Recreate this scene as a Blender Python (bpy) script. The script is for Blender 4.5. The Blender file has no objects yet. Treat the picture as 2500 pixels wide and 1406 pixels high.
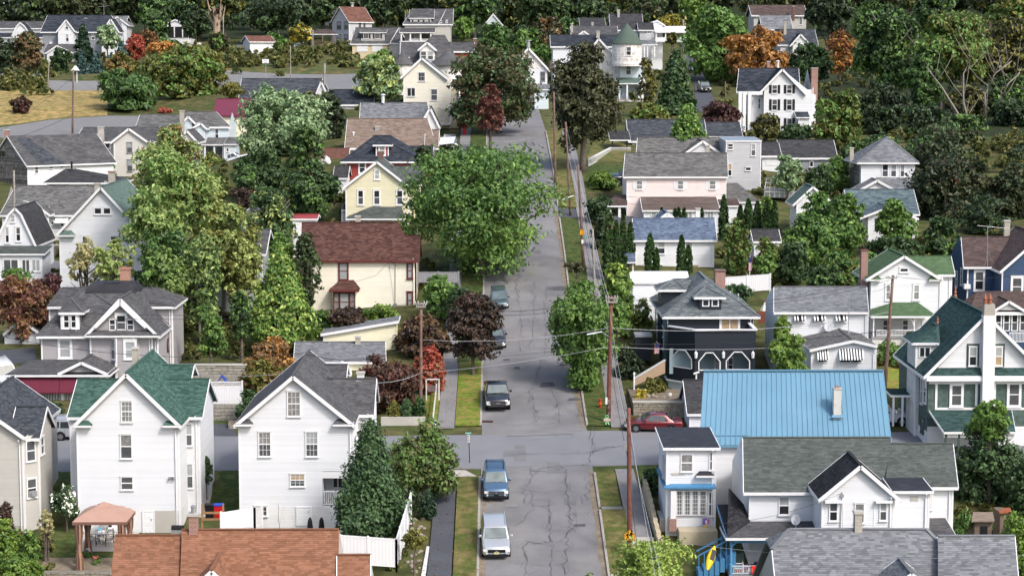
import bpy,math,random
import numpy as np
from mathutils import Vector,Matrix
from mathutils.geometry import tessellate_polygon
# ------------------------------------------------------------------ camera, sky, sun, exposure
SC=bpy.context.scene
COL=SC.collection
FPX,CX,CY=4861.0,1250.0,703.0
PITCH,YAW=math.radians(6.4),math.radians(0.495)
CAMZ=45.0
cam_data=bpy.data.cameras.new('camera')
cam_data.sensor_width=36.0
cam_data.lens=36.0*FPX/2500.0
cam_data.clip_start,cam_data.clip_end=1.0,4000.0
CAM=bpy.data.objects.new('camera',cam_data)
COL.objects.link(CAM)
CAM.location=(0,0,CAMZ)
CAM.rotation_euler=(math.pi/2-PITCH,0,-YAW)
SC.camera=CAM
SUN_AZ,SUN_EL=math.radians(139),math.radians(46)
W=bpy.data.worlds.new('World')
SC.world=W
W.use_nodes=True
_n=W.node_tree.nodes
_n.clear()
_o=_n.new('ShaderNodeOutputWorld');_b=_n.new('ShaderNodeBackground');_s=_n.new('ShaderNodeTexSky')
_s.sky_type='NISHITA';_s.sun_disc=False
_s.sun_elevation=SUN_EL;_s.sun_rotation=SUN_AZ
_s.air_density=1.0;_s.dust_density=4.0;_s.ozone_density=1.0
_b.inputs['Strength'].default_value=0.15
W.node_tree.links.new(_s.outputs[0],_b.inputs['Color'])
W.node_tree.links.new(_b.outputs[0],_o.inputs['Surface'])
sun_data=bpy.data.lights.new('sun','SUN')
sun_data.energy=1.5
sun_data.angle=math.radians(10.0)
sun_data.color=(1.0,0.98,0.965)
SUN=bpy.data.objects.new('sun',sun_data)
COL.objects.link(SUN)
_d=Vector((math.sin(SUN_AZ)*math.cos(SUN_EL),math.cos(SUN_AZ)*math.cos(SUN_EL),math.sin(SUN_EL)))
SUN.rotation_euler=_d.to_track_quat('Z','Y').to_euler()
SUN.location=(60,-60,120)
SC.view_settings.view_transform='Standard'
SC.view_settings.look='None'
SC.view_settings.exposure=0.66
SC.view_settings.gamma=1.0
SC.view_settings.use_curve_mapping=False
SC.cycles.max_bounces=6
SC.cycles.diffuse_bounces=3
SC.cycles.transparent_max_bounces=4
# ------------------------------------------------------------------ photo pixel -> place in the world
_R=np.array([math.cos(YAW),-math.sin(YAW),0.0])
_F=np.array([math.sin(YAW)*math.cos(PITCH),math.cos(YAW)*math.cos(PITCH),-math.sin(PITCH)])
_U=np.cross(_R,_F)
CAMP=np.array([0,0,CAMZ])
def ray(px,py):
 return _F+_R*((px-CX)/FPX)-_U*((py-CY)/FPX)
def W3(px,py,Y):
 d=ray(px,py)
 return CAMP+d*(Y/d[1])
def WX(px,py,X):
 d=ray(px,py)
 return CAMP+d*(X/d[0])
def on_plane(px,py,p,n):
 d=ray(px,py)
 return CAMP+d*(np.dot(np.asarray(p)-CAMP,n)/np.dot(d,n))
# ------------------------------------------------------------------ ground height
_GY=np.array([40,60,105,125,132,141,164,193,205,243,281,295,380,490,560,620,700,900,1100.])
_GZ=np.array([-50,-44,-36,-33.2,-32.2,-30.7,-27.9,-23.0,-20.6,-14.3,-10.4,-9.3,-3.6,3.9,10,20,40,95,150.])+CAMZ
_gy=np.arange(40,1100,1.0)
_gz=np.interp(_gy,_GY,_GZ)
_k=np.exp(-0.5*(np.arange(-15,16)/5.0)**2);_k/=_k.sum()
_gz=np.convolve(np.pad(_gz,15,mode='reflect',reflect_type='odd'),_k,mode='valid')
_CT=[]
for _px,_py,_Y in[(250,968,163),(240,700,205),(50,690,215),(120,598,235),(130,452,270),(280,442,285),(520,400,300),(150,312,330),(60,330,322),(300,295,335),(100,250,370),(250,240,375),(50,208,430),(170,150,470),(300,120,480),(60,150,470),(1920,332,300),(880,772,196),(960,770,195),(880,866,182),(800,930,175),(900,930,175),(920,590,222),(850,585,224),(2165,512,249),(2120,505,252),(2165,592,222),(2440,832,189),(2530,835,189),(2215,840,183),(1735,958,171),(1790,958,171),(1650,572,230),(1750,572,230),(1648,668,204),(1815,452,251),(700,195,405),(830,205,400),(600,205,400)]:
 _p=W3(_px,_py,_Y)
 _CT.append((_p[0],_Y,_p[2]-float(np.interp(_Y,_gy,_gz))))
for _Y in range(110,560,14):
 _CT.append((0.0,_Y,0.0));_CT.append((7.0,_Y,0.0))
 if not 168<_Y<240:
  _CT.append((-14.0,_Y,0.0))
 if _Y<165 or _Y>310:
  _CT.append((22.0,_Y,0.0))
for _X in(-40,-28):
 for _Y in(115,130,148,158):
  _CT.append((_X,_Y,0.0))
_CT=np.array(_CT)
def terr(X,Y):
 X=np.asarray(X,float);Y=np.asarray(Y,float)
 z=np.interp(Y,_gy,_gz)
 w=np.exp(-((X[...,None]-_CT[:,0])**2+(Y[...,None]-_CT[:,1])**2)/(2*9.0**2))
 dz=(w*_CT[:,2]).sum(-1)/(w.sum(-1)+0.1)
 return z+dz
def tz(x,y):
 return float(terr(np.array([x]),np.array([y]))[0])
_ys=np.concatenate([np.arange(60,320,0.5),np.arange(320,760,1.5)])
def ground(px,py):
 """the ground point seen at a photo pixel"""
 d=ray(px,py)
 t=_ys/d[1]
 x=d[0]*t;z=CAMZ+d[2]*t
 h=z-terr(x,_ys)
 i=int(np.argmax(h<=0)) if(h<=0).any() else len(h)-1
 if i==0:
  return np.array([x[0],_ys[0],tz(x[0],_ys[0])])
 f=h[i-1]/(h[i-1]-h[i]+1e-9)
 y=_ys[i-1]+(_ys[i]-_ys[i-1])*f
 xx=d[0]*y/d[1]
 return np.array([xx,y,tz(xx,y)])
# ------------------------------------------------------------------ materials
MATS={}
def lin(c):
 """0-255 sRGB -> linear"""
 return tuple(((v/255.0)/12.92 if v/255.0<=0.04045 else((v/255.0+0.055)/1.055)**2.4) for v in c)
def mat(name,col,rough=0.75,var=0.10,scale=1.2,isl=0.0,bump=0.0,bscale=20.0,spec=0.25,metal=0.0,coat=0.0,wear=None,wear_amt=0.0,wear_scale=0.35,col2=None,transl=0.0,tone=False):
 if name in MATS:
  return MATS[name]
 m=bpy.data.materials.new(name);m.use_nodes=True
 nt=m.node_tree;N=nt.nodes;L=nt.links
 b=N['Principled BSDF']
 geo=N.new('ShaderNodeNewGeometry')
 nz=N.new('ShaderNodeTexNoise');nz.inputs['Scale'].default_value=scale;nz.inputs['Detail'].default_value=5
 L.new(geo.outputs['Position'],nz.inputs['Vector'])
 mr=N.new('ShaderNodeMapRange');mr.inputs[1].default_value=0.3;mr.inputs[2].default_value=0.7
 mr.inputs[3].default_value=1-var;mr.inputs[4].default_value=1+var
 L.new(nz.outputs['Fac'],mr.inputs[0])
 val=mr.outputs[0]
 if isl:
  mi=N.new('ShaderNodeMapRange');mi.inputs[3].default_value=1-isl;mi.inputs[4].default_value=1+isl
  L.new(geo.outputs['Random Per Island'],mi.inputs[0])
  mm=N.new('ShaderNodeMath');mm.operation='MULTIPLY'
  L.new(val,mm.inputs[0]);L.new(mi.outputs[0],mm.inputs[1]);val=mm.outputs[0]
 base=N.new('ShaderNodeRGB');base.outputs[0].default_value=(*col,1)
 cout=base.outputs[0]
 if col2 is not None:
  mx=N.new('ShaderNodeMix');mx.data_type='RGBA'
  L.new(cout,mx.inputs[6]);mx.inputs[7].default_value=(*col2,1)
  if tone:
   at=N.new('ShaderNodeAttribute');at.attribute_name='tone'
   L.new(at.outputs['Fac'],mx.inputs[0])
  elif isl:
   L.new(geo.outputs['Random Per Island'],mx.inputs[0])
  else :
   n2=N.new('ShaderNodeTexNoise');n2.inputs['Scale'].default_value=scale*0.6;n2.inputs['Detail'].default_value=6
   L.new(geo.outputs['Position'],n2.inputs['Vector'])
   r2=N.new('ShaderNodeMapRange');r2.inputs[1].default_value=0.4;r2.inputs[2].default_value=0.6
   L.new(n2.outputs['Fac'],r2.inputs[0]);L.new(r2.outputs[0],mx.inputs[0])
  cout=mx.outputs[2]
 if wear is not None:
  n3=N.new('ShaderNodeTexNoise');n3.inputs['Scale'].default_value=wear_scale;n3.inputs['Detail'].default_value=8
  n3.inputs['Roughness'].default_value=0.65
  L.new(geo.outputs['Position'],n3.inputs['Vector'])
  r3=N.new('ShaderNodeMapRange');r3.inputs[1].default_value=0.5;r3.inputs[2].default_value=0.72;r3.inputs[4].default_value=wear_amt
  L.new(n3.outputs['Fac'],r3.inputs[0])
  m3=N.new('ShaderNodeMix');m3.data_type='RGBA'
  L.new(r3.outputs[0],m3.inputs[0]);L.new(cout,m3.inputs[6]);m3.inputs[7].default_value=(*wear,1)
  cout=m3.outputs[2]
 vm=N.new('ShaderNodeVectorMath');vm.operation='SCALE'
 L.new(cout,vm.inputs[0]);L.new(val,vm.inputs['Scale'])
 L.new(vm.outputs[0],b.inputs['Base Color'])
 b.inputs['Roughness'].default_value=rough
 b.inputs['Specular IOR Level'].default_value=spec
 b.inputs['Metallic'].default_value=metal
 b.inputs['Coat Weight'].default_value=coat
 if bump:
  nb=N.new('ShaderNodeTexNoise');nb.inputs['Scale'].default_value=bscale;nb.inputs['Detail'].default_value=4
  L.new(geo.outputs['Position'],nb.inputs['Vector'])
  bp=N.new('ShaderNodeBump');bp.inputs['Strength'].default_value=bump;bp.inputs['Distance'].default_value=0.05
  L.new(nb.outputs['Fac'],bp.inputs['Height']);L.new(bp.outputs[0],b.inputs['Normal'])
 if transl:
  tr=N.new('ShaderNodeBsdfTranslucent');ms=N.new('ShaderNodeMixShader');ms.inputs[0].default_value=transl
  L.new(vm.outputs[0],tr.inputs['Color'])
  out=N['Material Output']
  L.new(b.outputs[0],ms.inputs[1]);L.new(tr.outputs[0],ms.inputs[2]);L.new(ms.outputs[0],out.inputs['Surface'])
 MATS[name]=m
 return m
def brick_mat(name,c1,c2,mortar,sx=0.21,sz=0.075,msize=0.012):
 if name in MATS:
  return MATS[name]
 m=mat(name,c1,0.85,0.15,3)
 nt=m.node_tree;N=nt.nodes;L=nt.links
 geo=N.new('ShaderNodeNewGeometry');sp=N.new('ShaderNodeSeparateXYZ');L.new(geo.outputs['Position'],sp.inputs[0])
 ad=N.new('ShaderNodeMath');L.new(sp.outputs[0],ad.inputs[0]);L.new(sp.outputs[1],ad.inputs[1])
 cb=N.new('ShaderNodeCombineXYZ');L.new(ad.outputs[0],cb.inputs[0]);L.new(sp.outputs[2],cb.inputs[1])
 bt=N.new('ShaderNodeTexBrick');L.new(cb.outputs[0],bt.inputs['Vector'])
 bt.inputs['Scale'].default_value=1.0
 bt.inputs['Brick Width'].default_value=sx;bt.inputs['Row Height'].default_value=sz;bt.inputs['Mortar Size'].default_value=msize
 bt.inputs['Color1'].default_value=(*c1,1);bt.inputs['Color2'].default_value=(*c2,1);bt.inputs['Mortar'].default_value=(*mortar,1)
 L.new(bt.outputs['Color'],N['Principled BSDF'].inputs['Base Color'])
 return m
# ------------------------------------------------------------------ mesh helpers
class MB:
 """collects polygons and links them as one mesh object"""
 def __init__(self):
  self.v=[];self.n=0;self.f=[];self.q=[]
 def poly(self,pts):
  self.v.append(np.asarray(pts,float));k=len(pts)
  self.f.append(list(range(self.n,self.n+k)));self.n+=k
 def mesh(self,verts,faces):
  verts=np.asarray(verts,float)
  self.v.append(verts)
  for f in faces:
   self.f.append([i+self.n for i in f])
  self.n+=len(verts)
 def quads(self,verts,quads):
  verts=np.asarray(verts,float).reshape(-1,3)
  self.v.append(verts);self.q.append(np.asarray(quads,np.int64)+self.n);self.n+=len(verts)
 def box(self,x0,x1,y0,y1,z0,z1):
  self.mesh([(x0,y0,z0),(x1,y0,z0),(x1,y1,z0),(x0,y1,z0),(x0,y0,z1),(x1,y0,z1),(x1,y1,z1),(x0,y1,z1)],[(0,3,2,1),(4,5,6,7),(0,1,5,4),(1,2,6,5),(2,3,7,6),(3,0,4,7)])
 def obox(self,c,ax,ay,az):
  """box from centre and three half-axis vectors"""
  c,ax,ay,az=(np.asarray(a,float) for a in(c,ax,ay,az))
  vs=[c+sx*ax+sy*ay+sz*az for sz in(-1,1) for sx,sy in((-1,-1),(1,-1),(1,1),(-1,1))]
  self.mesh(vs,[(0,3,2,1),(4,5,6,7),(0,1,5,4),(1,2,6,5),(2,3,7,6),(3,0,4,7)])
 def board(self,a,b,w,t,up=(0,0,1)):
  """a bar from a to b, w along up, t across"""
  a=np.asarray(a,float);b=np.asarray(b,float);d=b-a;L=np.linalg.norm(d)
  if L<1e-6:
   return
  d/=L;up=np.asarray(up,float);s=np.cross(d,up);ls=np.linalg.norm(s)
  if ls<1e-3:
   s=np.cross(d,(1,0,0));ls=np.linalg.norm(s)
  s/=ls;u=np.cross(s,d)
  self.obox((a+b)/2,d*L/2,s*t/2,u*w/2)
 def tube(self,pts,rad,k=6,cap=True):
  pts=np.asarray(pts,float);n=len(pts)
  rad=np.broadcast_to(np.asarray(rad,float),(n,))
  ang=np.arange(k)*2*math.pi/k
  vs=[]
  for i in range(n):
   d=pts[min(i+1,n-1)]-pts[max(i-1,0)]
   d=d/(np.linalg.norm(d)+1e-9)
   a=np.cross(d,(0,0,1.0)) if abs(d[2])<0.9 else np.cross(d,(1.0,0,0))
   a/=np.linalg.norm(a);b=np.cross(d,a)
   vs.append(pts[i]+rad[i]*(np.cos(ang)[:,None]*a+np.sin(ang)[:,None]*b))
  vs=np.concatenate(vs)
  fs=[(i*k+j,i*k+(j+1)%k,(i+1)*k+(j+1)%k,(i+1)*k+j) for i in range(n-1) for j in range(k)]
  if cap:
   fs+=[tuple(range(k))[::-1],tuple(range((n-1)*k,n*k))]
  self.mesh(vs,fs)
 def disc(self,c,n,r,k=16,t=0.02):
  c=np.asarray(c,float);n=np.asarray(n,float)/np.linalg.norm(n)
  self.tube([c-n*t/2,c+n*t/2],[r,r],k)
 def lathe(self,c,prof,k=16):
  """prof: list of (radius, z)"""
  c=np.asarray(c,float);ang=np.arange(k)*2*math.pi/k
  vs=np.concatenate([np.stack([c[0]+r*np.cos(ang),c[1]+r*np.sin(ang),np.full(k,c[2]+z)],1) for r,z in prof])
  n=len(prof)
  fs=[(i*k+j,i*k+(j+1)%k,(i+1)*k+(j+1)%k,(i+1)*k+j) for i in range(n-1) for j in range(k)]
  fs+=[tuple(range(k))[::-1],tuple(range((n-1)*k,n*k))]
  self.mesh(vs,fs)
 def empty(self):
  return self.n==0
 def data(self,name,m,off=(0,0,0),smooth=False):
  me=bpy.data.meshes.new(name)
  V=np.concatenate(self.v)-np.asarray(off,float)
  lens=[len(f) for f in self.f]
  idx=[np.array([i for f in self.f for i in f],np.int64)] if self.f else[]
  ln=[np.array(lens,np.int64)] if lens else[]
  for q in self.q:
   idx.append(q.reshape(-1));ln.append(np.full(len(q),q.shape[1],np.int64))
  idx=np.concatenate(idx);ln=np.concatenate(ln)
  me.vertices.add(len(V));me.vertices.foreach_set('co',V.astype(np.float32).reshape(-1))
  me.loops.add(len(idx));me.loops.foreach_set('vertex_index',idx.astype(np.int32))
  st=np.concatenate([[0],np.cumsum(ln)[:-1]])
  me.polygons.add(len(ln));me.polygons.foreach_set('loop_start',st.astype(np.int32));me.polygons.foreach_set('loop_total',ln.astype(np.int32))
  me.polygons.foreach_set('use_smooth',np.full(len(ln),bool(smooth)))
  me.update(calc_edges=True)
  if m is not None:
   me.materials.append(m)
  return me
 def build(self,name,m,parent=None,off=None,kind=None,smooth=False):
  if self.empty():
   return None
  if off is None:
   off=parent_loc(parent)
  return link(name,self.data(name,m,off,smooth),parent,None if parent is not None else off,kind)
def parent_loc(p):
 l=np.zeros(3)
 while p is not None:
  l+=np.array(p.location);p=p.parent
 return l
def link(name,me,parent=None,loc=None,kind=None):
 o=bpy.data.objects.new(name,me);COL.objects.link(o)
 if parent is not None:
  o.parent=parent
 elif loc is not None:
  o.location=loc
 if kind:
  o['kind']=kind
 return o
def thing(name,label,cat,loc,group=None):
 o=bpy.data.objects.new(name,None);COL.objects.link(o)
 o.empty_display_size=0.3
 o.location=loc
 return tag(o,label,cat,group)
def tag(o,label,cat,group=None):
 o['label']=label;o['category']=cat
 if group:
  o['group']=group
 return o
def text_mesh(s,size,m,c,right,up,name='lettering',parent=None,bold=1.0):
 """flat printed lettering centred at c, lying in the plane of right and up"""
 cu=bpy.data.curves.new('lettering','FONT');cu.body=s;cu.size=size;cu.align_x='CENTER';cu.align_y='CENTER'
 cu.offset=0.01*size*bold
 o=bpy.data.objects.new('lettering',cu)
 COL.objects.link(o)
 dg=bpy.context.evaluated_depsgraph_get()
 me=bpy.data.meshes.new_from_object(o.evaluated_get(dg))
 bpy.data.objects.remove(o);bpy.data.curves.remove(cu)
 c=np.asarray(c,float)-parent_loc(parent)
 r=Vector(right).normalized();u=Vector(up).normalized();n=r.cross(u)
 M4=Matrix(((r.x,u.x,n.x,c[0]),(r.y,u.y,n.y,c[1]),(r.z,u.z,n.z,c[2]),(0,0,0,1)))
 me.transform(M4);me.materials.clear();me.materials.append(m)
 return link(name,me,parent)
# ------------------------------------------------------------------ the materials of the place
white=lin((236, 236, 234))
WHITE=mat('white_siding', (0.69, 0.705, 0.725), 0.6, 0.035, 0.5, isl=0.035, wear=(0.60, 0.60, 0.57), wear_amt=0.35, wear_scale=0.5)
TRIM=mat('white_trim', (0.76, 0.76, 0.765), 0.5, 0.03, 2)
DIRTY=mat('dirty_white', (0.62, 0.61, 0.58), 0.7, 0.08, 1.5, isl=0.05, wear=(0.36, 0.35, 0.32), wear_amt=0.6, wear_scale=0.7)
CREAM=mat('cream_siding', (0.78, 0.74, 0.62), 0.6, 0.03, 1.5, isl=0.03)
PALEYEL=mat('pale_yellow_siding', (0.68, 0.64, 0.45), 0.6, 0.04, 1.5, isl=0.03)
LEMON=mat('lemon_siding', (0.80, 0.76, 0.55), 0.6, 0.03, 1.5, isl=0.03)
BEIGE=mat('beige_siding', (0.47, 0.455, 0.42), 0.6, 0.03, 1.5, isl=0.03)
GREY=mat('grey_siding', (0.36, 0.345, 0.355), 0.6, 0.03, 1.5, isl=0.04)
GREYB=mat('blue_grey_siding', (0.25, 0.265, 0.29), 0.6, 0.04, 1.5, isl=0.04)
LGREY=mat('light_grey_siding', (0.48, 0.485, 0.50), 0.6, 0.03, 1.5, isl=0.04)
LBLUE=mat('light_blue_siding', (0.58, 0.66, 0.70), 0.6, 0.03, 1.5, isl=0.03)
PINK=mat('pink_siding', (0.78, 0.66, 0.63), 0.6, 0.03, 1.5, isl=0.03)
REDW=mat('red_siding', (0.27, 0.045, 0.04), 0.6, 0.06, 1.5, isl=0.05)
NAVY=mat('navy_siding', (0.035, 0.07, 0.14), 0.55, 0.05, 1.5, isl=0.06)
BLACKW=mat('black_siding', (0.017, 0.022, 0.032), 0.5, 0.08, 1.5, isl=0.12)
TEALW=mat('slate_teal_siding', (0.12, 0.20, 0.22), 0.6, 0.04, 1.5, isl=0.04)
GREENW=mat('green_shingle_siding', (0.075, 0.115, 0.10), 0.75, 0.08, 2, isl=0.2)
WOODW=mat('weathered_boards', (0.20, 0.18, 0.16), 0.9, 0.35, 2.5, isl=0.35, wear=(0.45, 0.43, 0.40), wear_amt=0.5, wear_scale=1.6)
STUCCO=mat('cream_stucco', (0.60, 0.58, 0.54), 0.9, 0.05, 0.8, bump=0.2, wear=(0.42, 0.40, 0.36), wear_amt=0.4, wear_scale=0.5)
PEEL=mat('peeling_white_shingles', (0.72, 0.70, 0.67), 0.8, 0.08, 2, isl=0.12, wear=(0.30, 0.24, 0.20), wear_amt=0.8, wear_scale=1.3)
CONC=mat('concrete', (0.46, 0.44, 0.40), 0.9, 0.10, 1.2, bump=0.15, wear=(0.27, 0.26, 0.23), wear_amt=0.5, wear_scale=0.6)
TANC=mat('tan_concrete', (0.50, 0.43, 0.30), 0.9, 0.08, 1.2, wear=(0.30, 0.27, 0.20), wear_amt=0.5, wear_scale=0.7)
FOUND=mat('painted_foundation', (0.74, 0.74, 0.73), 0.8, 0.05, 1.5, bump=0.3, bscale=6, wear=(0.50, 0.49, 0.46), wear_amt=0.4, wear_scale=1.2)
STONE=mat('field_stone', (0.30, 0.28, 0.24), 0.9, 0.2, 3, isl=0.35, bump=0.3, bscale=12)
STONEY=mat('buff_stone', (0.58, 0.52, 0.36), 0.9, 0.12, 3, isl=0.2)
BRICK=brick_mat('red_brick', (0.30, 0.085, 0.055), (0.21, 0.06, 0.045), (0.42, 0.39, 0.35))
BRICKD=brick_mat('dark_brick', (0.16, 0.05, 0.04), (0.11, 0.04, 0.035), (0.20, 0.17, 0.15))
BRICKP=brick_mat('pale_block', (0.45, 0.42, 0.36), (0.38, 0.35, 0.30), (0.30, 0.28, 0.25), 0.4, 0.2)
BRICKO=brick_mat('orange_brick', (0.42, 0.15, 0.08), (0.32, 0.10, 0.06), (0.40, 0.36, 0.30))
def shin(name, c1, c2, isl=0.14, wear=None, wa=0.0, ws=0.4, var=0.08):
 k=0.74
 c1, c2=tuple(v*k for v in c1), tuple(v*k for v in c2)
 return mat(name, c1, 0.92, var, 0.8, isl=isl, spec=0.12, col2=c2, bump=0.25, bscale=45, wear=wear, wear_amt=wa, wear_scale=ws)
S_ORANGE=shin('shingle_russet', (0.295, 0.138, 0.082), (0.355, 0.175, 0.108), 0.12, (0.17, 0.09, 0.062), 0.35, 0.9)
S_GREEN=shin('shingle_green', (0.055, 0.125, 0.10), (0.095, 0.175, 0.145), 0.22, (0.05, 0.09, 0.075), 0.4, 0.6)
S_SLATE=shin('shingle_slate', (0.062, 0.070, 0.084), (0.10, 0.11, 0.127), 0.18)
S_NAVYB=shin('shingle_blue_black', (0.038, 0.045, 0.058), (0.065, 0.075, 0.095), 0.2)
S_GREY=shin('shingle_grey', (0.19, 0.20, 0.215), (0.27, 0.28, 0.297), 0.14)
S_GREYW=shin('shingle_grey_worn', (0.145, 0.145, 0.142), (0.205, 0.205, 0.20), 0.18, (0.075, 0.075, 0.072), 0.5, 0.5)
S_DGREY=shin('shingle_dark_grey', (0.095, 0.095, 0.10), (0.135, 0.135, 0.14), 0.12, (0.18, 0.18, 0.18), 0.35, 0.5)
S_CHAR=shin('shingle_charcoal', (0.060, 0.060, 0.065), (0.085, 0.085, 0.09), 0.12)
S_GGREEN=shin('shingle_grey_green', (0.105, 0.122, 0.112), (0.14, 0.158, 0.145), 0.12, (0.055, 0.062, 0.058), 0.65, 0.35)
S_TEAL=shin('shingle_sea_green', (0.135, 0.20, 0.175), (0.165, 0.23, 0.205), 0.1)
S_DTEAL=shin('shingle_deep_green', (0.04, 0.082, 0.078), (0.062, 0.115, 0.108), 0.18)
S_BTEAL=shin('shingle_blue_teal', (0.10, 0.14, 0.16), (0.15, 0.20, 0.22), 0.18)
S_BRIGHTG=shin('shingle_bright_green', (0.10, 0.17, 0.085), (0.13, 0.21, 0.11), 0.1, (0.07, 0.10, 0.06), 0.4)
S_MAROON=shin('shingle_maroon', (0.095, 0.046, 0.04), (0.15, 0.08, 0.066), 0.2)
S_TAN=shin('shingle_tan', (0.24, 0.18, 0.145), (0.31, 0.24, 0.20), 0.12)
S_BROWN=shin('shingle_brown', (0.105, 0.075, 0.07), (0.15, 0.11, 0.10), 0.14)
S_BLUE=shin('shingle_blue', (0.12, 0.16, 0.235), (0.18, 0.23, 0.32), 0.2)
S_RED=shin('shingle_red', (0.17, 0.085, 0.066), (0.22, 0.11, 0.085), 0.12)
S_BLACK=shin('shingle_black', (0.030, 0.030, 0.034), (0.05, 0.05, 0.055), 0.2)
S_BGREY=shin('shingle_blue_grey', (0.13, 0.155, 0.165), (0.20, 0.225, 0.235), 0.18)
TAR=mat('black_roll_roof', (0.028, 0.028, 0.034), 0.6, 0.25, 1.5, wear=(0.07, 0.07, 0.08), wear_amt=0.5, wear_scale=1.0)
M_BLUE=mat('blue_metal', (0.115, 0.25, 0.355), 0.5, 0.06, 0.4, isl=0.05, spec=0.35, wear=(0.15, 0.285, 0.385), wear_amt=0.5, wear_scale=0.3)
M_BLUED=mat('blue_paint', (0.07, 0.22, 0.40), 0.5, 0.05, 1.5)
M_BLUEP=mat('bright_blue_paint', (0.10, 0.30, 0.55), 0.5, 0.05, 1.5)
M_MAROON=mat('maroon_metal', (0.15, 0.035, 0.06), 0.5, 0.05, 0.6)
M_WHITE=mat('white_metal', (0.78, 0.80, 0.81), 0.45, 0.03, 0.6)
MAROONT=mat('maroon_trim', (0.12, 0.03, 0.028), 0.6, 0.05, 2)
GREENT=mat('green_trim', (0.06, 0.09, 0.08), 0.6, 0.05, 2)
BLACKT=mat('black_trim', (0.02, 0.02, 0.022), 0.5, 0.05, 2)
GLASS=mat('window_glass', (0.022, 0.026, 0.03), 0.08, 0.3, 1.2, spec=0.6)
GLASSM=mat('window_glass_mid', (0.085, 0.092, 0.098), 0.15, 0.25, 1.5, spec=0.5, coat=0.5)
BLIND=mat('window_blind', (0.33, 0.35, 0.355), 0.3, 0.12, 2.0, spec=0.5, coat=0.6)
CURTAIN=mat('window_curtain', (0.215, 0.215, 0.21), 0.3, 0.35, 4.0, spec=0.5, coat=0.6)
TANBLIND=mat('window_tan_curtain', (0.42, 0.30, 0.18), 0.4, 0.25, 4.0, spec=0.5, coat=0.5)
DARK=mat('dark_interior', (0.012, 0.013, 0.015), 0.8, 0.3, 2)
METALG=mat('galvanised', (0.45, 0.46, 0.47), 0.4, 0.1, 4, metal=0.6)
POLE=mat('pole_wood', (0.17, 0.105, 0.085), 0.9, 0.25, 3, wear=(0.30, 0.26, 0.23), wear_amt=0.4, wear_scale=1.2)
POLEG=mat('pole_wood_grey', (0.30, 0.275, 0.245), 0.9, 0.2, 3, wear=(0.18, 0.16, 0.14), wear_amt=0.4, wear_scale=1.2)
POLER=mat('pole_wood_red', (0.17, 0.068, 0.05), 0.9, 0.25, 3)
WIREM=mat('wire_dark', (0.025, 0.025, 0.027), 0.5, 0.05, 1)
WIREL=mat('wire_light', (0.42, 0.43, 0.45), 0.45, 0.05, 1)
DECKW=mat('deck_wood', (0.32, 0.18, 0.09), 0.8, 0.15, 3)
OLDW=mat('old_wood', (0.17, 0.13, 0.10), 0.9, 0.25, 3)
COPPER=mat('copper', (0.36, 0.14, 0.085), 0.5, 0.15, 4, metal=0.3)
GOLDY=mat('yellow_sign', (0.75, 0.36, 0.02), 0.5, 0.03, 3)
YELLOW=mat('yellow_plastic', (0.70, 0.52, 0.02), 0.4, 0.05, 2)
SGREEN=mat('sign_green', (0.0, 0.22, 0.13), 0.5, 0.03, 3)
BLACK=mat('black_paint', (0.012, 0.012, 0.013), 0.5, 0.05, 3)
REDP=mat('red_plastic', (0.45, 0.015, 0.015), 0.4, 0.05, 2)
BLUEP=mat('blue_plastic', (0.02, 0.06, 0.42), 0.4, 0.05, 2)
ORANGEP=mat('orange_paint', (0.65, 0.09, 0.02), 0.5, 0.05, 2)
TANF=mat('tan_canvas', (0.40, 0.25, 0.195), 0.8, 0.05, 1.5)
BROWNF=mat('brown_canvas', (0.19, 0.10, 0.08), 0.8, 0.1, 1.5)
STRIPEF=mat('striped_drape', (0.36, 0.22, 0.14), 0.8, 0.2, 5, isl=0.3)
MAROONF=mat('maroon_awning', (0.12, 0.016, 0.035), 0.65, 0.08, 1.0)
GREYM=mat('grey_plastic', (0.25, 0.25, 0.26), 0.5, 0.08, 2)
BARK=mat('bark', (0.13, 0.105, 0.085), 0.95, 0.3, 4)
BARKL=mat('bark_pale', (0.27, 0.245, 0.21), 0.95, 0.25, 4)
BARKD=mat('bark_dark', (0.055, 0.045, 0.04), 0.95, 0.3, 4)
# ground
ASPH=mat('asphalt', (0.185, 0.183, 0.187), 0.95, 0.16, 0.35, spec=0.15, bump=0.1, bscale=30, wear=(0.235, 0.225, 0.215), wear_amt=0.8, wear_scale=0.16)
ASPHN=mat('asphalt_cross', (0.195, 0.20, 0.215), 0.95, 0.06, 0.4, spec=0.15, bump=0.08, bscale=30)
ASPHD=mat('asphalt_dark', (0.075, 0.08, 0.095), 0.95, 0.10, 0.5, spec=0.15, bump=0.1, bscale=30, wear=(0.11, 0.11, 0.12), wear_amt=0.6, wear_scale=0.3)
ASPHP=mat('asphalt_patch', (0.20, 0.20, 0.20), 0.95, 0.08, 0.8, spec=0.15)
TARP=mat('tar_patch', (0.09, 0.09, 0.098), 0.9, 0.15, 0.8, spec=0.15)
CRACK=mat('tar_crack', (0.10, 0.10, 0.105), 0.9, 0.1, 1)
WALKC=mat('walk_concrete', (0.42, 0.39, 0.35), 0.95, 0.08, 0.8, wear=(0.30, 0.28, 0.26), wear_amt=0.5, wear_scale=0.5)
WALKG=mat('walk_grey', (0.22, 0.215, 0.215), 0.95, 0.08, 0.8, wear=(0.16, 0.16, 0.155), wear_amt=0.5, wear_scale=0.5)
KERB=mat('kerb_concrete', (0.33, 0.31, 0.28), 0.95, 0.15, 1.2)
GRASSG=mat('lawn_green', (0.046, 0.078, 0.022), 0.95, 0.3, 2.2, spec=0.1, bump=0.6, bscale=14, col2=(0.085, 0.10, 0.034))
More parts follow.
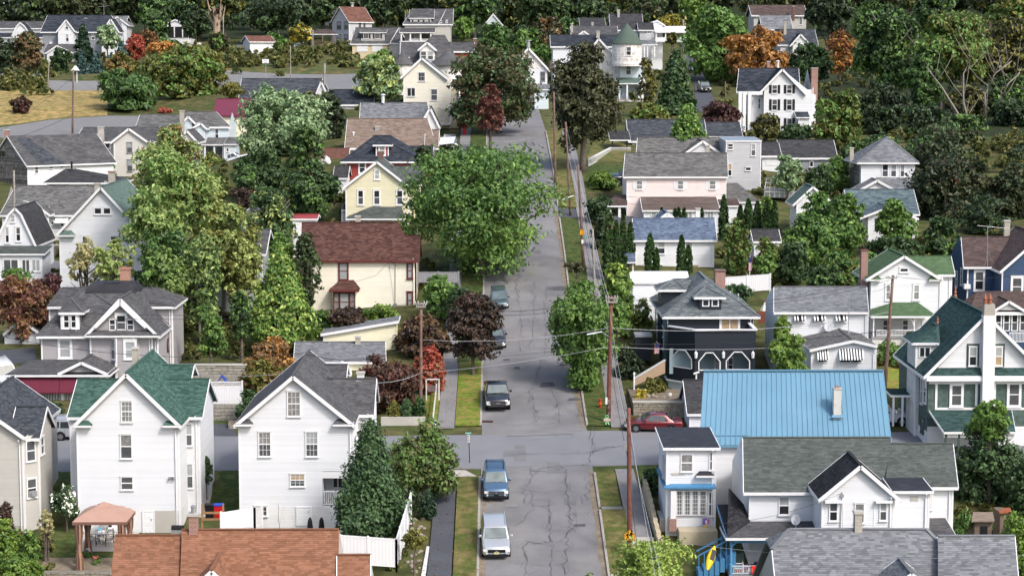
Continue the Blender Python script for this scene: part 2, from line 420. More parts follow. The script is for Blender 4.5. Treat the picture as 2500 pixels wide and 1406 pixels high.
GRASSV=mat('lawn_vivid', (0.085, 0.21, 0.02), 0.95, 0.25, 2.2, spec=0.1, bump=0.6, bscale=14)
GRASSB=mat('lawn_bright', (0.13, 0.19, 0.028), 0.95, 0.25, 2.2, spec=0.1, bump=0.6, bscale=14, col2=(0.23, 0.20, 0.055))
GRASSD=mat('lawn_dry', (0.17, 0.145, 0.06), 0.95, 0.25, 1.6, spec=0.1, bump=0.6, bscale=14, col2=(0.085, 0.105, 0.028))
MEADOW=mat('dry_meadow', (0.36, 0.26, 0.11), 0.95, 0.35, 1.2, spec=0.1, bump=0.7, bscale=5, col2=(0.20, 0.17, 0.06))
SOIL=mat('soil', (0.20, 0.165, 0.12), 0.95, 0.25, 1.5, bump=0.5, bscale=12)
WHITEST=mat('white_gravel', (0.62, 0.62, 0.61), 0.95, 0.3, 9, bump=0.8, bscale=25)
GROUND=mat('ground_cover', (0.055, 0.075, 0.024), 0.95, 0.35, 0.8, spec=0.1, bump=0.8, bscale=5, col2=(0.10, 0.095, 0.038), wear=(0.13, 0.10, 0.06), wear_amt=0.6, wear_scale=0.25)
WOODF_SHADE=mat('shaded_wood_floor', (0.03, 0.04, 0.018), 0.95, 0.35, 0.8, spec=0.1)  # forest floor, shade under the trees put into its dark colour
# ------------------------------------------------------------------ ground, road, walks
RXL,RXR=-1.05,7.3
CY0,CY1=146.5,154.8
gx=np.unique(np.concatenate([np.arange(-240,-90,8),np.arange(-90,90,1.6),np.arange(90,260,8)]))
gyy=np.unique(np.concatenate([np.arange(45,330,1.6),np.arange(330,520,4),np.arange(520,1000,10)]))
GXX,GYY=np.meshgrid(gx,gyy)
GZZ=terr(GXX,GYY)
nx,ny=len(gx),len(gyy)
ii=np.arange(nx*ny).reshape(ny,nx)
b=MB()
b.quads(np.stack([GXX,GYY,GZZ],-1),np.stack([ii[:-1,:-1],ii[:-1,1:],ii[1:,1:],ii[1:,:-1]],-1).reshape(-1,4))
b.build('ground',GROUND,kind='structure',off=(0,0,0),smooth=True)
def resample(P,n):
 P=np.asarray(P,float);s=np.linspace(0,len(P)-1,n)
 return np.stack([np.interp(s,np.arange(len(P)),P[:,k]) for k in range(2)],1)
def strip(name,A,B,m,lift,n=None,k=8,px=False,kind='structure',thick=0.0,wob=0.0,seed=1,skirt=True):
 """a sheet laid over the ground between two edge lines; with thick it is a slab with sides"""
 if px:
  A=[ground(*p)[:2] for p in A];B=[ground(*p)[:2] for p in B]
 A=np.asarray(A,float);B=np.asarray(B,float)
 if n is None:
  n=int(max(6,np.linalg.norm(np.diff(A,axis=0),axis=1).sum()/1.2))
 A=resample(A,n);B=resample(B,n)
 if wob:
  r=np.random.RandomState(seed);
  for E in(A,B):
   w=np.convolve(r.randn(n+4),np.ones(5)/5,'valid')*wob
   E[:,0]+=w
 t=np.linspace(0,1,k)[:,None,None]
 G=A[None]*(1-t)+B[None]*t
 Z=terr(G[...,0],G[...,1])+lift
 V=np.concatenate([G,Z[...,None]],-1)
 idx=np.arange(k*n).reshape(k,n)
 b=MB()
 q=np.stack([idx[:-1,:-1],idx[1:,:-1],idx[1:,1:],idx[:-1,1:]],-1).reshape(-1,4)
 b.quads(V,q)
 if skirt:
  for E in(V[0],V[-1][::-1],V[:,0][::-1],V[:,-1]):
   m_=len(E);lo=E.copy();lo[:,2]-=max(thick,0.0)+0.12
   j=np.arange(m_-1)
   b.quads(np.concatenate([E,lo]),np.stack([j,j+1,j+1+m_,j+m_],-1))
 return b.build(name,m,kind=kind,off=(0,0,0))
ROADL,VERGEL=0.06,0.20
strip('road',[(RXL,60),(RXL,200),(RXL-0.2,290),(RXL-0.6,345)],[(RXR,60),(RXR,200),(RXR+0.1,290),(RXR-0.3,345)],ASPH,ROADL,n=200,k=9)
strip('cross_street',[(-62,CY0-1.4),(RXL-3,CY0),(RXL+0.1,CY0)],[(-62,CY1-1.4),(RXL-3,CY1),(RXL+0.1,CY1)],ASPHN,ROADL,n=60,k=9)
strip('cross_street',[(RXR-0.1,CY0+0.6),(RXR+3,CY0+0.8),(50,CY0+1.5)],[(RXR-0.1,CY1+1.2),(RXR+3,CY1+1.4),(50,CY1+2.0)],ASPHN,ROADL,n=60,k=9)
strip('road_crossing',[(RXL,CY0+0.3),(RXL,CY1-0.2)],[(RXR,CY0+0.9),(RXR,CY1+0.9)],ASPHN,ROADL+0.012,n=12,k=10)
# verges (raised, with a concrete kerb), walks
def verge(y0,y1,xa,xb,m,side,kerb=True):
 strip('verge',[(xa,y0),(xa,y1)],[(xb,y0),(xb,y1)],m,VERGEL,k=5)
 if kerb:
  x=xb if side<0 else xa
  kx=(x,x+0.16) if side<0 else(x-0.16,x)
  strip('kerb',[(kx[0],y0),(kx[0],y1)],[(kx[1],y0),(kx[1],y1)],KERB,VERGEL+0.005,k=2)
verge(90,144.3,-2.75,RXL-0.16,GRASSD,-1)
strip('corner_walk',[(-5.2,144.3),(-5.2,145.7)],[(-1.3,144.3),(-2.2,145.7)],WALKC,VERGEL,k=5,n=6)
strip('footpath',[(-4.75,90),(-4.4,128),(-4.3,144.3)],[(-2.85,90),(-2.85,128),(-2.85,144.3)],ASPHD,VERGEL-0.02,k=4)
strip('white_gravel',[(-5.1,100),(-5.05,120),(-4.6,131)],[(-4.76,100),(-4.62,120),(-4.42,131)],WHITEST,VERGEL-0.01,k=3,kind='stuff')
verge(157.2,170.5,-3.2,RXL-0.16,GRASSB,-1)
verge(170.9,176,-3.2,RXL-0.16,GRASSB,-1)
verge(176,296,-3.4,RXL-0.16,GRASSG,-1)
strip('footpath',[(-4.6,156.6),(-4.7,190),(-4.9,296)],[(-3.25,156.6),(-3.25,190),(-3.45,296)],WALKG,VERGEL-0.03,k=4)
strip('verge',[(-5.4,157),(-5.4,178)],[(-4.65,157),(-4.75,178)],GRASSB,VERGEL-0.05,k=3)
# right side
verge(90,126.5,RXR+0.16,9.3,GRASSD,1)
strip('corner_walk',[(RXR+0.2,123.2),(RXR+0.2,126.2)],[(9.0,123.2),(9.0,126.2)],WALKC,VERGEL+0.01,k=4,n=6)
verge(126.5,137.6,RXR+0.16,9.15,GRASSD,1)
verge(138.1,145.2,RXR+0.16,8.9,GRASSD,1)
strip('verge_path',[(RXR+0.2,137.6),(RXR+0.2,138.1)],[(9.0,137.6),(9.0,138.1)],WALKG,VERGEL,k=3,n=3)
strip('footpath',[(9.2,90),(9.15,130),(8.95,146)],[(10.9,90),(10.75,130),(10.3,146)],WALKG,VERGEL-0.02,k=4)
wk=strip('footpath',[(9.1,118),(9.1,132.5)],[(10.8,118),(10.8,132.5)],SOIL,VERGEL-0.015,k=4)
for i in range(10):
 y=118+i*1.45;o=strip('paving_slab',[(9.12,y+.02),(9.12,y+1.43)],[(10.78,y+.02),(10.78,y+1.43)],WALKC,VERGEL+.004+.006*(i%3),n=3,k=3);o.parent=wk
verge(157.4,176,RXR+0.16,9.3,GRASSG,1)
verge(176,226.5,RXR+0.16,9.4,GRASSG,1)
verge(232,290,RXR+0.16,9.6,GRASSD,1)
strip('footpath',[(9.3,157),(9.5,240),(9.7,290)],[(10.9,157),(10.9,240),(11.0,290)],WALKG,VERGEL-0.03,k=4)
strip('driveway',[(RXR+0.05,227),(16,227.5)],[(RXR+0.05,231.5),(16,231.5)],ASPHD,VERGEL-0.1,k=4)
strip('shaded_wood_floor',[(1990,335),(2060,300),(2220,400),(2560,420)],[(1980,190),(2060,150),(2220,150),(2560,170)],WOODF_SHADE,.05,px=True,k=16,n=40)  # dark sheets over the lawn standing in for tree shade
strip('shaded_wood_floor',[(-230,520),(250,520)],[(-230,780),(250,780)],WOODF_SHADE,.15,k=40,n=70)
# yards
strip('lawn',[(102,1360),(262,1360)],[(120,1298),(330,1298)],GRASSG,0.04,px=True,k=8)
strip('lawn',[(500,1262),(585,1262)],[(545,1142),(585,1142)],GRASSG,0.04,px=True,k=8)
strip('lawn',[(116,1262),(190,1262)],[(116,1152),(180,1152)],GRASSG,0.03,px=True,k=8)
strip('garden_path',[(470,1262),(488,1215),(497,1172)],[(502,1262),(516,1215),(520,1172)],WALKC,0.05,px=True,k=4,n=8)
strip('patio',[(185,1347),(275,1347)],[(205,1302),(340,1302)],WALKC,0.09,px=True,k=5)
strip('garden_bed',[(95,1398),(280,1398)],[(110,1362),(280,1362)],SOIL,0.05,px=True,k=5)
strip('driveway',[(490,1088),(590,1088)],[(490,1036),(565,1036)],ASPHD,0.05,px=True,k=6)
strip('lawn',[(1036,1012),(1072,1012)],[(1040,966),(1072,966)],GRASSB,0.05,px=True,k=6)
strip('lawn',[(1562,1172),(1625,1172)],[(1555,1105),(1625,1105)],GRASSG,0.05,px=True,k=6)
strip('lawn',[(2165,948),(2265,948)],[(2165,890),(2240,890)],GRASSB,0.05,px=True,k=6)
strip('lawn',[(1425,452),(1500,452)],[(1440,402),(1535,402)],GRASSG,0.04,px=True,k=6)
strip('lawn',[(1430,392),(1540,400)],[(1450,345),(1540,340)],GRASSD,0.05,px=True,k=6)
strip('meadow',[(-40,312),(130,290),(262,282)],[(-40,222),(130,215),(262,200)],MEADOW,0.06,px=True,k=14,n=30)
strip('lane',[(-40,352),(120,332),(310,318),(420,305)],[(-40,318),(120,294),(262,284),(420,284)],ASPHP,0.09,px=True,k=8,n=30)
strip('lane',[(120,222),(240,222),(330,224)],[(120,198),(240,199),(330,200)],ASPHP,0.1,px=True,k=5,n=14)
strip('parking_lot',[(430,226),(560,224),(900,226)],[(430,172),(560,172),(900,180)],ASPHP,0.1,px=True,k=10,n=30)
strip('bank',[(440,176),(560,174),(900,180)],[(440,122),(560,125),(980,128)],mat('autumn_bank',(0.12,0.10,0.035),0.95,0.4,0.6,bump=0.8,bscale=4,col2=(0.06,0.09,0.025)),0.12,px=True,k=10,n=40)
strip('uphill_road',[(1698,275),(1695,200),(1676,150),(1662,108)],[(1752,275),(1728,200),(1700,150),(1688,108)],ASPHD,0.1,px=True,k=4,n=24)
strip('driveway',[(700,128),(752,128)],[(716,108),(765,108)],ASPHD,0.1,px=True,k=4)
strip('driveway',[(90,668),(160,672)],[(90,632),(150,640)],ASPHN,0.1,px=True,k=4)
strip('driveway',[(-20,900),(90,880)],[(-10,858),(85,852)],ASPHD,0.1,px=True,k=4)
# marks on the asphalt: patches, tar seams, cracks
rg=random.Random(5)
def decal(name,pts,m,lift):
 """flat patch lying on the road, corner pixels"""
 g=[ground(*p)[:2] for p in pts]
 return strip(name,[g[0],g[1]],[g[3],g[2]],m,lift,n=5,k=4,skirt=False)
for i,(pp,m) in enumerate([([(1258,753),(1290,753),(1288,762),(1250,762)],ASPHP),([(1293,852),(1352,852),(1352,828),(1297,828)],ASPHP),([(1232,1240),(1265,1240),(1262,1225),(1236,1225)],ASPHP),([(1296,1152),(1336,1152),(1334,1132),(1300,1132)],ASPHP),([(1318,948),(1355,945),(1350,935),(1322,936)],TARP),([(1385,980),(1418,978),(1415,973),(1390,974)],TARP),([(1228,882),(1246,882),(1244,878),(1230,878)],TARP),([(1400,1287),(1430,1286),(1428,1281),(1402,1282)],TARP),([(1252,902),(1270,902),(1268,898),(1256,898)],TARP),([(1455,1016),(1495,1014),(1488,1000),(1450,1002)],ASPHP),([(1366,895),(1400,893),(1398,886),(1370,886)],TARP),([(1240,1068),(1400,1062),(1400,1056),(1240,1062)],ASPHP)]):
 decal('road_patch',pp,m,ROADL+0.022+0.002*i)
def crack(path,w,lift=ROADL+0.05,jit=0.12,m=None):
 g=np.array([ground(*p)[:2] for p in path])
 n=max(6,int(np.linalg.norm(np.diff(g,axis=0),axis=1).sum()/0.45))
 g=resample(g,n)
 off=np.array([[rg.gauss(0,jit),rg.gauss(0,jit)] for _ in range(n)])
 g=g+off
 d=np.gradient(g,axis=0);d/=np.linalg.norm(d,axis=1)[:,None]+1e-9
 s=np.stack([-d[:,1],d[:,0]],1)
 ww=np.array([w*rg.uniform(0.35,1.25) for _ in range(n)])[:,None]
 A=g+s*ww/2;B=g-s*ww/2
 Z=terr(g[:,0],g[:,1])+lift
 V=np.concatenate([np.c_[A,Z],np.c_[B,Z]]);j=np.arange(n-1)
 return V,np.stack([j,j+n,j+n+1,j+1],-1)
rp=random.Random(21)
for i in range(13):
 y=rp.uniform(118,285);x=rp.uniform(RXL+2.2,RXR-1.6);w,l=rp.uniform(.5,1.5),rp.uniform(.8,4.0)
 strip('road_patch',[(x-w/2,y),(x-w/2,y+l)],[(x+w/2,y+rp.uniform(-.2,.2)),(x+w/2,y+l+rp.uniform(-.2,.3))],mat('asphalt_repair_%s'%'abc'[i%3],[(.175,.174,.178),(.195,.192,.19),(.166,.166,.17)][i%3],.95,.15,.8,spec=.15),ROADL+.014+.0012*(i%7),n=6,k=3,skirt=False,wob=.08,seed=i)
strip('kerb_dirt',[(RXL+.02,100),(RXL+.02,145)],[(RXL+.32,100),(RXL+.4,145)],SOIL,ROADL+.01,n=60,k=3,skirt=False,wob=.12,seed=3)
strip('kerb_dirt',[(RXR-.45,100),(RXR-.4,146)],[(RXR-.02,100),(RXR-.02,146)],SOIL,ROADL+.01,n=60,k=3,skirt=False,wob=.14,seed=4)
strip('kerb_dirt',[(RXR-.5,157),(RXR-.4,230)],[(RXR-.02,157),(RXR-.02,230)],SOIL,ROADL+.01,n=80,k=3,skirt=False,wob=.16,seed=5)
cb=MB()
for path,w in[([(1283,1406),(1282,1330),(1346,1325),(1343,1260),(1338,1225)],0.07),([(1345,1406),(1346,1340)],0.07),([(1381,1406),(1384,1330),(1391,1290),(1388,1240),(1384,1180),(1376,1140)],0.08),([(1280,1230),(1275,1196),(1300,1170),(1296,1140)],0.06),([(1275,1196),(1330,1204),(1380,1200)],0.06),([(1300,1150),(1350,1140),(1450,1138)],0.07),([(1240,1112),(1330,1110),(1450,1106),(1500,1090)],0.06),([(1240,1076),(1330,1075),(1400,1072)],0.04),([(1245,1041),(1340,1036),(1437,1034)],0.05),([(1443,1036),(1446,1075),(1450,1106),(1470,1095),(1520,1090)],0.08),([(1450,1106),(1440,1130),(1425,1140)],0.08),([(1308,1033),(1305,1000),(1293,960),(1310,930),(1322,880)],0.06),([(1365,1034),(1362,990),(1350,960),(1342,935)],0.06),([(1300,960),(1330,955),(1360,962),(1400,955)],0.06),([(1240,975),(1270,970),(1300,950)],0.05),([(1374,905),(1366,880),(1375,870)],0.08),([(1263,740),(1262,690),(1270,660)],0.04),([(1301,850),(1301,740),(1305,690)],0.05),([(1272,860),(1272,780),(1262,700)],0.05),([(1330,870),(1336,800),(1330,740),(1338,700)],0.05),([(1390,1260),(1440,1252)],0.05),([(1330,1300),(1382,1296),(1420,1290)],0.05),([(1262,1290),(1300,1245),(1296,1200)],0.05),([(1240,1376),(1360,1380),(1400,1378)],0.04),([(1262,655),(1300,648),(1360,650)],0.05),([(1245,672),(1320,672),(1385,668)],0.05),([(1238,420),(1300,400),(1336,402)],0.06),([(1290,395),(1300,340)],0.05),([(1250,880),(1300,876),(1360,885)],0.05),([(1430,1230),(1434,1180)],0.05),([(1405,1300),(1402,1250)],0.04)]:
 cb.quads(*crack(path,w*0.62))
 if rg.random()<0.75:
  cb.quads(*crack(path,w*0.4,jit=0.35))
cb.build('tar_cracks',CRACK,kind='stuff',off=(0,0,0))
# street drain
b=MB();p=ground(1190,1033)
for i in range(9):
 b.box(p[0]-0.45,p[0]+0.45,p[1]+i*0.09,p[1]+i*0.09+0.05,p[2]+0.02,p[2]+0.13)
d_=b.build('storm_drain',mat('rusty_iron',(0.06,0.03,0.025),0.8,0.2,4));tag(d_,'rusty iron storm drain at the kerb in front of the black pickup','drain')
# ------------------------------------------------------------------ house building kit
RNG=np.random.RandomState(11)
def nrm(v):
 v=np.asarray(v,float);return v/(np.linalg.norm(v)+1e-12)
def clip(poly,p,n):
 """keep the side of a polygon where (x-p).n >= 0"""
 out=[];m=len(poly)
 for i in range(m):
  a,b=np.asarray(poly[i],float),np.asarray(poly[(i+1)%m],float)
  da,db=np.dot(a-p,n),np.dot(b-p,n)
  if da>=0:
   out.append(a)
  if da*db<0:
   out.append(a+(b-a)*da/(da-db))
 return out
def lay(mb,poly,n,course,tabw,lift):
 """courses of shingles or lap boards over a convex flat polygon: each piece has its own lower lip"""
 P=np.asarray(poly,float);n=nrm(n)
 u=np.cross((0,0,1.0),n)
 u=np.array((1.0,0,0)) if np.linalg.norm(u)<1e-3 else nrm(u)
 v=np.cross(n,u)
 if v[2]<-1e-6:
  v=-v
 U=P@u;V=P@v;o=n*(P[0]@n)
 vmin,vmax=V.min(),V.max();m=len(P)
 def rng_at(t):
  lo,hi=1e9,-1e9
  for i in range(m):
   a,c=V[i],V[(i+1)%m]
   if(a-t)*(c-t)<=0 and abs(a-c)>1e-9:
    x=U[i]+(U[(i+1)%m]-U[i])*(t-a)/(c-a)
    lo=min(lo,x);hi=max(hi,x)
  return lo,hi
 k=max(1,int(round((vmax-vmin)/course)));dv=(vmax-vmin)/k
 for i in range(k):
  v0,v1=vmin+i*dv,vmin+(i+1)*dv
  a0,b0=rng_at(v0+1e-4*dv);a1,b1=rng_at(v1-1e-4*dv)
  if b0<a0 and b1<a1:
   continue
  if b0<a0:
   a0=b0=(a1+b1)/2
  if b1<a1:
   a1=b1=(a0+b0)/2
  wd=max(b0-a0,b1-a1)
  if wd<0.02:
   continue
  nt=max(1,int(round(wd/tabw))) if tabw else 1
  t=np.linspace(0,1,nt+1)
  if nt>1:
   t[1:-1]+=RNG.uniform(-0.32,0.32,nt-1)/nt+((i%2)-0.5)*0.4/nt
  xl0,xl1=a0+(b0-a0)*t,a1+(b1-a1)*t
  lf=lift*(RNG.uniform(0.75,1.35,nt) if nt>1 else np.ones(1))[:,None]
  pt=lambda x,vv:x[:,None]*u+vv*v+o
  A=pt(xl0[:-1],v0);B=pt(xl0[1:],v0);C=pt(xl1[1:],v1+dv*0.15 if i<k-1 else v1);D=pt(xl1[:-1],v1+dv*0.15 if i<k-1 else v1)
  vs=np.stack([A+n*lf,B+n*lf,C+n*0.004,D+n*0.004,A,B],1)
  base=np.arange(nt)[:,None]*6
  mb.quads(vs,np.concatenate([base+[0,1,2,3],base+[4,5,1,0]]))
class House:
 def __init__(s,name,label,px,Y,cat='house',group=None,det=None):
  g=W3(px,700,Y);x=g[0]
  s.root=thing(name,label,cat,(x,Y,tz(x,Y)),group)
  s.Y=Y;s.loc=np.array(s.root.location)
  s.walls={};s.tr={};s.fd=MB()
  d=Y if det is None else det
  s.course,s.tab,s.lap=(0.15,0.32,0.155) if d<150 else(0.17,0.36,0.18) if d<215 else(0.22,0.5,0.2) if d<300 else(0.32,0.8,0.26)
  s.far=d
# --- walls
 def wall(s,poly,n,m,lap='lap',part='siding',thick=True):
  """a wall face: poly in world points, n outward"""
  key=(part if lap else 'wall',m)
  if key not in s.walls:
   s.walls[key]=MB()
  mb=s.walls[key]
  mb.poly(poly if np.dot(np.cross(np.subtract(poly[1],poly[0]),np.subtract(poly[2],poly[1])),n)>0 else poly[::-1])
  if lap=='lap':
   lay(mb,poly,n,s.lap,0,0.038)
  elif lap=='shingle':
   lay(mb,poly,n,s.lap*1.2,s.tab*0.7,0.018)
 def trim(s,m=None):
  m=m or TRIM
  if m not in s.tr:
   s.tr[m]=MB()
  return s.tr[m]
# --- roofs
 def roof(s,planes,m,t=0.16,edges=TRIM,shingles=True,name='roof',edge_h=0.2,boards=()):
  """planes: list of convex point lists (world), seen from above; boards: list of (a, b) edge boards"""
  sl=MB();sh=MB()
  for p in planes:
   p=np.asarray(p,float)
   n=nrm(np.cross(p[1]-p[0],p[2]-p[1]))
   if n[2]<0:
    p=p[::-1];n=-n
   k=len(p);q=p-np.array((0,0,t))
   sl.mesh(np.concatenate([p,q]),[tuple(range(k)),tuple(range(k,2*k))[::-1]]+[(i,k+i,k+(i+1)%k,(i+1)%k) for i in range(k)])
   if shingles is True:
    lay(sh,p,n,s.course,s.tab,0.016 if s.far<215 else 0.02)
  r=sl.build(name,m,s.root)
  if not sh.empty():
   o=sh.build('shingles',m,r);o['kind']='stuff'
  if edges is not None:
   mb=s.trim(edges)
   for a,b2 in boards:
    a=np.asarray(a,float)-(0,0,edge_h/2-0.01);b2=np.asarray(b2,float)-(0,0,edge_h/2-0.01)
    mb.board(a,b2,edge_h,0.05)
  return r
 def base_z(s,x0,x1,y0,y1):
  return min(tz(x,y) for x in(x0,x1) for y in(y0,y1))-0.6
 def found(s,x0,x1,y0,y1,z0,z1):
  s.fd.box(x0,x1,y0,y1,z0,z1)
 def corners(s,xs,y,z0,z1,m=None,w=0.13):
  for x in xs:
   s.trim(m).box(x-w/2,x+w/2,y-0.045,y+0.05,z0,z1)
 def body(s,x0,x1,y0,y1,zb,zt,m,lap,front=None,left=None,right=None,back=True,corner=TRIM,fz=None,front_n=None):
  """four walls; front/left/right can be given as polygons"""
  F=front if front is not None else[(x0,y0,zb),(x1,y0,zb),(x1,y0,zt),(x0,y0,zt)]
  for pl in(F if isinstance(F[0][0],(list,tuple,np.ndarray)) else[F]):
   s.wall(pl,(0,-1,0),m,lap)
  Lp=left if left is not None else[(x0,y1,zb),(x0,y0,zb),(x0,y0,zt),(x0,y1,zt)]
  Rp=right if right is not None else[(x1,y0,zb),(x1,y1,zb),(x1,y1,zt),(x1,y0,zt)]
  s.wall(Lp,(-1,0,0),m,lap);s.wall(Rp,(1,0,0),m,lap)
  if back is not None:
   B=back if back is not True else[(x1,y1,zb),(x0,y1,zb),(x0,y1,zt),(x1,y1,zt)]
   s.wall(B,(0,1,0),m,None)
  if corner is not None and s.far<330:
   s.corners((x0,x1),y0,zb,zt-0.02,corner)
   if s.far<215:
    g=MB();g.tube([(x1-.22,y0-.35,zt-.05),(x1-.22,y0-.09,zt-.4),(x1-.22,y0-.09,zb)],.045,6);g.build('downspout',corner,s.root)
# --- front-facing gable (any profile), ridge running away from the camera
 def gable_front(s,Y0,dep,wall,pts,wm,rm,o=0.35,lap='lap',notch=None,edges=TRIM,oback=0.3,shingles=True,body=True,fzp=None,split=None,corner=TRIM,zb=None):
  """wall: (px0, px1); pts: rake line in photo pixels, left to right (3 for a gable, 5 for a gambrel)"""
  Yf=Y0-o;Y1=Y0+dep
  R3=[W3(a,c,Yf) for a,c in pts]
  x0,x1=W3(wall[0],max(q[1] for q in pts)+9000/Y0,Y0)[0],W3(wall[1],max(q[1] for q in pts)+9000/Y0,Y0)[0]
  planes=[];boards=[]
  for a,c in zip(R3[:-1],R3[1:]):
   a2,c2=a.copy(),c.copy();a2[1]=c2[1]=Y1+oback
   planes.append([a,c,c2,a2]);boards+=[(a,c),(a2,c2)]
  for e in(R3[0],R3[-1]):
   e2=e.copy();e2[1]=Y1+oback;boards.append((e,e2))
  s.roof(planes,rm,boards=boards,edges=edges,shingles=shingles,edge_h=0.24 if s.far<250 else 0.3)
# ridge cap
  top=max(R3,key=lambda p:p[2])
  if len(pts)>2:
   cap=s.trim(rm);cap.board(top+(0,0.02,0.03),(top[0],Y1+oback,top[2]+0.03),0.05,0.22)
  zprof=lambda x:float(np.interp(x,[p[0] for p in R3],[p[2] for p in R3]))-0.1
  if zb is None:
   zb=s.base_z(x0,x1,Y0,Y1)
  if body:
   mid=[(p[0],Y0,p[2]-0.1) for p in R3[1:-1] if x0<p[0]<x1]
   gp=[(x0,Y0,zb),(x1,Y0,zb),(x1,Y0,zprof(x1))]+mid[::-1]+[(x0,Y0,zprof(x0))]
   pieces=[gp]
   if notch:
    (nx0,nz1),(nx1,nz0)=[W3(q[0],q[1],Y0)[[0,2]] for q in(notch[:2],notch[2:])]
    up=clip(gp,(0,0,nz1),(0,0,1.0));lowp=clip(gp,(0,0,nz1),(0,0,-1.0))
    l=clip(lowp,(nx0,0,0),(-1.0,0,0));r=clip(lowp,(nx1,0,0),(1.0,0,0))
    mm=clip(clip(lowp,(nx0,0,0),(1.0,0,0)),(nx1,0,0),(-1.0,0,0));mm=clip(mm,(0,0,nz0),(0,0,-1.0))
    pieces=[q for q in(up,l,r,mm) if len(q)>2 and(np.ptp(np.asarray(q)[:,0])>0.02)]
    yb=Y0+1.8
    s.wall([(nx0,yb,nz0),(nx1,yb,nz0),(nx1,yb,nz1),(nx0,yb,nz1)],(0,-1,0),wm,lap)
    s.wall([(nx0,Y0,nz0),(nx0,yb,nz0),(nx0,yb,nz1),(nx0,Y0,nz1)],(1,0,0),wm,lap)
    s.wall([(nx1,yb,nz0),(nx1,Y0,nz0),(nx1,Y0,nz1),(nx1,yb,nz1)],(-1,0,0),wm,lap)
    s.trim(GREYM).box(nx0,nx1,Y0,yb,nz0-0.15,nz0);s.trim().box(nx0,nx1,Y0,yb,nz1,nz1+0.1)
   s.body(x0,x1,Y0,Y1,zb,zprof(x0),wm,lap,front=pieces if len(pieces)>1 else gp,left=[(x0,Y1,zb),(x0,Y0,zb),(x0,Y0,zprof(x0)),(x0,Y1,zprof(x0))],right=[(x1,Y0,zb),(x1,Y1,zb),(x1,Y1,zprof(x1)),(x1,Y0,zprof(x1))],back=[(x1,Y1,zb),(x0,Y1,zb),(x0,Y1,zprof(x0))]+[(p[0],Y1,p[2]) for p in mid]+[(x1,Y1,zprof(x1))],corner=corner)
  return dict(x0=x0,x1=x1,Y0=Y0,Y1=Y1,zb=zb,zl=zprof(x0),zr=zprof(x1),R=R3)
# --- side gable, ridge across the picture
 def gable_side(s,Y0,dep,wall,xl,xr,pyr,pye,wm,rm,o=0.4,rx=None,lap='lap',edges=TRIM,shingles=True,body=True,norake='',corner=TRIM,zb=None,back_z=None):
  Ym=Y0+dep/2;Yf=Y0-o;Yb=Y0+dep+o;Y1=Y0+dep
  ze=W3(1208,pye,Yf)[2];zr=W3(1208,pyr,Ym)[2]
  X0,X1=W3(xl,pye,Yf)[0],W3(xr,pye,Yf)[0]
  if rx:
   XR0,XR1=W3(rx[0],pyr,Ym)[0],W3(rx[1],pyr,Ym)[0]
  else :
   XR0,XR1=X0,X1
  A,B,C,D=np.array((X0,Yf,ze)),np.array((X1,Yf,ze)),np.array((XR1,Ym,zr)),np.array((XR0,Ym,zr))
  zbk=ze if back_z is None else back_z
  E,G=np.array((2*XR1-X1,Yb,zbk)),np.array((2*XR0-X0,Yb,zbk))
  s.roof([[A,B,C,D],[E,G,D,C]],rm,boards=[(A,B),(E,G)]+([] if 'r' in norake else[(B,C),(C,E)])+([] if 'l' in norake else[(D,A),(G,D)]),edges=edges,shingles=shingles,edge_h=0.2 if s.far<250 else 0.26)
  s.trim(rm).board(D+(0,0,0.03),C+(0,0,0.03),0.05,0.24)
  if body:
   x0,x1=W3(wall[0],pye+9000/Y0,Y0)[0],W3(wall[1],pye+9000/Y0,Y0)[0]
   if zb is None:
    zb=s.base_z(x0,x1,Y0,Y1)
   zw=ze+(zr-ze)*o/(Ym-Yf)-0.1
   gl=lambda x,sgn:[(x,Y1,zb),(x,Y0,zb),(x,Y0,zw),(x,Ym,zr-0.1),(x,Y1,zw)][::sgn]
   s.body(x0,x1,Y0,Y1,zb,zw,wm,lap,left=gl(x0,1),right=gl(x1,-1),corner=corner)
   return dict(x0=x0,x1=x1,Y0=Y0,Y1=Y1,zb=zb,ze=zw,zr=zr,slope=(A,B,C,D))
  return dict(Y0=Y0,Y1=Y1,ze=ze,zr=zr,slope=(A,B,C,D))
# --- hip roof; ridge given by two pixels at distances ya, yb from the front eave (metres)
 def hip(s,Y0,dep,wall,xl,xr,pye,ra,rb,wm,rm,o=0.45,lap='lap',edges=TRIM,body=True,shingles=True,corner=TRIM,zb=None):
  """ra, rb: (px, py, Y) of the two ridge ends"""
  Yf,Yb=Y0-o,Y0+dep+o
  ze=W3(1208,pye,Yf)[2];X0,X1=W3(xl,pye,Yf)[0],W3(xr,pye,Yf)[0]
  a,b2=W3(*ra),W3(*rb);b2[2]=a[2] if abs(b2[2]-a[2])<2.5 else b2[2]
  A,B,C,D=[np.array(p) for p in((X0,Yf,ze),(X1,Yf,ze),(X1,Yb,ze),(X0,Yb,ze))]
  if abs(a[0]-b2[0])>=abs(a[1]-b2[1]):
   b2[1]=a[1]
   pl=[[A,B,b2,a],[C,D,a,b2],[B,C,b2],[D,A,a]]
  else :
   b2[0]=a[0]
   pl=[[A,B,a],[B,C,b2,a],[C,D,b2],[D,A,a,b2]]
  pl=[[q for i,q in enumerate(p) if not any(np.allclose(q,w) for w in p[:i])] for p in pl]
  s.roof(pl,rm,boards=[(A,B),(B,C),(C,D),(D,A)],edges=edges,shingles=shingles)
  cap=s.trim(rm)
  for p,q in((A,a),(B,b2 if pl[0][-1] is not a else a),(a,b2)):
   if s.far<260 and np.linalg.norm(np.subtract(q,p))>0.3:
    cap.board(np.add(p,(0,0,0.02)),np.add(q,(0,0,0.02)),0.05,0.22)
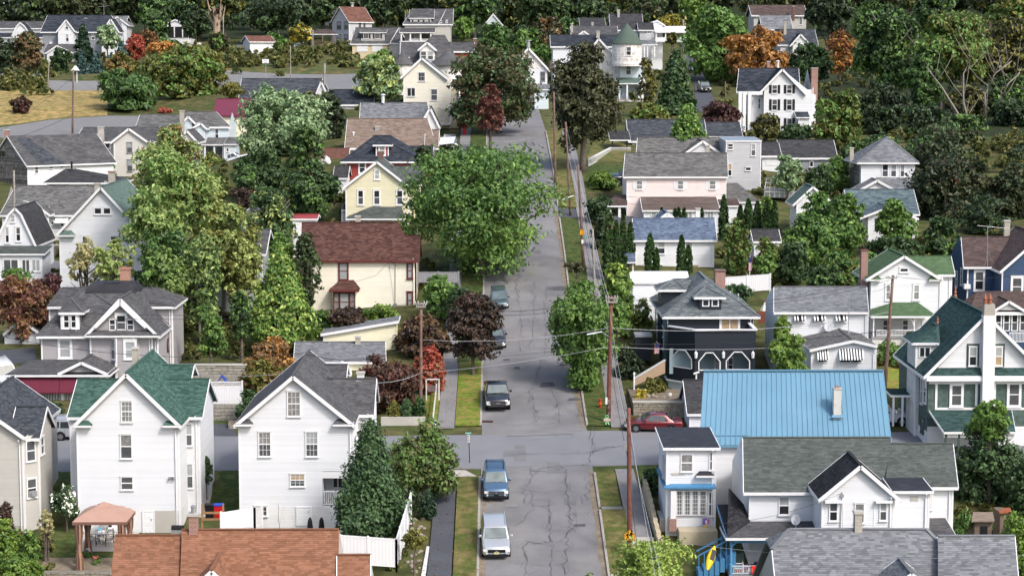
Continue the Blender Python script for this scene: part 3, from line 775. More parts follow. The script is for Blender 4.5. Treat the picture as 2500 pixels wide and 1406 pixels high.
  if body:
   x0,x1=W3(wall[0],pye+9000/Y0,Y0)[0],W3(wall[1],pye+9000/Y0,Y0)[0]
   if zb is None:
    zb=s.base_z(x0,x1,Y0,Y0+dep)
   s.body(x0,x1,Y0,Y0+dep,zb,ze-0.02,wm,lap,corner=corner)
   return dict(x0=x0,x1=x1,Y0=Y0,Y1=Y0+dep,zb=zb,ze=ze)
  return dict(ze=ze)
# --- lean-to roof falling towards the camera
 def lean(s,Y0,dep,xl,xr,pyt,pye,rm,o=0.3,wall=None,wm=None,lap='lap',edges=TRIM,tx=None,shingles=True,hipl=0.0,hipr=0.0,zb=None,name='roof',corner=TRIM):
  Yf,Y1=Y0-o,Y0+dep
  ze=W3(1208,pye,Yf)[2];zt=W3(1208,pyt,Y1)[2]
  X0,X1=W3(xl,pye,Yf)[0],W3(xr,pye,Yf)[0]
  T0,T1=(W3(tx[0],pyt,Y1)[0],W3(tx[1],pyt,Y1)[0]) if tx else(X0,X1)
  A,B,C,D=(X0,Yf,ze),(X1,Yf,ze),(T1,Y1,zt),(T0,Y1,zt)
  pl=[[A,B,C,D]]
  if T0-X0>0.3:
   pl.append([(X0,Y1,ze),A,D])
  if X1-T1>0.3:
   pl.append([B,(X1,Y1,ze),C])
  s.roof(pl,rm,t=0.12,boards=[(A,B),(B,(X1,Y1,ze) if X1-T1>0.3 else C),(A,(X0,Y1,ze) if T0-X0>0.3 else D)],edges=edges,shingles=shingles,name=name,edge_h=0.17)
  if wall:
   x0,x1=W3(wall[0],pye+6000/Y0,Y0)[0],W3(wall[1],pye+6000/Y0,Y0)[0]
   if zb is None:
    zb=s.base_z(x0,x1,Y0,Y1)
   s.wall([(x0,Y0,zb),(x1,Y0,zb),(x1,Y0,ze-0.05),(x0,Y0,ze-0.05)],(0,-1,0),wm,lap)
   for x,sg in((x0,-1),(x1,1)):
    s.wall([(x,Y1,zb),(x,Y0,zb),(x,Y0,ze-0.05),(x,Y1,zt-0.1 if not tx else ze-0.05)][::-sg],(sg,0,0),wm,lap)
   if corner:
    s.corners((x0,x1),Y0,zb,ze-0.06,corner)
   return dict(x0=x0,x1=x1,Y0=Y0,Y1=Y1,zb=zb,ze=ze)
  return dict(Y0=Y0,Yf=Yf,Y1=Y1,ze=ze,X0=X0,X1=X1)
 def flat(s,Y0,dep,wall,pyt,wm,rm,lap='lap',over=0.15,zb=None,par=0.0,corner=TRIM,pyb=None):
  x0,x1=W3(wall[0],pyt+9000/Y0,Y0)[0],W3(wall[1],pyt+9000/Y0,Y0)[0]
  zt=W3(1208,pyt,Y0)[2]
  if zb is None:
   zb=s.base_z(x0,x1,Y0,Y0+dep) if pyb is None else W3(1208,pyb,Y0)[2]
  s.body(x0,x1,Y0,Y0+dep,zb,zt,wm,lap,corner=corner)
  q=[(x0-over,Y0-over,zt+0.12),(x1+over,Y0-over,zt+0.12),(x1+over,Y0+dep,zt+0.32),(x0-over,Y0+dep,zt+0.32)]
  s.roof([q],rm,shingles=False,boards=[(q[0],q[1]),(q[1],q[2]),(q[3],q[0])],edge_h=0.18)
  return dict(x0=x0,x1=x1,Y0=Y0,Y1=Y0+dep,zb=zb,ze=zt)
 def panel(s,p0,p1,z0,z1,m,lap='lap',part='siding',n=None):
  """an upright wall between two ground points, seen with p0 on the left"""
  p0=np.asarray(p0,float)[:2];p1=np.asarray(p1,float)[:2]
  d=p1-p0
  nn=np.array((d[1],-d[0],0.0)) if n is None else np.asarray(n,float)
  s.wall([(*p0,z0),(*p1,z0),(*p1,z1),(*p0,z1)],nrm(nn),m,lap,part)
  return(np.array((*p0,z0)),nrm(nn))
# --- windows
 def win(s,x0,y0,x1,y1,plane,kind='dh',fm=None,glass=None,fw=0.075,name='window',pane=None,shutters=None,sill=True,lo=None):
  """plane: Y of a front wall, or ('X', x, sign), or (point, normal)"""
  if isinstance(plane,(int,float)):
   p,n=np.array((0,plane,0.0)),np.array((0,-1.0,0))
  elif isinstance(plane[0],str):
   p,n=np.array((plane[1],0,0.0)),np.array((float(plane[2]),0,0))
  else :
   p,n=plane
  u=nrm(np.cross((0,0,1.0),n));zv=np.array((0,0,1.0))
  a,c=on_plane(x0,y1,p,n),on_plane(x1,y0,p,n)
  if np.dot(c-a,u)<0:
   a2=a+u*np.dot(c-a,u);c2=c-u*np.dot(c-a,u);a,c=a2,c2
  w=float(np.dot(c-a,u));h=float(c[2]-a[2]);o=a
  if isinstance(plane,tuple) and isinstance(plane[0],str):
   cc=(a+c)/2;d_=ray((x0+x1)/2,(y0+y1)/2);h=abs((y1-y0)/FPX*cc[1]);o=cc-u*w/2-zv*h/2
  fm=fm or TRIM
  P=lambda i,j,k:o+u*i+zv*j+n*k
  ft=0.095
  def bar(mb,i0,i1,j0,j1,k0,k1):
   c0=P((i0+i1)/2,(j0+j1)/2,(k0+k1)/2)
   mb.obox(c0,u*(i1-i0)/2,n*(k1-k0)/2,zv*(j1-j0)/2)
  f=MB()
  bar(f,0,fw,0,h,0.0,ft);bar(f,w-fw,w,0,h,0.0,ft);bar(f,fw,w-fw,h-fw,h,0.0,ft);bar(f,fw,w-fw,0,fw*0.8,0.0,ft)
  if sill:
   bar(f,-0.04,w+0.04,-0.06,0.0,0.0,ft+0.05);bar(f,-0.03,w+0.03,h,h+0.06,0.0,ft+0.03)
  up,dn=(pane or('blind','dark'))
  mm={'blind':BLIND,'dark':GLASS,'mid':GLASSM,'curtain':CURTAIN,'tan':TANBLIND}
  sash=kind[0]=='d' or kind[0]=='g'
  mid=h*(0.5 if lo is None else lo)
  if sash:
   bar(f,fw,w-fw,mid-0.035,mid+0.035,0.0,ft-0.01)
  nv={'g':2,'q':3,'c':4}.get(kind[0],0)
  if kind[0] in 'gq':
   for i in range(1,nv+1):
    x=fw+(w-2*fw)*i/(nv+1);bar(f,x-0.012,x+0.012,fw*0.8,h-fw,0.0,ft-0.03)
   for z in((mid/2+fw/2,mid+(h-mid)/2) if kind[0]=='g' else(h/2,)):
    bar(f,fw,w-fw,z-0.012,z+0.012,0.0,ft-0.03)
  if kind[0]=='s':
   bar(f,w/2-0.04,w/2+0.04,fw*0.8,h-fw,0.0,ft-0.01)
  fo=f.build(name,fm,s.root)
  def pn(i0,i1,j0,j1,m):
   g=MB();bar(g,i0,i1,j0,j1,0.005,0.052);g.build('pane',m,fo)
  if sash:
   pn(fw,w-fw,mid+0.03,h-fw,mm[up]);pn(fw,w-fw,fw*0.8,mid-0.03,mm[dn])
  else :
   pn(fw,w-fw,fw*0.8,h-fw,glass or mm[up if pane else 'dark'])
  if shutters:
   for i0 in(-0.42,w+0.02):
    g=MB();bar(g,i0,i0+0.40,0.0,h,0.0,0.05)
    for j in range(1,10):
     bar(g,i0+0.05,i0+0.35,h*j/10-0.02,h*j/10+0.02,0.05,0.065)
    g.build('shutter',shutters,s.root)
  return fo
 def door(s,x0,y0,x1,y1,plane,m,name='door',glass=False):
  a,c=W3(x0,y1,plane),W3(x1,y0,plane)
  b=MB();b.box(a[0],c[0],plane-0.06,plane,a[2],c[2])
  for k in range(2):
   for j in range(3):
    w=(c[0]-a[0]);h=c[2]-a[2]
    b.box(a[0]+w*(0.1+0.45*k),a[0]+w*(0.45+0.45*k),plane-0.075,plane-0.06,a[2]+h*(0.06+0.32*j),a[2]+h*(0.3+0.32*j))
  d=b.build(name,m,s.root)
  h=MB();h.box(c[0]-0.14,c[0]-0.08,plane-0.12,plane-0.06,a[2]+0.95,a[2]+1.05);h.build('handle',METALG,d)
  t=s.trim()
  t.box(a[0]-0.1,a[0],plane-0.08,plane,a[2],c[2]+0.1);t.box(c[0],c[0]+0.1,plane-0.08,plane,a[2],c[2]+0.1);t.box(a[0],c[0],plane-0.08,plane,c[2],c[2]+0.1)
  return d
 def garage_door(s,x0,y0,x1,y1,plane,m=None,rows=4):
  a,c=W3(x0,y1,plane),W3(x1,y0,plane);r=None
  for j in range(rows):
   h=(c[2]-a[2])/rows;b=MB()
   b.box(a[0],c[0],plane-0.07,plane,a[2]+h*j+0.01,a[2]+h*(j+1)-0.01)
   if r is None:
    r=b.build('garage_door',m or TRIM,s.root)
   else :
    b.build('panel',m or TRIM,r)
# --- chimneys, porches and the rest
 def chimney(s,x0,x1,pyt,pyb,Y,m=None,cap=CONC,dep=None,pots=0,flue=None):
  a,c=W3(x0,pyb,Y),W3(x1,pyt,Y);w=c[0]-a[0];d=dep or max(0.5,w*0.9)
  b=MB();b.box(a[0],c[0],Y-d/2,Y+d/2,a[2]-1.0,c[2])
  o=b.build('chimney',m or BRICK,s.root)
  k=MB();k.box(a[0]-0.06,c[0]+0.06,Y-d/2-0.06,Y+d/2+0.06,c[2],c[2]+0.14)
  k.build('cap',cap or CONC,o)
  if flue is not None:
   f=MB();f.lathe(((a[0]+c[0])/2,Y,c[2]+0.14),[(w*0.28,0),(w*0.28,0.35),(w*0.34,0.35),(w*0.34,0.42),(0.02,0.5)],10);f.build('flue',flue,o)
  return o
 def pipe(s,x,pyt,pyb,Y,r=0.06,m=None):
  a,c=W3(x,pyb,Y),W3(x,pyt,Y)
  b=MB();b.tube([a,c],[r,r],8);b.lathe(c,[(r*1.7,0),(r*1.7,0.1),(r*0.3,0.2)],8)
  b.build('vent_pipe',m or METALG,s.root)
 def posts(s,xs,Y,pyt,pyb,m=None,w=0.16,turned=False,name='porch_post',down=0.0):
  for x in xs:
   a,c=W3(x,pyb,Y),W3(x,pyt,Y);b=MB()
   if turned:
    h=c[2]-a[2];b.lathe((a[0],Y,a[2]),[(w*.6,-down),(w*.6,0.7),(w*.35,0.75),(w*.5,1.0),(w*.38,h*.75),(w*.6,h*.8),(w*.6,h)],10)
   else :
    b.box(a[0]-w/2,a[0]+w/2,Y-w/2,Y+w/2,a[2]-down,c[2])
   b.build(name,m or TRIM,s.root)
 def railing(s,x0,x1,Y,pyt,pyb,m=None,gap=0.13,name='railing',Y1=None,base=True):
  a,c=W3(x0,pyb,Y),W3(x1,pyt,Y if Y1 is None else Y1);h=c[2]-a[2] if Y1 is None else W3(x0,pyt,Y)[2]-a[2]
  p,q=np.array((a[0],a[1],a[2])),np.array((c[0],c[1],a[2] if Y1 is None else W3(x1,pyb,Y1)[2]))
  b=MB();L=np.linalg.norm(q-p);n=max(2,int(L/gap))
  b.board(p+(0,0,h),q+(0,0,h),0.08,0.08);b.board(p+(0,0,0.08),q+(0,0,0.08),0.07,0.05)
  for i in range(n+1):
   t=p+(q-p)*i/n
   b.obox(t+(0,0,h/2+0.04),(0.022,0,0),(0,0.022,0),(0,0,h/2-0.04))
  b.build(name,m or TRIM,s.root)
 def deck(s,x0,x1,Y0,Y1,py,m=None,name='porch_floor',skirt=None,t=0.2):
  a,c=W3(x0,py,Y0),W3(x1,py,Y0)
  b=MB();b.box(a[0],c[0],Y0,Y1,a[2]-t,a[2]);b.build(name,m or GREYM,s.root)
  if skirt:
   zb=s.base_z(a[0],c[0],Y0,Y1);b=MB();b.box(a[0]+0.08,c[0]-0.08,Y0+0.08,Y1,zb,a[2]-t);b.build('porch_skirt',skirt,s.root)
  return a[2]
 def beam(s,x0,x1,Y,py,h=0.25,m=None,t=0.12):
  a,c=W3(x0,py,Y),W3(x1,py,Y)
  s.trim(m).box(a[0],c[0],Y-t/2,Y+t/2,a[2]-h,a[2])
 def strip_found(s,d,h=0.5,m=None,pyt=None):
  """foundation band just proud of the walls of a body returned by gable_front and the like"""
  zt=(W3(1208,pyt,d['Y0'])[2]) if pyt else max(tz(d['x0'],d['Y0']),tz(d['x1'],d['Y0']))+h
  b=MB();b.box(d['x0']-0.03,d['x1']+0.03,d['Y0']-0.03,d['Y1']+0.03,d['zb']-0.2,zt);b.build('foundation',m or CONC,s.root)
  return zt
 def panelwall(s,x0,y0,x1,y1,Y,m,out=0.03,name='wall_panel'):
  a,c=W3(x0,y1,Y),W3(x1,y0,Y)
  b=MB();b.box(a[0],c[0],Y-out,Y,a[2],c[2]);return b.build(name,m,s.root)
 def pent(s,x0,x1,pyt,pyb,Y,dep,rm):
  """small roof shelf against a front wall"""
  a,c=W3(x0,pyb,Y-dep),W3(x1,pyb,Y-dep);zt=W3(x0,pyt,Y)[2]
  i=min(0.5,(c[0]-a[0])*0.25)
  A,B,C,D=(a[0],Y-dep,a[2]),(c[0],Y-dep,a[2]),(c[0]-i,Y+0.02,zt),(a[0]+i,Y+0.02,zt)
  s.roof([[A,B,C,D],[(a[0],Y,a[2]),A,D],[B,(c[0],Y,a[2]),C]],rm,t=0.05,boards=[(A,B)],edge_h=0.14)
  s.trim().box(a[0]+0.05,c[0]-0.05,Y-dep+0.06,Y,a[2]-0.16,a[2]-0.02)
 def awning(s,x0,x1,pyt,pyb,Y,dep,m1,m2=None,n=9,name='awning'):
  a,c=W3(x0,pyt,Y),W3(x1,pyt,Y);zb=W3(x0,pyb,Y-dep)[2];w=(c[0]-a[0])/n;r=None
  for i in range(n):
   b=MB();X0,X1=a[0]+i*w,a[0]+(i+1)*w;k=0.012 if i%2 else 0.0
   p=[(X0,Y,a[2]+k),(X1,Y,a[2]+k),(X1,Y-dep,zb+k),(X0,Y-dep,zb+k)]
   b.mesh([*p,*[(x,y,z-0.03) for x,y,z in p]],[(0,3,2,1),(4,5,6,7),(2,3,7,6),(0,1,5,4),(1,2,6,5),(3,0,4,7)])
   b.box(X0,X1,Y-dep-0.015,Y-dep+0.005,zb-0.12+k,zb+k)
   mm=m2 if(m2 is not None and(i%4 in(1,3) if n>9 else i in(1,3,n-2,n-4))) else m1
   if r is None:
    r=b.build(name,mm,s.root)
   else :
    b.build('slat',mm,r)
 def dish(s,px,py,Y,r=0.38):
  c=W3(px,py,Y);b=MB();d=nrm((-0.3,-0.9,0.45))
  a=nrm(np.cross(d,(0,0,1)));e=np.cross(a,d);vs=[c-d*0.1];fs=[]
  for k in range(16):
   t=k*math.pi/8;vs.append(c+a*r*0.85*math.cos(t)+e*r*math.sin(t))
  fs=[(0,1+k,1+(k+1)%16) for k in range(16)]
  b.mesh(vs,fs);b.tube([c-d*0.1,c-d*0.15-np.array((0,-0.1,0.7))],[0.03,0.03],6);b.tube([c-e*0.3,c+d*0.4-e*0.15],[0.02,0.02],5);b.obox(c+d*0.42-e*0.15,d*0.06,a*0.05,e*0.05)
  return b.build('satellite_dish',mat('dish_grey',(0.55,0.56,0.57),0.5,0.03,2),s.root)
 def steps(s,x0,x1,Y,pyt,pyb,n=5,m=None,run=0.28):
  a,c=W3(x0,pyt,Y),W3(x1,pyt,Y);z0=W3(x0,pyb,Y)[2];h=(a[2]-z0)/n;b=MB()
  for i in range(n):
   b.box(a[0],c[0],Y-run*(i+1),Y-run*i+0.02,z0-0.6,a[2]-h*i-0.02)
  b.build('steps',m or CONC,s.root)
 def done(s):
  for(part,m),mb in s.walls.items():
   o=mb.build(part,m,s.root)
   if o:
    o['kind']='stuff'
  for m,mb in s.tr.items():
   o=mb.build('roof_cap' if m.name.startswith('shingle') else 'trim',m,s.root)
   if o:
    o['kind']='stuff'
  return s
# ------------------------------------------------------------------ houses: foreground
# russet roof at the bottom left
h=House('house','house under a russet brown shingle roof with brick chimney at the bottom edge',600,110,det=110)
d=h.gable_side(108,9,(455,815),436,823,1291,1497,BEIGE,S_ORANGE,rx=(444,827),norake='l',edges=S_ORANGE)
h.gable_side(108.2,8.6,(290,440),262,434,1304,1500,BEIGE,S_ORANGE,rx=(282,442),norake='r',edges=S_ORANGE)
h.gable_side(107.6,6.6,(830,895),822,905,1353,1497,BEIGE,S_ORANGE,rx=(822,905))
h.gable_front(107.4,3.6,(440,595),[(425,1475),(516,1391),(607,1475)],BEIGE,S_ORANGE,o=0.2,oback=0.2)
h.win(497,1412,536,1470,107.4)
h.chimney(463,483,1258,1296,112.4,BRICK,flue=METALG)
h.done()
# white house, green roof
h=House('house','tall white clapboard house with green shingle roof behind the tan gazebo',313,134)
YA=134
d=h.gable_front(YA,10.5,(190,437),[(176,1041),(306.6,911),(442,1041)],WHITE,S_GREEN,o=0.4)
h.strip_found(d,m=FOUND,pyt=1244)
h.gable_side(137.4,6.8,(173,487),163,495,924,1017,WHITE,S_GREEN,o=0.35)
h.gable_side(141.6,3.2,(395,455),385,466,889,930,WHITE,S_GREEN,o=0.25)
h.pent(178,223,1025,1039,YA,0.45,S_GREEN);h.pent(396,438,1025,1039,YA,0.45,S_GREEN)
h.chimney(324,337,852,892,141,BRICKP)
h.win(296,978,324,1030,YA,'g',pane=('curtain','curtain'));h.win(294,1059,323,1119,YA,'d',pane=('curtain','mid'));h.win(295,1162,326,1195,YA,'d',pane=('mid','mid'))
h.win(453,1033,470,1088,137.4,'d',pane=('blind','mid'));h.win(454,1131,472,1191,137.4,'d',pane=('blind','mid'))
h.door(352,1249,374,1302,YA-0.03,M_WHITE);h.win(251,1273,276,1288,YA-0.03,'s')
h.panelwall(376,1246,436,1304,YA-0.03,CONC,0.05,'concrete_patch')
b=MB();p=W3(420,1166,YA)
for sx in(-0.14,0.14):
 b.lathe((p[0]+sx,YA-0.2,p[2]-0.1),[(0.05,0),(0.09,0.06),(0.07,0.2)],8)
b.box(p[0]-0.15,p[0]+0.15,YA-0.22,YA-0.02,p[2]+0.03,p[2]+0.09);b.build('floodlight',GREYM,h.root)
h.dish(441,1026,136.6,0.28)
h.done()
# white house, grey roof
h=House('house','white clapboard house with plain grey roof behind the tall pyramid shaped tree',724,134)
d=h.gable_front(YA,11.5,(585,863),[(571,1038),(715,917),(866,1038)],WHITE,S_DGREY,o=0.4,notch=(787,1149,862.5,1234))
h.strip_found(d,m=FOUND,pyt=1236)
h.gable_side(138,5.6,(700,907),690,914,923,1012,WHITE,S_DGREY,o=0.3)
h.gable_side(143.5,3.0,(750,838),742,846,889,925,WHITE,S_DGREY,o=0.2)
h.pent(575,616,1021,1036,YA,0.45,S_DGREY);h.pent(812,860,1021,1036,YA,0.45,S_DGREY)
h.chimney(872,889,912,926,141,mat('white_chimney',(0.7,0.7,0.7),0.8,0.1,3))
h.win(701,954,734,1016,YA,'g',pane=('curtain','curtain'));h.win(631,1053,662,1114,YA,'g',pane=('curtain','mid'));h.win(746,1053,777,1114,YA,'g',pane=('blind','mid'))
h.win(708,1155,745,1187,YA,'g',pane=('tan','mid'));h.win(621,1234,653,1259,YA-0.03,'q',pane=('mid','mid'))
h.door(727,1239,757,1283,YA-0.03,M_WHITE)
h.win(872,1028,886,1071,138,'d',pane=('blind','dark'));h.win(893,1030,903,1070,138,'d',pane=('blind','dark'))
h.railing(788,862,YA+0.08,1199,1233);h.beam(787,862,YA+0.06,1149,0.5)
h.win(812,1162,838,1190,YA+1.8,'s')
h.done()
# beige house at the left edge
h=House('house','beige clapboard house with dark slate roof at the left edge',40,134)
d=h.gable_front(YA,10.5,(-182,57),[(-190,1072),(-64,981),(60,1067)],BEIGE,S_SLATE,o=0.35)
h.strip_found(d,m=STONE,h=0.5)
e=h.gable_side(134.8,4.0,(40,94),20,98,990,1068,BEIGE,S_SLATE,o=0.45,corner=None)
pa,pb=W3(57.5,1150,YA)[:2],W3(96,1150,134.85)[:2]
zb=e['zb'];zt=e['ze']-0.05
P1=h.panel(pa,pb,zb,zt,BEIGE);P2=h.panel(pb,(pb[0]+0.02,138.6),zb,zt,BEIGE)
for q in(pa,pb):
 h.trim().box(q[0]-0.07,q[0]+0.07,q[1]-0.07,q[1]+0.07,zb,zt)
pl=(np.array((*pa,0.0)),P1[1])
h.win(63,1072,85,1127,pl,'d',pane=('mid','mid'));w_=h.win(65,1165,88,1216,pl,'d',pane=('mid','dark'))
p=on_plane(76,1204,*pl);b=MB();b.obox(p+pl[1]*0.12,(0.25,0.1,0),np.array(pl[1])*0.14,(0,0,0.2));b.disc(p+pl[1]*0.27,pl[1],0.16,14,0.02);b.build('window_fan',GREYM,h.root)
h.win(98,1062,105,1112,(np.array((*pb,0.0)),P2[1]),'d',pane=('mid','mid'))
h.done()
# grey Victorian
h=House('house','grey Victorian house with white trim, dormers and a maroon porch awning',245,168,det=168)
d=h.hip(168,11,(103,386),88,391,820,(205,700,173.2),(322,700,173.2),GREY,S_DGREY,o=0.5)
h.strip_found(d,m=STONE)
a,c=W3(207,705,172.6),W3(332,705,172.6)
b=MB();b.mesh([(a[0],172.4,a[2]-.3),(c[0],172.4,a[2]-.3),(c[0],176.2,a[2]-.3),(a[0],176.2,a[2]-.3),(a[0]+.4,172.7,a[2]+.35),(c[0]-.4,172.7,a[2]+.35),(c[0]-.4,176,a[2]+.35),(a[0]+.4,176,a[2]+.35)],[(4,5,6,7),(0,1,5,4),(1,2,6,5),(2,3,7,6),(3,0,4,7)])
b.box((a[0]+c[0])/2-0.7,(a[0]+c[0])/2+0.6,173.2,174.2,a[2]+.35,a[2]+.5)
b.build('roof_deck',TAR,h.root)
h.gable_front(167.6,5,(222,372),[(205,822),(293,728),(388,821)],GREY,S_DGREY,o=0.45,lap='shingle')
h.pent(208,387,806,820,167.5,0.55,S_DGREY)
a3=[W3(x,y,167.1) for x,y in((232,800),(293,741),(356,800))]
h.trim().board(a3[0],a3[1],0.22,0.12);h.trim().board(a3[1],a3[2],0.22,0.12)
h.win(267,779,286,806,167.6,'d',pane=('dark','mid'));h.win(281,765,311,808,167.6,'d',fw=0.2,pane=('dark','mid'));h.win(308,779,327,806,167.6,'d',pane=('dark','mid'))
h.hip(168.3,3.4,(151,193),143,204,762,(174,727,170.2),(176,727,171.0),GREY,S_DGREY,o=0.2)
h.win(153,766,172,802,168.3,'d',fw=0.16,pane=('dark','dark'));h.win(171,766,190,802,168.3,'d',fw=0.16,pane=('dark','dark'))
h.hip(173.5,6,(122,421),116,429,748,(152,702,176.5),(385,700,176.5),GREY,S_DGREY,o=0.4)
h.win(142,826,176,875,168,'d',fw=0.2,pane=('blind','blind'));h.win(224,827,257,874,168,'d',fw=0.2,pane=('blind','blind'))
bx0,bx1=W3(268,860,168)[0],W3(352,860,168)[0]
zt=d['ze']-0.1;zb=d['zb']
q=[(bx0,168),(bx0+0.7,167.1),(bx1-0.7,167.1),(bx1,168)]
bp=[h.panel(q[i],q[i+1],zb,zt,GREY) for i in range(3)]
for i in(1,2):
 h.trim().box(q[i][0]-.1,q[i][0]+.1,q[i][1]-.05,q[i][1]+.1,zb,zt)
h.win(270,829,285,875,(np.array((*q[0],0.)),bp[0][1]),'d',pane=('blind','mid'));h.win(302,829,334,877,167.1,'d',fw=0.2,pane=('blind','blind'))
h.win(357,826,374,872,168,'d',fw=0.14,pane=('blind','blind'))
ow=on_plane(409,843,(d['x1'],0,0),np.array((1.0,0,0)))
b=MB();b.disc(ow+(0.06,0,0),(1,0,0),0.65,20,0.08);f=b.build('oval_window',MAROONT,h.root);b=MB();b.disc(ow+(0.12,0,0),(1,0,0),0.5,20,0.04);b.build('pane',GLASS,f)
h.chimney(295,317,657,692,176.5,BRICKO,cap=BRICKO)
# porch with awning
Yp=163.6
pr=h.lean(Yp,4.4,12,268,876,914,S_DGREY,tx=(75,262),o=0.4)
h.gable_front(Yp+0.1,4,(150,250),[(141,911),(198,883),(262,911)],GREY,S_DGREY,o=0.45,body=False,oback=0)
a,c=W3(150,908,Yp),W3(250,908,Yp);top=W3(198,888,Yp);h.wall([a,c,top],(0,-1,0),GREY,'shingle')
h.awning(20,147,917,957,Yp,0.7,MAROONF,n=3);h.awning(148,200,917,957,Yp,0.7,MAROONF,n=2)
h.deck(14,265,Yp,168,984,GREYM,skirt=TRIM)
h.railing(30,230,Yp+0.05,955,983);h.posts([22,90,153,250,262],Yp+0.1,914,984,w=0.25)
h.done()
# blue metal roof house
h=House('house','white house under the big sky blue metal roof',1850,138)
YB=139.0;dep=9.0
Ym=YB+dep/2
d=h.gable_side(YB,dep,(1745,2166),1708,2177,906,1087,WHITE,M_BLUE,o=0.4,rx=(1719,2156),shingles=False,edges=M_BLUE)
A,B,C,D=[np.array(q) for q in d['slope']]
rf=[o for o in h.root.children if o.name.startswith('roof')][0]
NP=37;nn=nrm(np.cross(B-A,D-A));nn=nn if nn[2]>0 else-nn
for k in range(NP):
 t0,t1=k/NP,(k+1)/NP;b=MB()
 p=[A+(B-A)*t0,A+(B-A)*t1,D+(C-D)*t1,D+(C-D)*t0]
 q=[x+nn*0.02 for x in p]
 b.poly(q)
 sd=nrm(B-A)*0.022
 b.mesh([q[0]-sd,q[0]+sd,q[3]+sd,q[3]-sd,*[x+nn*0.05 for x in(q[0]-sd,q[0]+sd,q[3]+sd,q[3]-sd)]],[(4,5,6,7),(0,1,5,4),(1,2,6,5),(2,3,7,6),(3,0,4,7)])
 b.build('metal_sheet',M_BLUE,rf)
b=MB();b.board(D+nn*0.06,C+nn*0.06,0.06,0.34);b.build('ridge_cap',M_BLUE,rf)
b=MB();l_=A+(D-A)*0.12;r_=B+(C-B)*0.12;b.board(l_+nn*0.07,l_+(r_-l_)*0.25+nn*0.07,0.05,0.06,up=nn);b.build('snow_guard',M_BLUE,rf)
pc=A+(B-A)*((2042-1708)/469.)+(D-A)*0.39
b=MB();w=0.27;z0=pc[2]-0.3
b.mesh([(pc[0]-w,pc[1]-.3,z0),(pc[0]+w,pc[1]-.3,z0),(pc[0]+w,pc[1]+.3,z0),(pc[0]-w,pc[1]+.3,z0)]+[(pc[0]+sx*w*1.05,pc[1]+sy*.3,z0+2.25) for sx,sy in((-1,-1),(1,-1),(1,1),(-1,1))],[(0,1,5,4),(1,2,6,5),(2,3,7,6),(3,0,4,7),(4,5,6,7)])
ch=b.build('chimney',mat('grey_render',(0.58,0.57,0.54),0.9,0.12,2.5,wear=(0.36,0.35,0.33),wear_amt=0.5,wear_scale=2),h.root)
b=MB();b.box(pc[0]-.3,pc[0]+.3,pc[1]-.33,pc[1]+.33,z0+2.2,z0+2.3);b.build('cap',CONC,ch);b=MB();b.box(pc[0]-.15,pc[0]+.15,pc[1]-.15,pc[1]+.15,z0+2.3,z0+2.42);b.build('flue',BRICK,ch)
b=MB();b.obox(pc+nn*0.08-(0,0.4,0.05),(0.42,0,0),nrm(D-A)*0.12,nn*0.02);b.build('flashing',M_BLUE,ch)
# two storey sun porch at its left end
Yq=133.2
e=h.flat(Yq,6.4,(1628,1746),1096,WHITE,TAR,over=0.3)
h.win(1661,1107,1692,1151,Yq,'d',pane=('curtain','curtain'));h.panelwall(1640,1153,1672,1158,Yq-0.03,CONC,0.05,'flower_box')
h.win(1731,1102,1743,1147,Yq,'d',pane=('mid','dark'))
h.pent(1700,1744,1148,1161,Yq,0.4,TAR)
q0,q1=W3(1622,1189,Yq-0.55),W3(1748,1189,Yq-0.55);zt=W3(1622,1180,Yq)[2]
h.roof([[q0,q1,(q1[0],Yq,zt),(q0[0]+.5,Yq,zt)],[(q0[0],139,q0[2]),q0,(q0[0]+.5,Yq,zt),(q0[0]+.5,139,zt)]],M_BLUED,t=0.06,shingles=False,edges=M_BLUED,boards=[(q0,q1),(q0,(q0[0],139,q0[2]))],edge_h=0.12)
for i in range(4):
 h.win(1649.5+i*19,1196,1668.5+i*19,1257,Yq-0.08,'c',fw=0.07,sill=False,pane=('mid','mid'),name='sunroom_window')
g_=h.trim()
for i in range(4):
 x0_,x1_=W3(1649.5+i*19,1200,Yq)[0],W3(1668.5+i*19,1200,Yq)[0]
 z0_,z1_=W3(1650,1255,Yq)[2],W3(1650,1198,Yq)[2]
 for j in range(1,6):
  z=z0_+(z1_-z0_)*j/6;g_.box(x0_+.05,x1_-.05,Yq-0.135,Yq-0.115,z-.013,z+.013)
 for j in range(1,4):
  x=x0_+(x1_-x0_)*j/4;g_.box(x-.012,x+.012,Yq-0.135,Yq-0.115,z0_,z1_)
h.win(1728,1199,1743,1259,Yq,'d',fw=0.08,pane=('mid','mid'))
h.panelwall(1632,1262,1650,1293,Yq-0.02,BRICK,0.5,'brick_pier');h.panelwall(1622,1236,1632,1310,Yq+2.0,BRICKD,0.5,'brick_pier')
h.panelwall(1636,1194,1650,1262,Yq-0.02,TRIM,0.42,'porch_column');h.panelwall(1656,1284,1738,1292,Yq-0.03,GREYB,0.25,'sill_board')
for i in range(5):
 h.panelwall(1616+i,1110,1622+i,1168,Yq+1.0+i,LGREY,0.15,'side_column')
h.done()
b=MB();a,c=W3(1626,1297,131.6),W3(1752,1334,131.6);b.box(a[0]+.9,c[0],131.6,133,c[2]-0.8,a[2]);b.box(a[0],a[0]+1.0,131.9,134,c[2]-.9,a[2]-1.1)
t_=b.build('concrete_terrace',TANC,off=(a[0],131.6,c[2]));tag(t_,'tan concrete terrace wall under the sunroom of the blue roofed house','terrace')
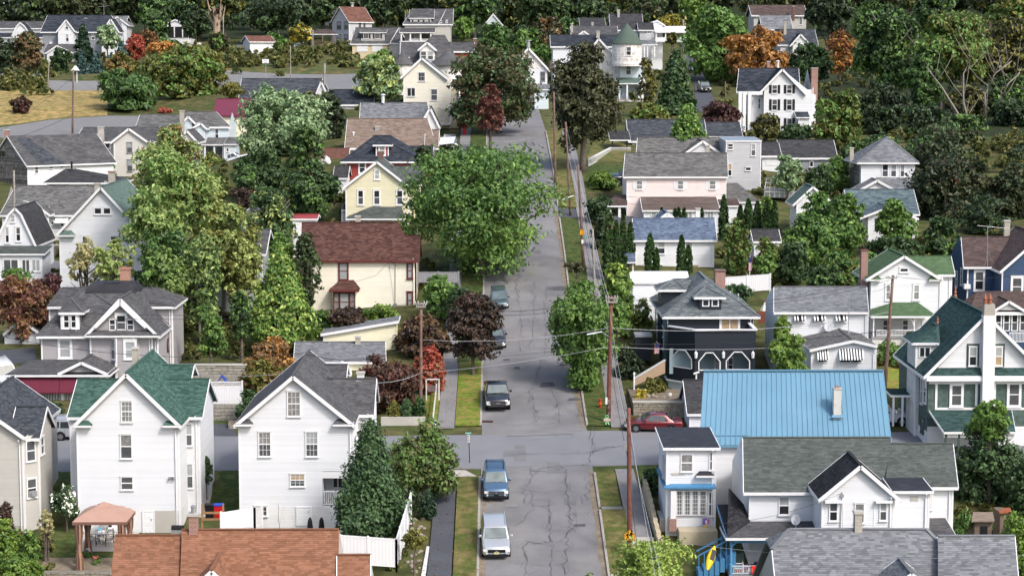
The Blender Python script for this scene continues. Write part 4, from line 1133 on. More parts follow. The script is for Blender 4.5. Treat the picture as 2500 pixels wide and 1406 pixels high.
# grey green roof, blue porch posts
h=House('house','white house with weathered grey green roof in front of the blue metal roof',2060,129)
YG=128.2
d=h.gable_side(YG,9.6,(1830,2172),1815,2190,1069,1203,WHITE,S_GGREEN,o=0.4,rx=(1813,2174),norake='r')
e=h.gable_side(YG,9.0,(2175,2324),2160,2340,1084,1191,WHITE,S_GGREEN,o=0.35,rx=(2172,2327),norake='l')
f=h.gable_front(124.4,4.2,(2007,2180),[(1999,1219),(2101.5,1135),(2199,1219)],WHITE,S_BLACK,o=0.35,zb=e['zb'],oback=0)
for x0_,x1_ in((1975,2055),):
 pass
h.win(2023,1224,2046,1271,124.4,'d',pane=('mid','dark'));h.win(2085,1227,2111,1276,124.4,'d',pane=('curtain','mid'));h.win(2146,1224,2166,1270,124.4,'d',pane=('blind','mid'))
h.awning(2012,2056,1220,1224,124.4,0.35,M_WHITE,n=12,name='scalloped_awning');h.awning(2136,2177,1220,1224,124.4,0.35,M_WHITE,n=12,name='scalloped_awning')
for x in(2059,2134):
 q=W3(x,1250,124.4)[0];h.trim().box(q-.04,q+.04,124.35,124.42,f['zb'],W3(x,1222,124.4)[2])
h.win(1900,1210,1928,1256,YG,'d',pane=('blind','dark'))
g=h.flat(125.6,3.0,(2184,2266),1203,WHITE,TAR,over=0.25)
h.panelwall(2222,1210,2242,1222,125.57,CONC,0.03,'vent_board')
h.win(2270,1210,2277,1243,YG,'d',pane=('mid','dark'))
h.lean(125.2,3.2,2270,2336,1263,1312,S_DGREY,wall=(2274,2330),wm=WHITE)
b=MB();p=W3(2056,1200,124.3);b.tube([p,p-np.array((0.1,0,3.0))],[0.03,0.03],6);b.obox(p-(0,0.05,0.25),(0.1,0,0),(0,0.05,0),(0,0,0.12));b.build('service_mast',METALG,h.root)
# porch to the left
h.lean(125.2,3.0,1772,2006,1273,1314,S_DGREY,tx=(1832,2006),o=0.3)
sl_=[W3(1775,1312,124.9),W3(1832,1273,128.0),W3(1816,1231,129.5),W3(1750,1231,131.0),W3(1752,1252,130.2)]
h.roof([[sl_[0],sl_[1],sl_[2],sl_[3]]],S_BLACK,t=0.12,boards=[(sl_[3],sl_[0])],edges=M_BLUED)
h.deck(1780,2000,125.3,128.2,1403,GREYM,skirt=OLDW)
h.posts([1784,1874],125.4,1314,1403,M_BLUEP,w=0.17,turned=True);h.posts([1762],128.2,1290,1375,M_BLUED,w=0.15)
h.beam(1782,1876,125.4,1316,0.22,M_BLUEP)
for x0_,x1_,sg in((1784,1812,1),(1874,1846,-1)):
 a,c=W3(x0_,1345,125.4),W3(x1_,1321,125.4);pts=[(a[0]+(c[0]-a[0])*(1-math.cos(t)),125.4,a[2]+(c[2]-a[2])*math.sin(t)) for t in np.linspace(0,math.pi/2,8)]
 h.trim(M_BLUEP).tube(pts,0.05,6)
h.railing(1786,1872,125.4,1381,1402,mat('pale_blue_rail',(0.45,0.55,0.62),0.6,0.05,2))
h.dish(1943,1268,126.6,0.36)
h.done()
# grey foreground roof at the bottom right
h=House('house','house under the broad grey shingle roof at the bottom right with stub chimney',2150,110,det=110)
Yr,zr=112.6,W3(2100,1291,112.6)[2];Ye=106.0;sl=0.72
hz=lambda Y:zr-(Yr-Y)*sl
def onslope(px,py):
 n=nrm((0,-sl,1.0));return on_plane(px,py,np.array((0,Yr,zr)),n)
poly=[onslope(1884,1341),onslope(1928,1291),onslope(2262,1291),onslope(2311,1344)]
ea,eb=np.array((onslope(1884,1341)[0]-0.15,Ye,hz(Ye))),np.array((onslope(2311,1344)[0]+0.2,Ye,hz(Ye)))
poly=[ea,eb,poly[3],poly[2],poly[1],poly[0]]
P0,P1,P2,P3=poly[5],poly[4],poly[3],poly[2]
bk=lambda p:np.array((p[0],2*Yr-p[1],p[2]))
h.roof([poly,[bk(poly[1]),bk(poly[0]),bk(poly[5]),bk(poly[4]),bk(poly[3]),bk(poly[2])],[P0,bk(P0),P1],[bk(P3),P3,P2]],S_GREY,boards=[(ea,eb),(ea,P0)])
for p,q in((P0,P1),(P2,P3),(P1,P2)):
 h.trim(S_GREY).board(p+(0,0,.03),q+(0,0,.03),0.05,0.25)
x0_,x1_=ea[0]+0.4,eb[0]-0.4;zbb=h.base_z(x0_,x1_,107,118)
h.body(x0_,x1_,106.6,118.6,zbb,hz(106.6)-.1,BEIGE,'lap',left=[(x0_,118.6,zbb),(x0_,106.6,zbb),(x0_,106.6,hz(106.6)-.1),(x0_,Yr,P0[2]),(x0_,118.6,hz(106.6)-.1)],right=[(x1_,106.6,zbb),(x1_,118.6,zbb),(x1_,118.6,hz(106.6)-.1),(x1_,Yr,P0[2]),(x1_,106.6,hz(106.6)-.1)])
h.gable_side(107,9.2,(2330,2475),2290,2494,1310,1500,BEIGE,S_GREY,rx=(2290,2478),norake='l')
h.gable_front(107.0,3.0,(2160,2300),[(2115,1478),(2226,1398),(2330,1478)],BEIGE,S_GREY,o=0.2,oback=0.2)
h.chimney(2085,2104,1252,1298,112.6,BRICKP)
h.done()
# small shingled shed beside the blue roof
h=House('shed','small white shed with dark shingle roof between red car and blue metal roof',1700,158,'shed')
h.gable_side(156.4,7,(1684,1745),1677,1752,928,1011,WHITE,S_CHAR,o=0.25)
h.done()
# green shingled house at the right
h=House('house','dark green shingled house with white gable and tall white chimney',2400,152)
YS=152.0
d=h.gable_front(YS,11.0,(2265,2552),[(2256,920),(2409,767),(2563,920)],WHITE,S_DTEAL,o=0.5,body=False)
x0,x1=d['x0'],d['x1'];zl=W3(2265,921,YS)[2];zf=W3(2265,1022,YS)[2];zb=d['zb'];ap=W3(2409,771,YS)
h.wall([(x0+.05,YS,zl),(x1-.05,YS,zl),(ap[0],YS,ap[2])],(0,-1,0),WHITE,'lap')
h.wall([(x0,YS,zf-.6),(x1,YS,zf-.6),(x1,YS,zl),(x0,YS,zl)],(0,-1,0),GREENW,'shingle',part='siding')
h.wall([(x0,YS,zb),(x1,YS,zb),(x1,YS,zf-.6),(x0,YS,zf-.6)],(0,-1,0),WHITE,'lap')
for x,sg in((x0,-1),(x1,1)):
 h.wall([(x,163,zf-1.0),(x,YS,zf-1.0),(x,YS,zl),(x,163,zl)][::-sg],(sg,0,0),GREENW,'shingle',part='siding')
 h.wall([(x,163,zb),(x,YS,zb),(x,YS,zf-1.0),(x,163,zf-1.0)][::-sg],(sg,0,0),DIRTY if False else WHITE,'lap')
h.wall([(x1,163,zb),(x0,163,zb),(x0,163,zl),(ap[0],163,ap[2]),(x1,163,zl)],(0,1,0),GREENW,None)
h.pent(2266,2552,896,918,YS,0.5,S_DTEAL)
h.beam(2262,2556,YS-0.55,921,0.3);h.beam(2268,2550,YS-0.03,926,0.35)
for fr in((2282,932,2387,997),(2424,932,2540,997)):
 a,c=W3(fr[0],fr[3],YS),W3(fr[2],fr[1],YS);t=h.trim()
 t.box(a[0],c[0],YS-.06,YS,a[2]-.1,a[2]+.08);t.box(a[0],a[0]+.18,YS-.06,YS,a[2]+.08,c[2]);t.box(c[0]-.18,c[0],YS-.06,YS,a[2]+.08,c[2])
h.win(2317,935,2353,993,YS,'d',fw=0.2,pane=('mid','mid'));h.win(2457,932,2494,993,YS,'d',fw=0.2,pane=('mid','mid'))
for x0_,x1_,pn in((2359,2391,('blind','dark')),(2422,2453,('blind','tan'))):
 h.panelwall(x0_,839,x1_,896,YS-.02,GREENT,0.05,'window_surround');h.win(x0_+5,846,x1_-5,893,YS-.07,'d',fw=0.09,pane=pn)
# chimney stack
a,c=W3(2393,1010,YS),W3(2426,768,YS);b=MB()
b.mesh([(a[0],YS-.75,a[2]-3),(W3(2420,1000,YS)[0],YS-.75,a[2]-3),(W3(2420,1000,YS)[0],YS,a[2]-3),(a[0],YS,a[2]-3),(W3(2396,768,YS)[0],YS-.75,c[2]),(c[0],YS-.75,c[2]),(c[0],YS,c[2]),(W3(2396,768,YS)[0],YS,c[2])],[(0,1,5,4),(1,2,6,5),(2,3,7,6),(3,0,4,7),(4,5,6,7)])
ch=b.build('chimney',mat('white_render',(0.76,0.76,0.75),0.8,0.04,1.5,bump=0.2),h.root)
b=MB();z1=W3(2410,741,YS)[2];b.box(W3(2398,760,YS)[0],W3(2424,760,YS)[0],YS-.7,YS,c[2]-.1,z1);b.build('brick_top',BRICKP,ch)
for x in(2405,2417):
 q=W3(x,741,YS-.35);b=MB();b.lathe(q,[(.16,0),(.17,.1),(.14,.12),(.14,.32),(.19,.34),(.19,.42),(.12,.46),(.03,.78)],10);b.build('chimney_pot',COPPER,ch)
q=W3(2332,724,163);b=MB();b.lathe(q,[(.16,-.1),(.16,.1),(.08,.2),(.12,.35),(.05,.5),(.09,.6),(.02,.95)],10);b.build('finial',COPPER,h.root)
# dormer on the left slope
X_=x0-0.1
h.hip(155.2,3.2,(2236,2290),2226,2292,838,(2288,794,156.2),(2290,794,157.4),DIRTY,S_DTEAL,o=0.25)
q=W3(2289,790,156);b=MB();b.lathe(q,[(.11,0),(.11,.1),(.06,.18),(.09,.28),(.02,.6)],10);b.build('finial',COPPER,h.root)
h.win(2243,846,2272,872,155.2,'s',fw=0.08,sill=False)
h.lean(148.6,3.4,2304,2480,1003,1056,S_DTEAL,tx=(2268,2470),o=0.3)
h.posts([2308,2340],148.6,1056,1110,GREENT,w=0.16);h.beam(2304,2478,148.6,1058,0.3)
for r in((2218,898,2229,955),(2248,922,2255,986),(2256,926,2264,984)):
 h.win(*r,('X',x0,-1),'d',pane=('mid','dark'))
for r in((2219,985,2226,1050),(2231,993,2240,1037),(2249,1019,2258,1057)):
 h.win(*r,('X',x0,-1),'d',fm=GREENT,pane=('mid','mid'))
h.lean(157,2.4,2175,2232,950,966,S_DTEAL,o=0.2);h.posts([2180,2202],156.9,968,1040,w=0.15)
h.done()
# ------------------------------------------------------------------ houses: middle distance, right side
# black house
h=House('house','black clapboard house with octagonal porch openings and grey hip roof',1735,172)
YK=172.0
d=h.hip(YK,13.2,(1630,1838),1617,1856,774,(1725,681,176.2),(1704,661,182.6),TEALW,S_BGREY,o=0.5)
h.wall([(d['x0']-0,YK-.03,d['ze']-2.2),(d['x1'],YK-.03,d['ze']-2.2),(d['x1'],YK-.03,d['ze']-.02),(d['x0'],YK-.03,d['ze']-.02)],(0,-1,0),BLACKW,'lap')
h.win(1756,774,1807,808,YK-.03,'s',fw=0.2,sill=False,pane=('tan','tan'),name='sliding_door')
h.hip(172.35,2.6,(1707,1760),1695,1772,726,(1722,701,174.0),(1728,701,174.8),BLACKW,S_BGREY,o=0.25,lap='shingle',corner=None)
h.win(1714,730,1732,748,172.35,'x',fw=0.1,sill=False,glass=GLASS);h.win(1737,730,1755,748,172.35,'x',fw=0.1,sill=False,glass=GLASS)
h.hip(177.0,3.4,(1614,1668),1605,1676,708,(1646,681,178.4),(1690,681,178.4),BLACKW,S_BGREY,o=0.3,lap='shingle',corner=None)
h.chimney(1745,1770,662,708,180,BRICK,cap=BRICKD)
h.pipe(1802,722,732,175);h.pipe(1782,716,722,177)
# porch enclosure with octagonal openings
Yp=167.6
p0=np.array(W3(1631,870,170.0)[:2]);p1=np.array(W3(1696,870,Yp)[:2]);p2=np.array(W3(1844,870,Yp)[:2])
ztop=W3(1760,806,Yp)[2];zbot=W3(1760,938,Yp)[2]
def holed(a,c,holes,m,th=0.12):
 """upright wall from a to c with openings given in photo pixels"""
 dd=nrm(np.append(c-a,0));n=np.array((dd[1],-dd[0],0.0));L=float(np.linalg.norm(c-a));O=np.append(a,0.0)
 loops=[[(0,zbot),(L,zbot),(L,ztop),(0,ztop)]]
 for hp in holes:
  w=[on_plane(x,y,O,n) for x,y in hp];loops.append([(float((q-O)@dd),float(q[2])) for q in w])
 flat=[q for l in loops for q in l]
 tris=tessellate_polygon([[Vector((x,z,0)) for x,z in l] for l in loops])
 at=lambda x,z,k=0.0:O+dd*x+np.array((0,0,z))+n*k
 b=MB();b.mesh([at(x,z) for x,z in flat],[t for t in tris]);b.mesh([at(x,z,-th) for x,z in flat],[t[::-1] for t in tris])
# lap boards: strips clipped to the left and right of the openings
 o=b.build('porch_wall',m,h.root);sb=MB()
 rows=int((ztop-zbot)/0.17)
 for i in range(rows):
  z=zbot+i*0.17;segs=[(0.0,L)]
  for l in loops[1:]:
   ys=[q[1] for q in l]
   for zz in(z+0.02,z+0.15):
    if min(ys)-0.02<zz<max(ys)+0.02:
     xs=[]
     for j in range(len(l)):
      (xa,za),(xb,zb_)=l[j],l[(j+1)%len(l)]
      if(za-zz)*(zb_-zz)<=0 and abs(za-zb_)>1e-6:
       xs.append(xa+(xb-xa)*(zz-za)/(zb_-za))
     if xs:
      lo,hi=min(xs)-.03,max(xs)+.03
      segs=[(u,v) for s0,s1 in segs for u,v in((s0,min(s1,lo)),(max(s0,hi),s1)) if v-u>0.02]
  for s0,s1 in segs:
   sb.mesh([at(s0,z,.025),at(s1,z,.025),at(s1,z+.17,.004),at(s0,z+.17,.004),at(s0,z,0),at(s1,z,0)],[(0,1,2,3),(4,5,1,0)])
 q=sb.build('siding',m,h.root);q['kind']='stuff'
 for l in loops[1:]:
  f=MB()
  for j in range(len(l)):
   f.board(at(*l[j],0.02),at(*l[(j+1)%len(l)],0.02),0.08,0.09,up=n)
  f.build('opening_frame',TRIM,h.root)
 return O,n
octo=lambda x0,y0,x1,y1:[(x0,y1),(x1,y1),(x1,y0+(y1-y0)*0.5),(x1-(x1-x0)*0.33,y0),(x0+(x1-x0)*0.33,y0),(x0,y0+(y1-y0)*0.5)]
pA=holed(p0,p1,[[(1639,893),(1689,900),(1689,878),(1674,855),(1657,854),(1639,874)]],BLACKW)
pB=holed(p1,p2,[octo(1706,861,1758,903),octo(1773,859,1830,902)],BLACKW)
holed(np.array((p0[0]-.02,YK)),p0,[],BLACKW);holed(p2,np.array((p2[0],YK)),[],BLACKW)
t=h.trim()
for a,c in((p0,p1),(p1,p2),(p2,np.array((p2[0],YK)))):
 t.board((*a,ztop+.04),(*c,ztop+.04),0.12,0.3)
b=MB();b.mesh([(*p0,zbot),(*p1,zbot),(*p2,zbot),(p2[0],YK,zbot),(p0[0],YK,zbot)],[(0,1,2,3,4)]);zd=ztop-1.0
b.mesh([(*p0,zd),(*p1,zd),(*p2,zd),(p2[0],YK,zd),(p0[0],YK,zd)],[(0,1,2,3,4)]);b.build('porch_floor',GREYM,h.root)
zk=h.base_z(p0[0],p2[0],Yp,YK)
for a,c in((np.array((p0[0]-.02,YK)),p0),(p0,p1),(p1,p2)):
 dd=nrm(np.append(c-a,0));n=np.array((dd[1],-dd[0],0));h.wall([(*a,zk),(*c,zk),(*c,zbot),(*a,zbot)]-n*0.1,n,WHITE,'lap')
 t.board((*a,zbot+.02),(*c,zbot+.02),0.14,0.3)
for x in(1699,1766,1838):
 q=W3(x,868,Yp-.12);b=MB();b.lathe(q,[(.05,-.25),(.12,-.2),(.14,.15),(.17,.17),(.03,.4)],8);b.box(q[0]-.04,q[0]+.04,Yp-.12,Yp+.05,q[2]-.15,q[2]+.05);b.build('lantern',TRIM,h.root)
for i in range(4):
 a,c=W3(1702+i*32,812,Yp-.04),W3(1730+i*32,812,Yp-.04);b=MB();b.tube([a,c],.025,5);b.tube([a,a+(0,-.02,.28)],.02,5);b.build('hanger_rail',BLACK,h.root)
q=W3(1700,915,Yp-.1);b=MB();b.box(q[0]-.06,q[0]+.06,Yp-.15,Yp-.02,q[2]-.5,q[2]+.2);b.obox(q+(0,-.1,.2),(.25,0,.08),(0,.05,0),(0,0,.08));b.build('bracket',TRIM,h.root)
for r in((1601,748,1608,782),(1616,795,1622,850),(1605,800,1611,845)):
 h.win(*r,('X',d['x0'],-1),'d',pane=('blind','mid'))
h.panelwall(1634,850,1838,912,169.6,mat('porch_teal_lightened',(.30,.40,.42),.6,.08,1.5),.1,'porch_lit_panel');h.win(1744,866,1757,906,169.5,'d',pane=('blind','blind'));YQ_=169.5;h.win(1717,868,1740,905,YK-.02,'d',pane=('blind','blind'));h.win(1776,872,1790,908,169.5,'d',pane=('mid','dark'))  # added panel, daylight inside the porch put into its lightened teal
h.done()
# white awning building
h=House('house','white two storey house with black and white striped awnings and ivy on its corner',2010,172)
d=h.gable_side(172,8,(1899,2118),1889,2121,701,763,WHITE,S_GREY,o=0.35,rx=(1889,2116))
for x0_,x1_ in((1938,1966),(1986,2015),(2039,2068)):
 h.win(x0_+1,768,x1_-1,786,172,'s',pane=('dark','dark'));h.awning(x0_,x1_,766,780,172,0.5,M_WHITE,BLACK,n=8)
h.dish(2024,796,171.4,0.5)
f=h.gable_front(165,6.5,(1981,2137),[(1977,853),(2084,830),(2141,843)],WHITE,S_GREYW,o=0.35)
h.win(1994,868,2021,884,165,'x',glass=GLASS,sill=False);h.win(2048,868,2105,885,165,'s',sill=False)
h.awning(1994,2022,850,876,165,0.6,M_WHITE,BLACK,n=9);h.awning(2048,2107,850,876,165,0.6,M_WHITE,BLACK,n=17)
h.pipe(2072,726,834,168,0.03)
b=MB();q=W3(2072,820,168);
for a_ in range(3):
 b.tube([q+(0,0,.5),q+(0.5*math.cos(a_*2.1),0.5*math.sin(a_*2.1),-.8)],.025,5)
b.build('antenna_tripod',METALG,h.root)
h.done()
# white house with bright green roofs
h=House('house','white house with bright green roof sections and tall brick side chimney',2215,184)
d=h.gable_front(184,6.4,(2127,2299),[(2115,682),(2208,624),(2299,681)],WHITE,S_DTEAL if False else S_BRIGHTG,o=0.4)
e=h.gable_side(186.2,4.6,(2230,2322),2222,2332,626,672,WHITE,S_BRIGHTG,o=0.3,rx=(2215,2322))
h.pent(2121,2153,672,683,184,0.4,S_BRIGHTG);h.pent(2268,2298,672,683,184,0.4,S_BRIGHTG)
h.win(2195,653,2219,665,184,'x',glass=GLASS,fw=0.12);h.win(2160,693,2176,733,184,'d',fw=0.14,pane=('curtain','curtain'));h.win(2227,693,2247,733,184,'d',fw=0.16,pane=('blind','curtain'));h.win(2286,683,2304,722,186.2,'d',pane=('blind','curtain'))
a,c=W3(2098,760,185.5),W3(2113,612,185.5);b=MB();b.box(a[0],a[0]+.62,185,185.8,a[2],c[2]);ch=b.build('chimney',BRICK,h.root);b=MB();b.box(a[0]-.05,a[0]+.67,184.95,185.85,c[2],c[2]+.12);b.build('cap',BRICKD,ch)
h.lean(180.6,3.4,2127,2288,739,773,S_BRIGHTG,tx=(2180,2240),o=0.3)
h.posts([2132,2231,2282],180.6,774,822,w=0.14,turned=True);h.deck(2128,2286,180.5,184,822,GREYM,skirt=DIRTY);h.railing(2140,2282,180.6,806,821)
h.win(2154,780,2168,812,184,'d',pane=('mid','mid'));h.win(2202,780,2218,808,184,'d',pane=('mid','mid'));h.door(2252,782,2266,818,183.98,M_WHITE)
for x in(2231,):
 for sg in(-1,1):
  q=W3(x,776,180.6);pts=[(q[0]+sg*.7*(1-math.cos(u)),180.6,q[2]-.75*(1-math.sin(u))) for u in np.linspace(0,1.57,6)];h.trim().tube(pts,.05,6)
h.done()
# navy house at the right edge
h=House('house','navy blue house with white window trim and brown roof at the right edge',2440,190)
d=h.gable_side(192,8,(2362,2470),2352,2475,579,653,NAVY,S_BROWN,o=0.4,rx=(2346,2470))
f=h.gable_front(188.6,9,(2446,2640),[(2442,663),(2545,572),(2650,663)],NAVY,S_BROWN,o=0.45)
h.chimney(2450,2465,541,580,197,BRICKP)
h.win(2376,660,2405,710,192,'d',fw=0.2,pane=('mid','dark'));h.win(2466,674,2499,726,188.6,'d',fw=0.22,pane=('mid','mid'))
for r in((2333,662,2339,700),(2346,655,2352,696)):
 h.win(*r,('X',d['x0'],-1),'d',pane=('mid','dark'))
q=W3(2361,700,192-.3);b=MB();b.box(q[0]-.3,q[0]+.3,191.5,192.1,q[2]-.2,q[2]+.25);b.build('air_conditioner',TRIM,h.root)
h.lean(184,4.4,2366,2640,712,763,S_BROWN,tx=(2385,2640),o=0.3)
h.gable_front(183.8,3.5,(2440,2500),[(2424,759),(2464,734),(2506,759)],GREYB,S_BROWN,o=0.3,body=False);a,c,tp=W3(2432,757,183.7),W3(2498,757,183.7),W3(2464,738,183.7);h.wall([a,c,tp],(0,-1,0),LGREY,None)
z0,z1=W3(2400,840,184)[2],W3(2400,764,184)[2]
h.wall([(W3(2425,800,184)[0],184,z0-2),(W3(2640,800,184)[0],184,z0-2),(W3(2640,800,184)[0],184,z1),(W3(2425,800,184)[0],184,z1)],(0,-1,0),NAVY,'lap')
for i in range(4):
 h.win(2428+i*20,766,2446+i*20,808,184,'d',fw=0.1,sill=False,pane=('dark','mid'))
h.railing(2464,2640,182.0,812,836);h.beam(2424,2640,183.7,763,.25)
b=MB();q=W3(2411,552,191.6);b.tube([q,W3(2411,654,191.6)],.03,6);b.tube([q+(-1.0,0,.05),q+(2.1,0,-.25)],.02,5)
for k in range(5):
 b.tube([q+(-.8+k*.6,-.3,0),q+(-.8+k*.6,.3,-.05)],.012,4)
b.tube([W3(2411,612,191.6),W3(2423,640,191.6)],.015,4);b.tube([W3(2411,612,191.6),W3(2404,650,191.6)],.015,4);b.build('antenna_mast',METALG,h.root)
h.done()
# small house with blue shingles
h=House('house','small white house with blue shingle roof and column shaped evergreens in front',1648,206)
d=h.gable_side(206,7,(1553,1742),1542,1751,533,587,WHITE,S_BLUE,o=0.35,rx=(1544,1745))
h.gable_front(209.8,4.0,(1612,1644),[(1606,536),(1629,519),(1652,536)],WHITE,S_BLUE,o=0.2,body=False)
h.win(1605,591,1624,620,206,'d',pane=('blind','dark'));h.win(1672,591,1691,623,206,'d',pane=('blind','dark'));h.win(1606,646,1619,662,206,'x');h.win(1690,646,1706,662,206,'x',glass=TANBLIND)
h.lean(203.5,2.5,1488,1552,614,640,S_BLUE,tx=(1520,1552),o=0.3);h.posts([1492,1545],203.5,640,690)
h.chimney(1698,1709,511,532,211,mat('white_brick',(0.68,0.68,0.66),0.8,0.08,3))
h.done()
h=House('garage','long white metal sided garage below the blue shingled house',1615,188,'garage')
d=h.gable_side(188,4.5,(1546,1680),1541,1684,664,689,M_WHITE,M_WHITE,o=0.15,shingles=False,lap='lap')
h.railing(1558,1600,187,722,738)
h.done()
# pink house
h=House('house','pale pink house with grey roof and white shutters',1650,232)
d=h.gable_side(232,8.4,(1531,1772),1521,1778,374,432,PINK,S_GREYW,o=0.35,rx=(1526,1776))
for x0_,x1_ in((1553,1569),(1653,1669),(1731,1748)):
 h.win(x0_,441,x1_,463,232,'d',fw=0.09,pane=('curtain','curtain'),shutters=TRIM)
h.lean(228.4,3.6,1568,1758,481,514,mat('brown_roll_roof',(0.10,0.075,0.065),0.8,0.15,1,wear=(0.18,0.15,0.14),wear_amt=.5,wear_scale=.6),wall=(1573,1756),wm=WHITE,o=0.25,shingles=False)
h.lean(229.4,2.6,1756,1808,487,503,S_BROWN,wall=(1760,1800),wm=WHITE,o=0.2)
for x0_,x1_ in((1589,1615),(1672,1690),(1726,1742)):
 h.win(x0_,517,x1_,534,228.4,'s',pane=('blind','blind'))
h.lean(230.5,3.2,1483,1532,476,503,S_BROWN,tx=(1500,1532),o=0.3);h.posts([1489,1512],230.5,504,562,w=0.3);h.deck(1486,1532,230.4,233,562,skirt=DIRTY);h.railing(1490,1530,230.5,546,561)
h.lean(233.5,5,1775,1858,447,494,S_GREYW,wall=(1776,1852),wm=WHITE,tx=(1775,1800),o=.2)
h.done()
# grey roof with white gable, and its grey flat-roofed wing
h=House('house','house with long grey roof, small white gable and light grey flat roofed wing',1700,256)
d=h.gable_side(256,8,(1562,1772),1552,1782,336,392,LGREY,S_GREYW,o=0.3,rx=(1556,1770))
h.gable_front(254.5,5.5,(1674,1758),[(1664,379),(1716,343),(1768,379)],WHITE,S_GREYW,o=0.3)
h.chimney(1722,1732,357,378,253,BRICKP)
f=h.flat(251,8,(1773,1857),346,LGREY,mat('blue_membrane',(0.22,0.27,0.33),0.6,0.1,.6),over=0.1)
h.win(1776,351,1790,366,251,'d',pane=('dark','mid'));h.win(1833,352,1845,381,251,'d',pane=('blind','mid'));h.win(1819,408,1834,417,251,'x');h.win(1776,400,1787,430,251,'d',pane=('tan','dark'))
h.done()
h=House('house','house with blue grey shingle roof behind the round cone shaped evergreen',1640,275)
d=h.gable_side(275,9,(1545,1722),1534,1728,292,345,LGREY,S_SLATE,o=0.3)
h.gable_side(276,7,(1725,1806),1722,1814,299,334,LGREY,S_SLATE,o=0.3)
h.lean(270,4.5,1489,1540,319,342,S_CHAR,o=0.3);h.posts([1495,1530],270,342,378,BLACKT)
h.deck(1492,1545,269.5,274,378,GREYM,skirt=DIRTY);h.railing(1492,1540,269.6,361,377)
h.done()
st=thing('porch_stair','white railed stair running down to the pavement beside the large dark maple','stair',tuple(ground(1470,400)))
_q0,_q1=ground(1437,408),np.array(W3(1492,378,269.6));b=MB();n_=14
for i in range(n_+1):
 p=_q0+(_q1-_q0)*i/n_;b.box(p[0]-.35,p[0]+.35,p[1]-.2,p[1]+1.4,p[2]-.35,p[2])
b.build('treads',CONC,st);b=MB()
for dy in(-.2,1.4):
 b.board(_q0+(0,dy,.95),_q1+(0,dy,.95),.1,.09);b.board(_q0+(0,dy,.15),_q1+(0,dy,.15),.09,.06)
 for i in range(40):
  p=_q0+(_q1-_q0)*i/39+(0,dy,.55);b.obox(p,(.02,0,0),(0,.02,0),(0,0,.4))
b.build('railing',TRIM,st)
# dark roofed garages
h=House('garage','pair of low garages with dark charcoal roofs beside the grey wing',1960,268,'garage')
h.gable_side(268,7,(1945,2040),1906,2046,342,386,GREYB,S_CHAR,o=0.3);h.gable_side(267,6,(1862,1906),1857,1909,348,381,WHITE,S_CHAR,o=0.3)
h.win(1976,394,1986,408,268,'x');h.garage_door(1870,388,1896,404,267)
h.done()
# tall white three storey house
h=House('house','tall white three storey house with black shutters and two storey portico',1920,300)
d=h.gable_front(300,7.5,(1866,1984),[(1852,229),(1910.5,168),(1968,229)],WHITE,S_NAVYB,o=0.5,lap='lap')
x1=W3(1984,700,300)[0]
h.wall([(W3(1960,0,300)[0],300.02,d['zb']),(x1,300.02,d['zb']),(x1,300.02,W3(1984,232,300)[2]),(W3(1960,0,300)[0],300.02,W3(1960,222,300)[2])],(0,-1,0),WHITE,'lap')
e=h.gable_side(301.5,8,(1836,1980),1798,1954,167,224,WHITE,S_NAVYB,o=0.5,rx=(1804,1950))
for y0_,y1_,sh in((208,229,BLACKT),(243,270,BLACKT),(289,319,BLACKT)):
 for x0_,x1_ in((1884,1898),(1920,1934)):
  h.win(x0_,y0_,x1_,y1_,300,'d',fw=0.08,pane=('mid','dark'),shutters=sh)
h.posts([1806,1816,1829],299.5,224,322,w=0.5);h.beam(1802,1862,299.5,224,.5)
h.deck(1802,1866,299.4,306,326,GREYM,skirt=STONE);h.railing(1822,1860,299.6,312,325,BLACKT)
h.win(1850,240,1857,266,301.5,'d',pane=('mid','mid'));h.door(1852,292,1862,322,301.48,M_WHITE)
h.chimney(1979.5,1996,168,230,304,BRICK);h.chimney(1872,1880,152,174,306,BRICK);h.pipe(1899,151,168,306,.18,TRIM)
h.lean(298,2.6,1944,1978,270,287,S_NAVYB,wall=(1950,1976),wm=WHITE,o=.3)
h.done()
# hip roofed white house at the right
h=House('house','white house with weathered left wall and pale grey hip roof below the dark wood',2165,250)
d=h.hip(250,8.6,(2103,2232),2092,2244,398,(2167,335,253.6),(2165,334,255.2),WHITE,S_GREY,o=0.45)
h.wall([(d['x0']-.03,258.4,d['zb']),(d['x0']-.03,251.2,d['zb']),(d['x0']-.03,251.2,d['ze']-.3),(d['x0']-.03,258.4,d['ze']-.3)],(-1,0,0),WOODW,'lap')
h.win(2152,400,2170,433,250,'d',fw=.13,pane=('dark','mid'));h.win(2173,400,2190,433,250,'d',fw=.13,pane=('blind','mid'));h.win(2196,400,2210,433,250,'d',fw=.13,pane=('blind','mid'))
h.chimney(2074,2084,363,390,254,BRICKP)
h.gable_front(246.4,3.4,(2102,2176),[(2090,467),(2142,439),(2192,466)],WHITE,S_GREY,o=.35)
h.lean(246.6,3.2,2150,2250,434,468,S_GREY,o=.3,wall=(2160,2240),wm=WHITE)
h.done()
h=House('house','low white house with blue green roof below the hip roofed house',2165,222)
h.gable_front(222,10,(2120,2232),[(2098,532),(2170,505),(2243,533)],WHITE,S_BTEAL,o=.5)
h.gable_side(226,7,(2088,2236),2074,2246,463,524,WHITE,S_BTEAL,o=.3)
h.win(2136,535,2157,561,222,'x',fm=BLACKT,glass=GLASS);h.win(2105,538,2116,556,226,'d',pane=('mid','mid'))
h.done()
h=House('shed','long white roofed shed under the tall bare trunked trees',2450,290,'shed')
h.gable_side(290,7,(2402,2540),2396,2550,319,349,DIRTY,M_WHITE,o=.3,shingles=False)
h.done()
h=House('shed','small green roofed shed behind the bushy green trees',2000,225,'shed')
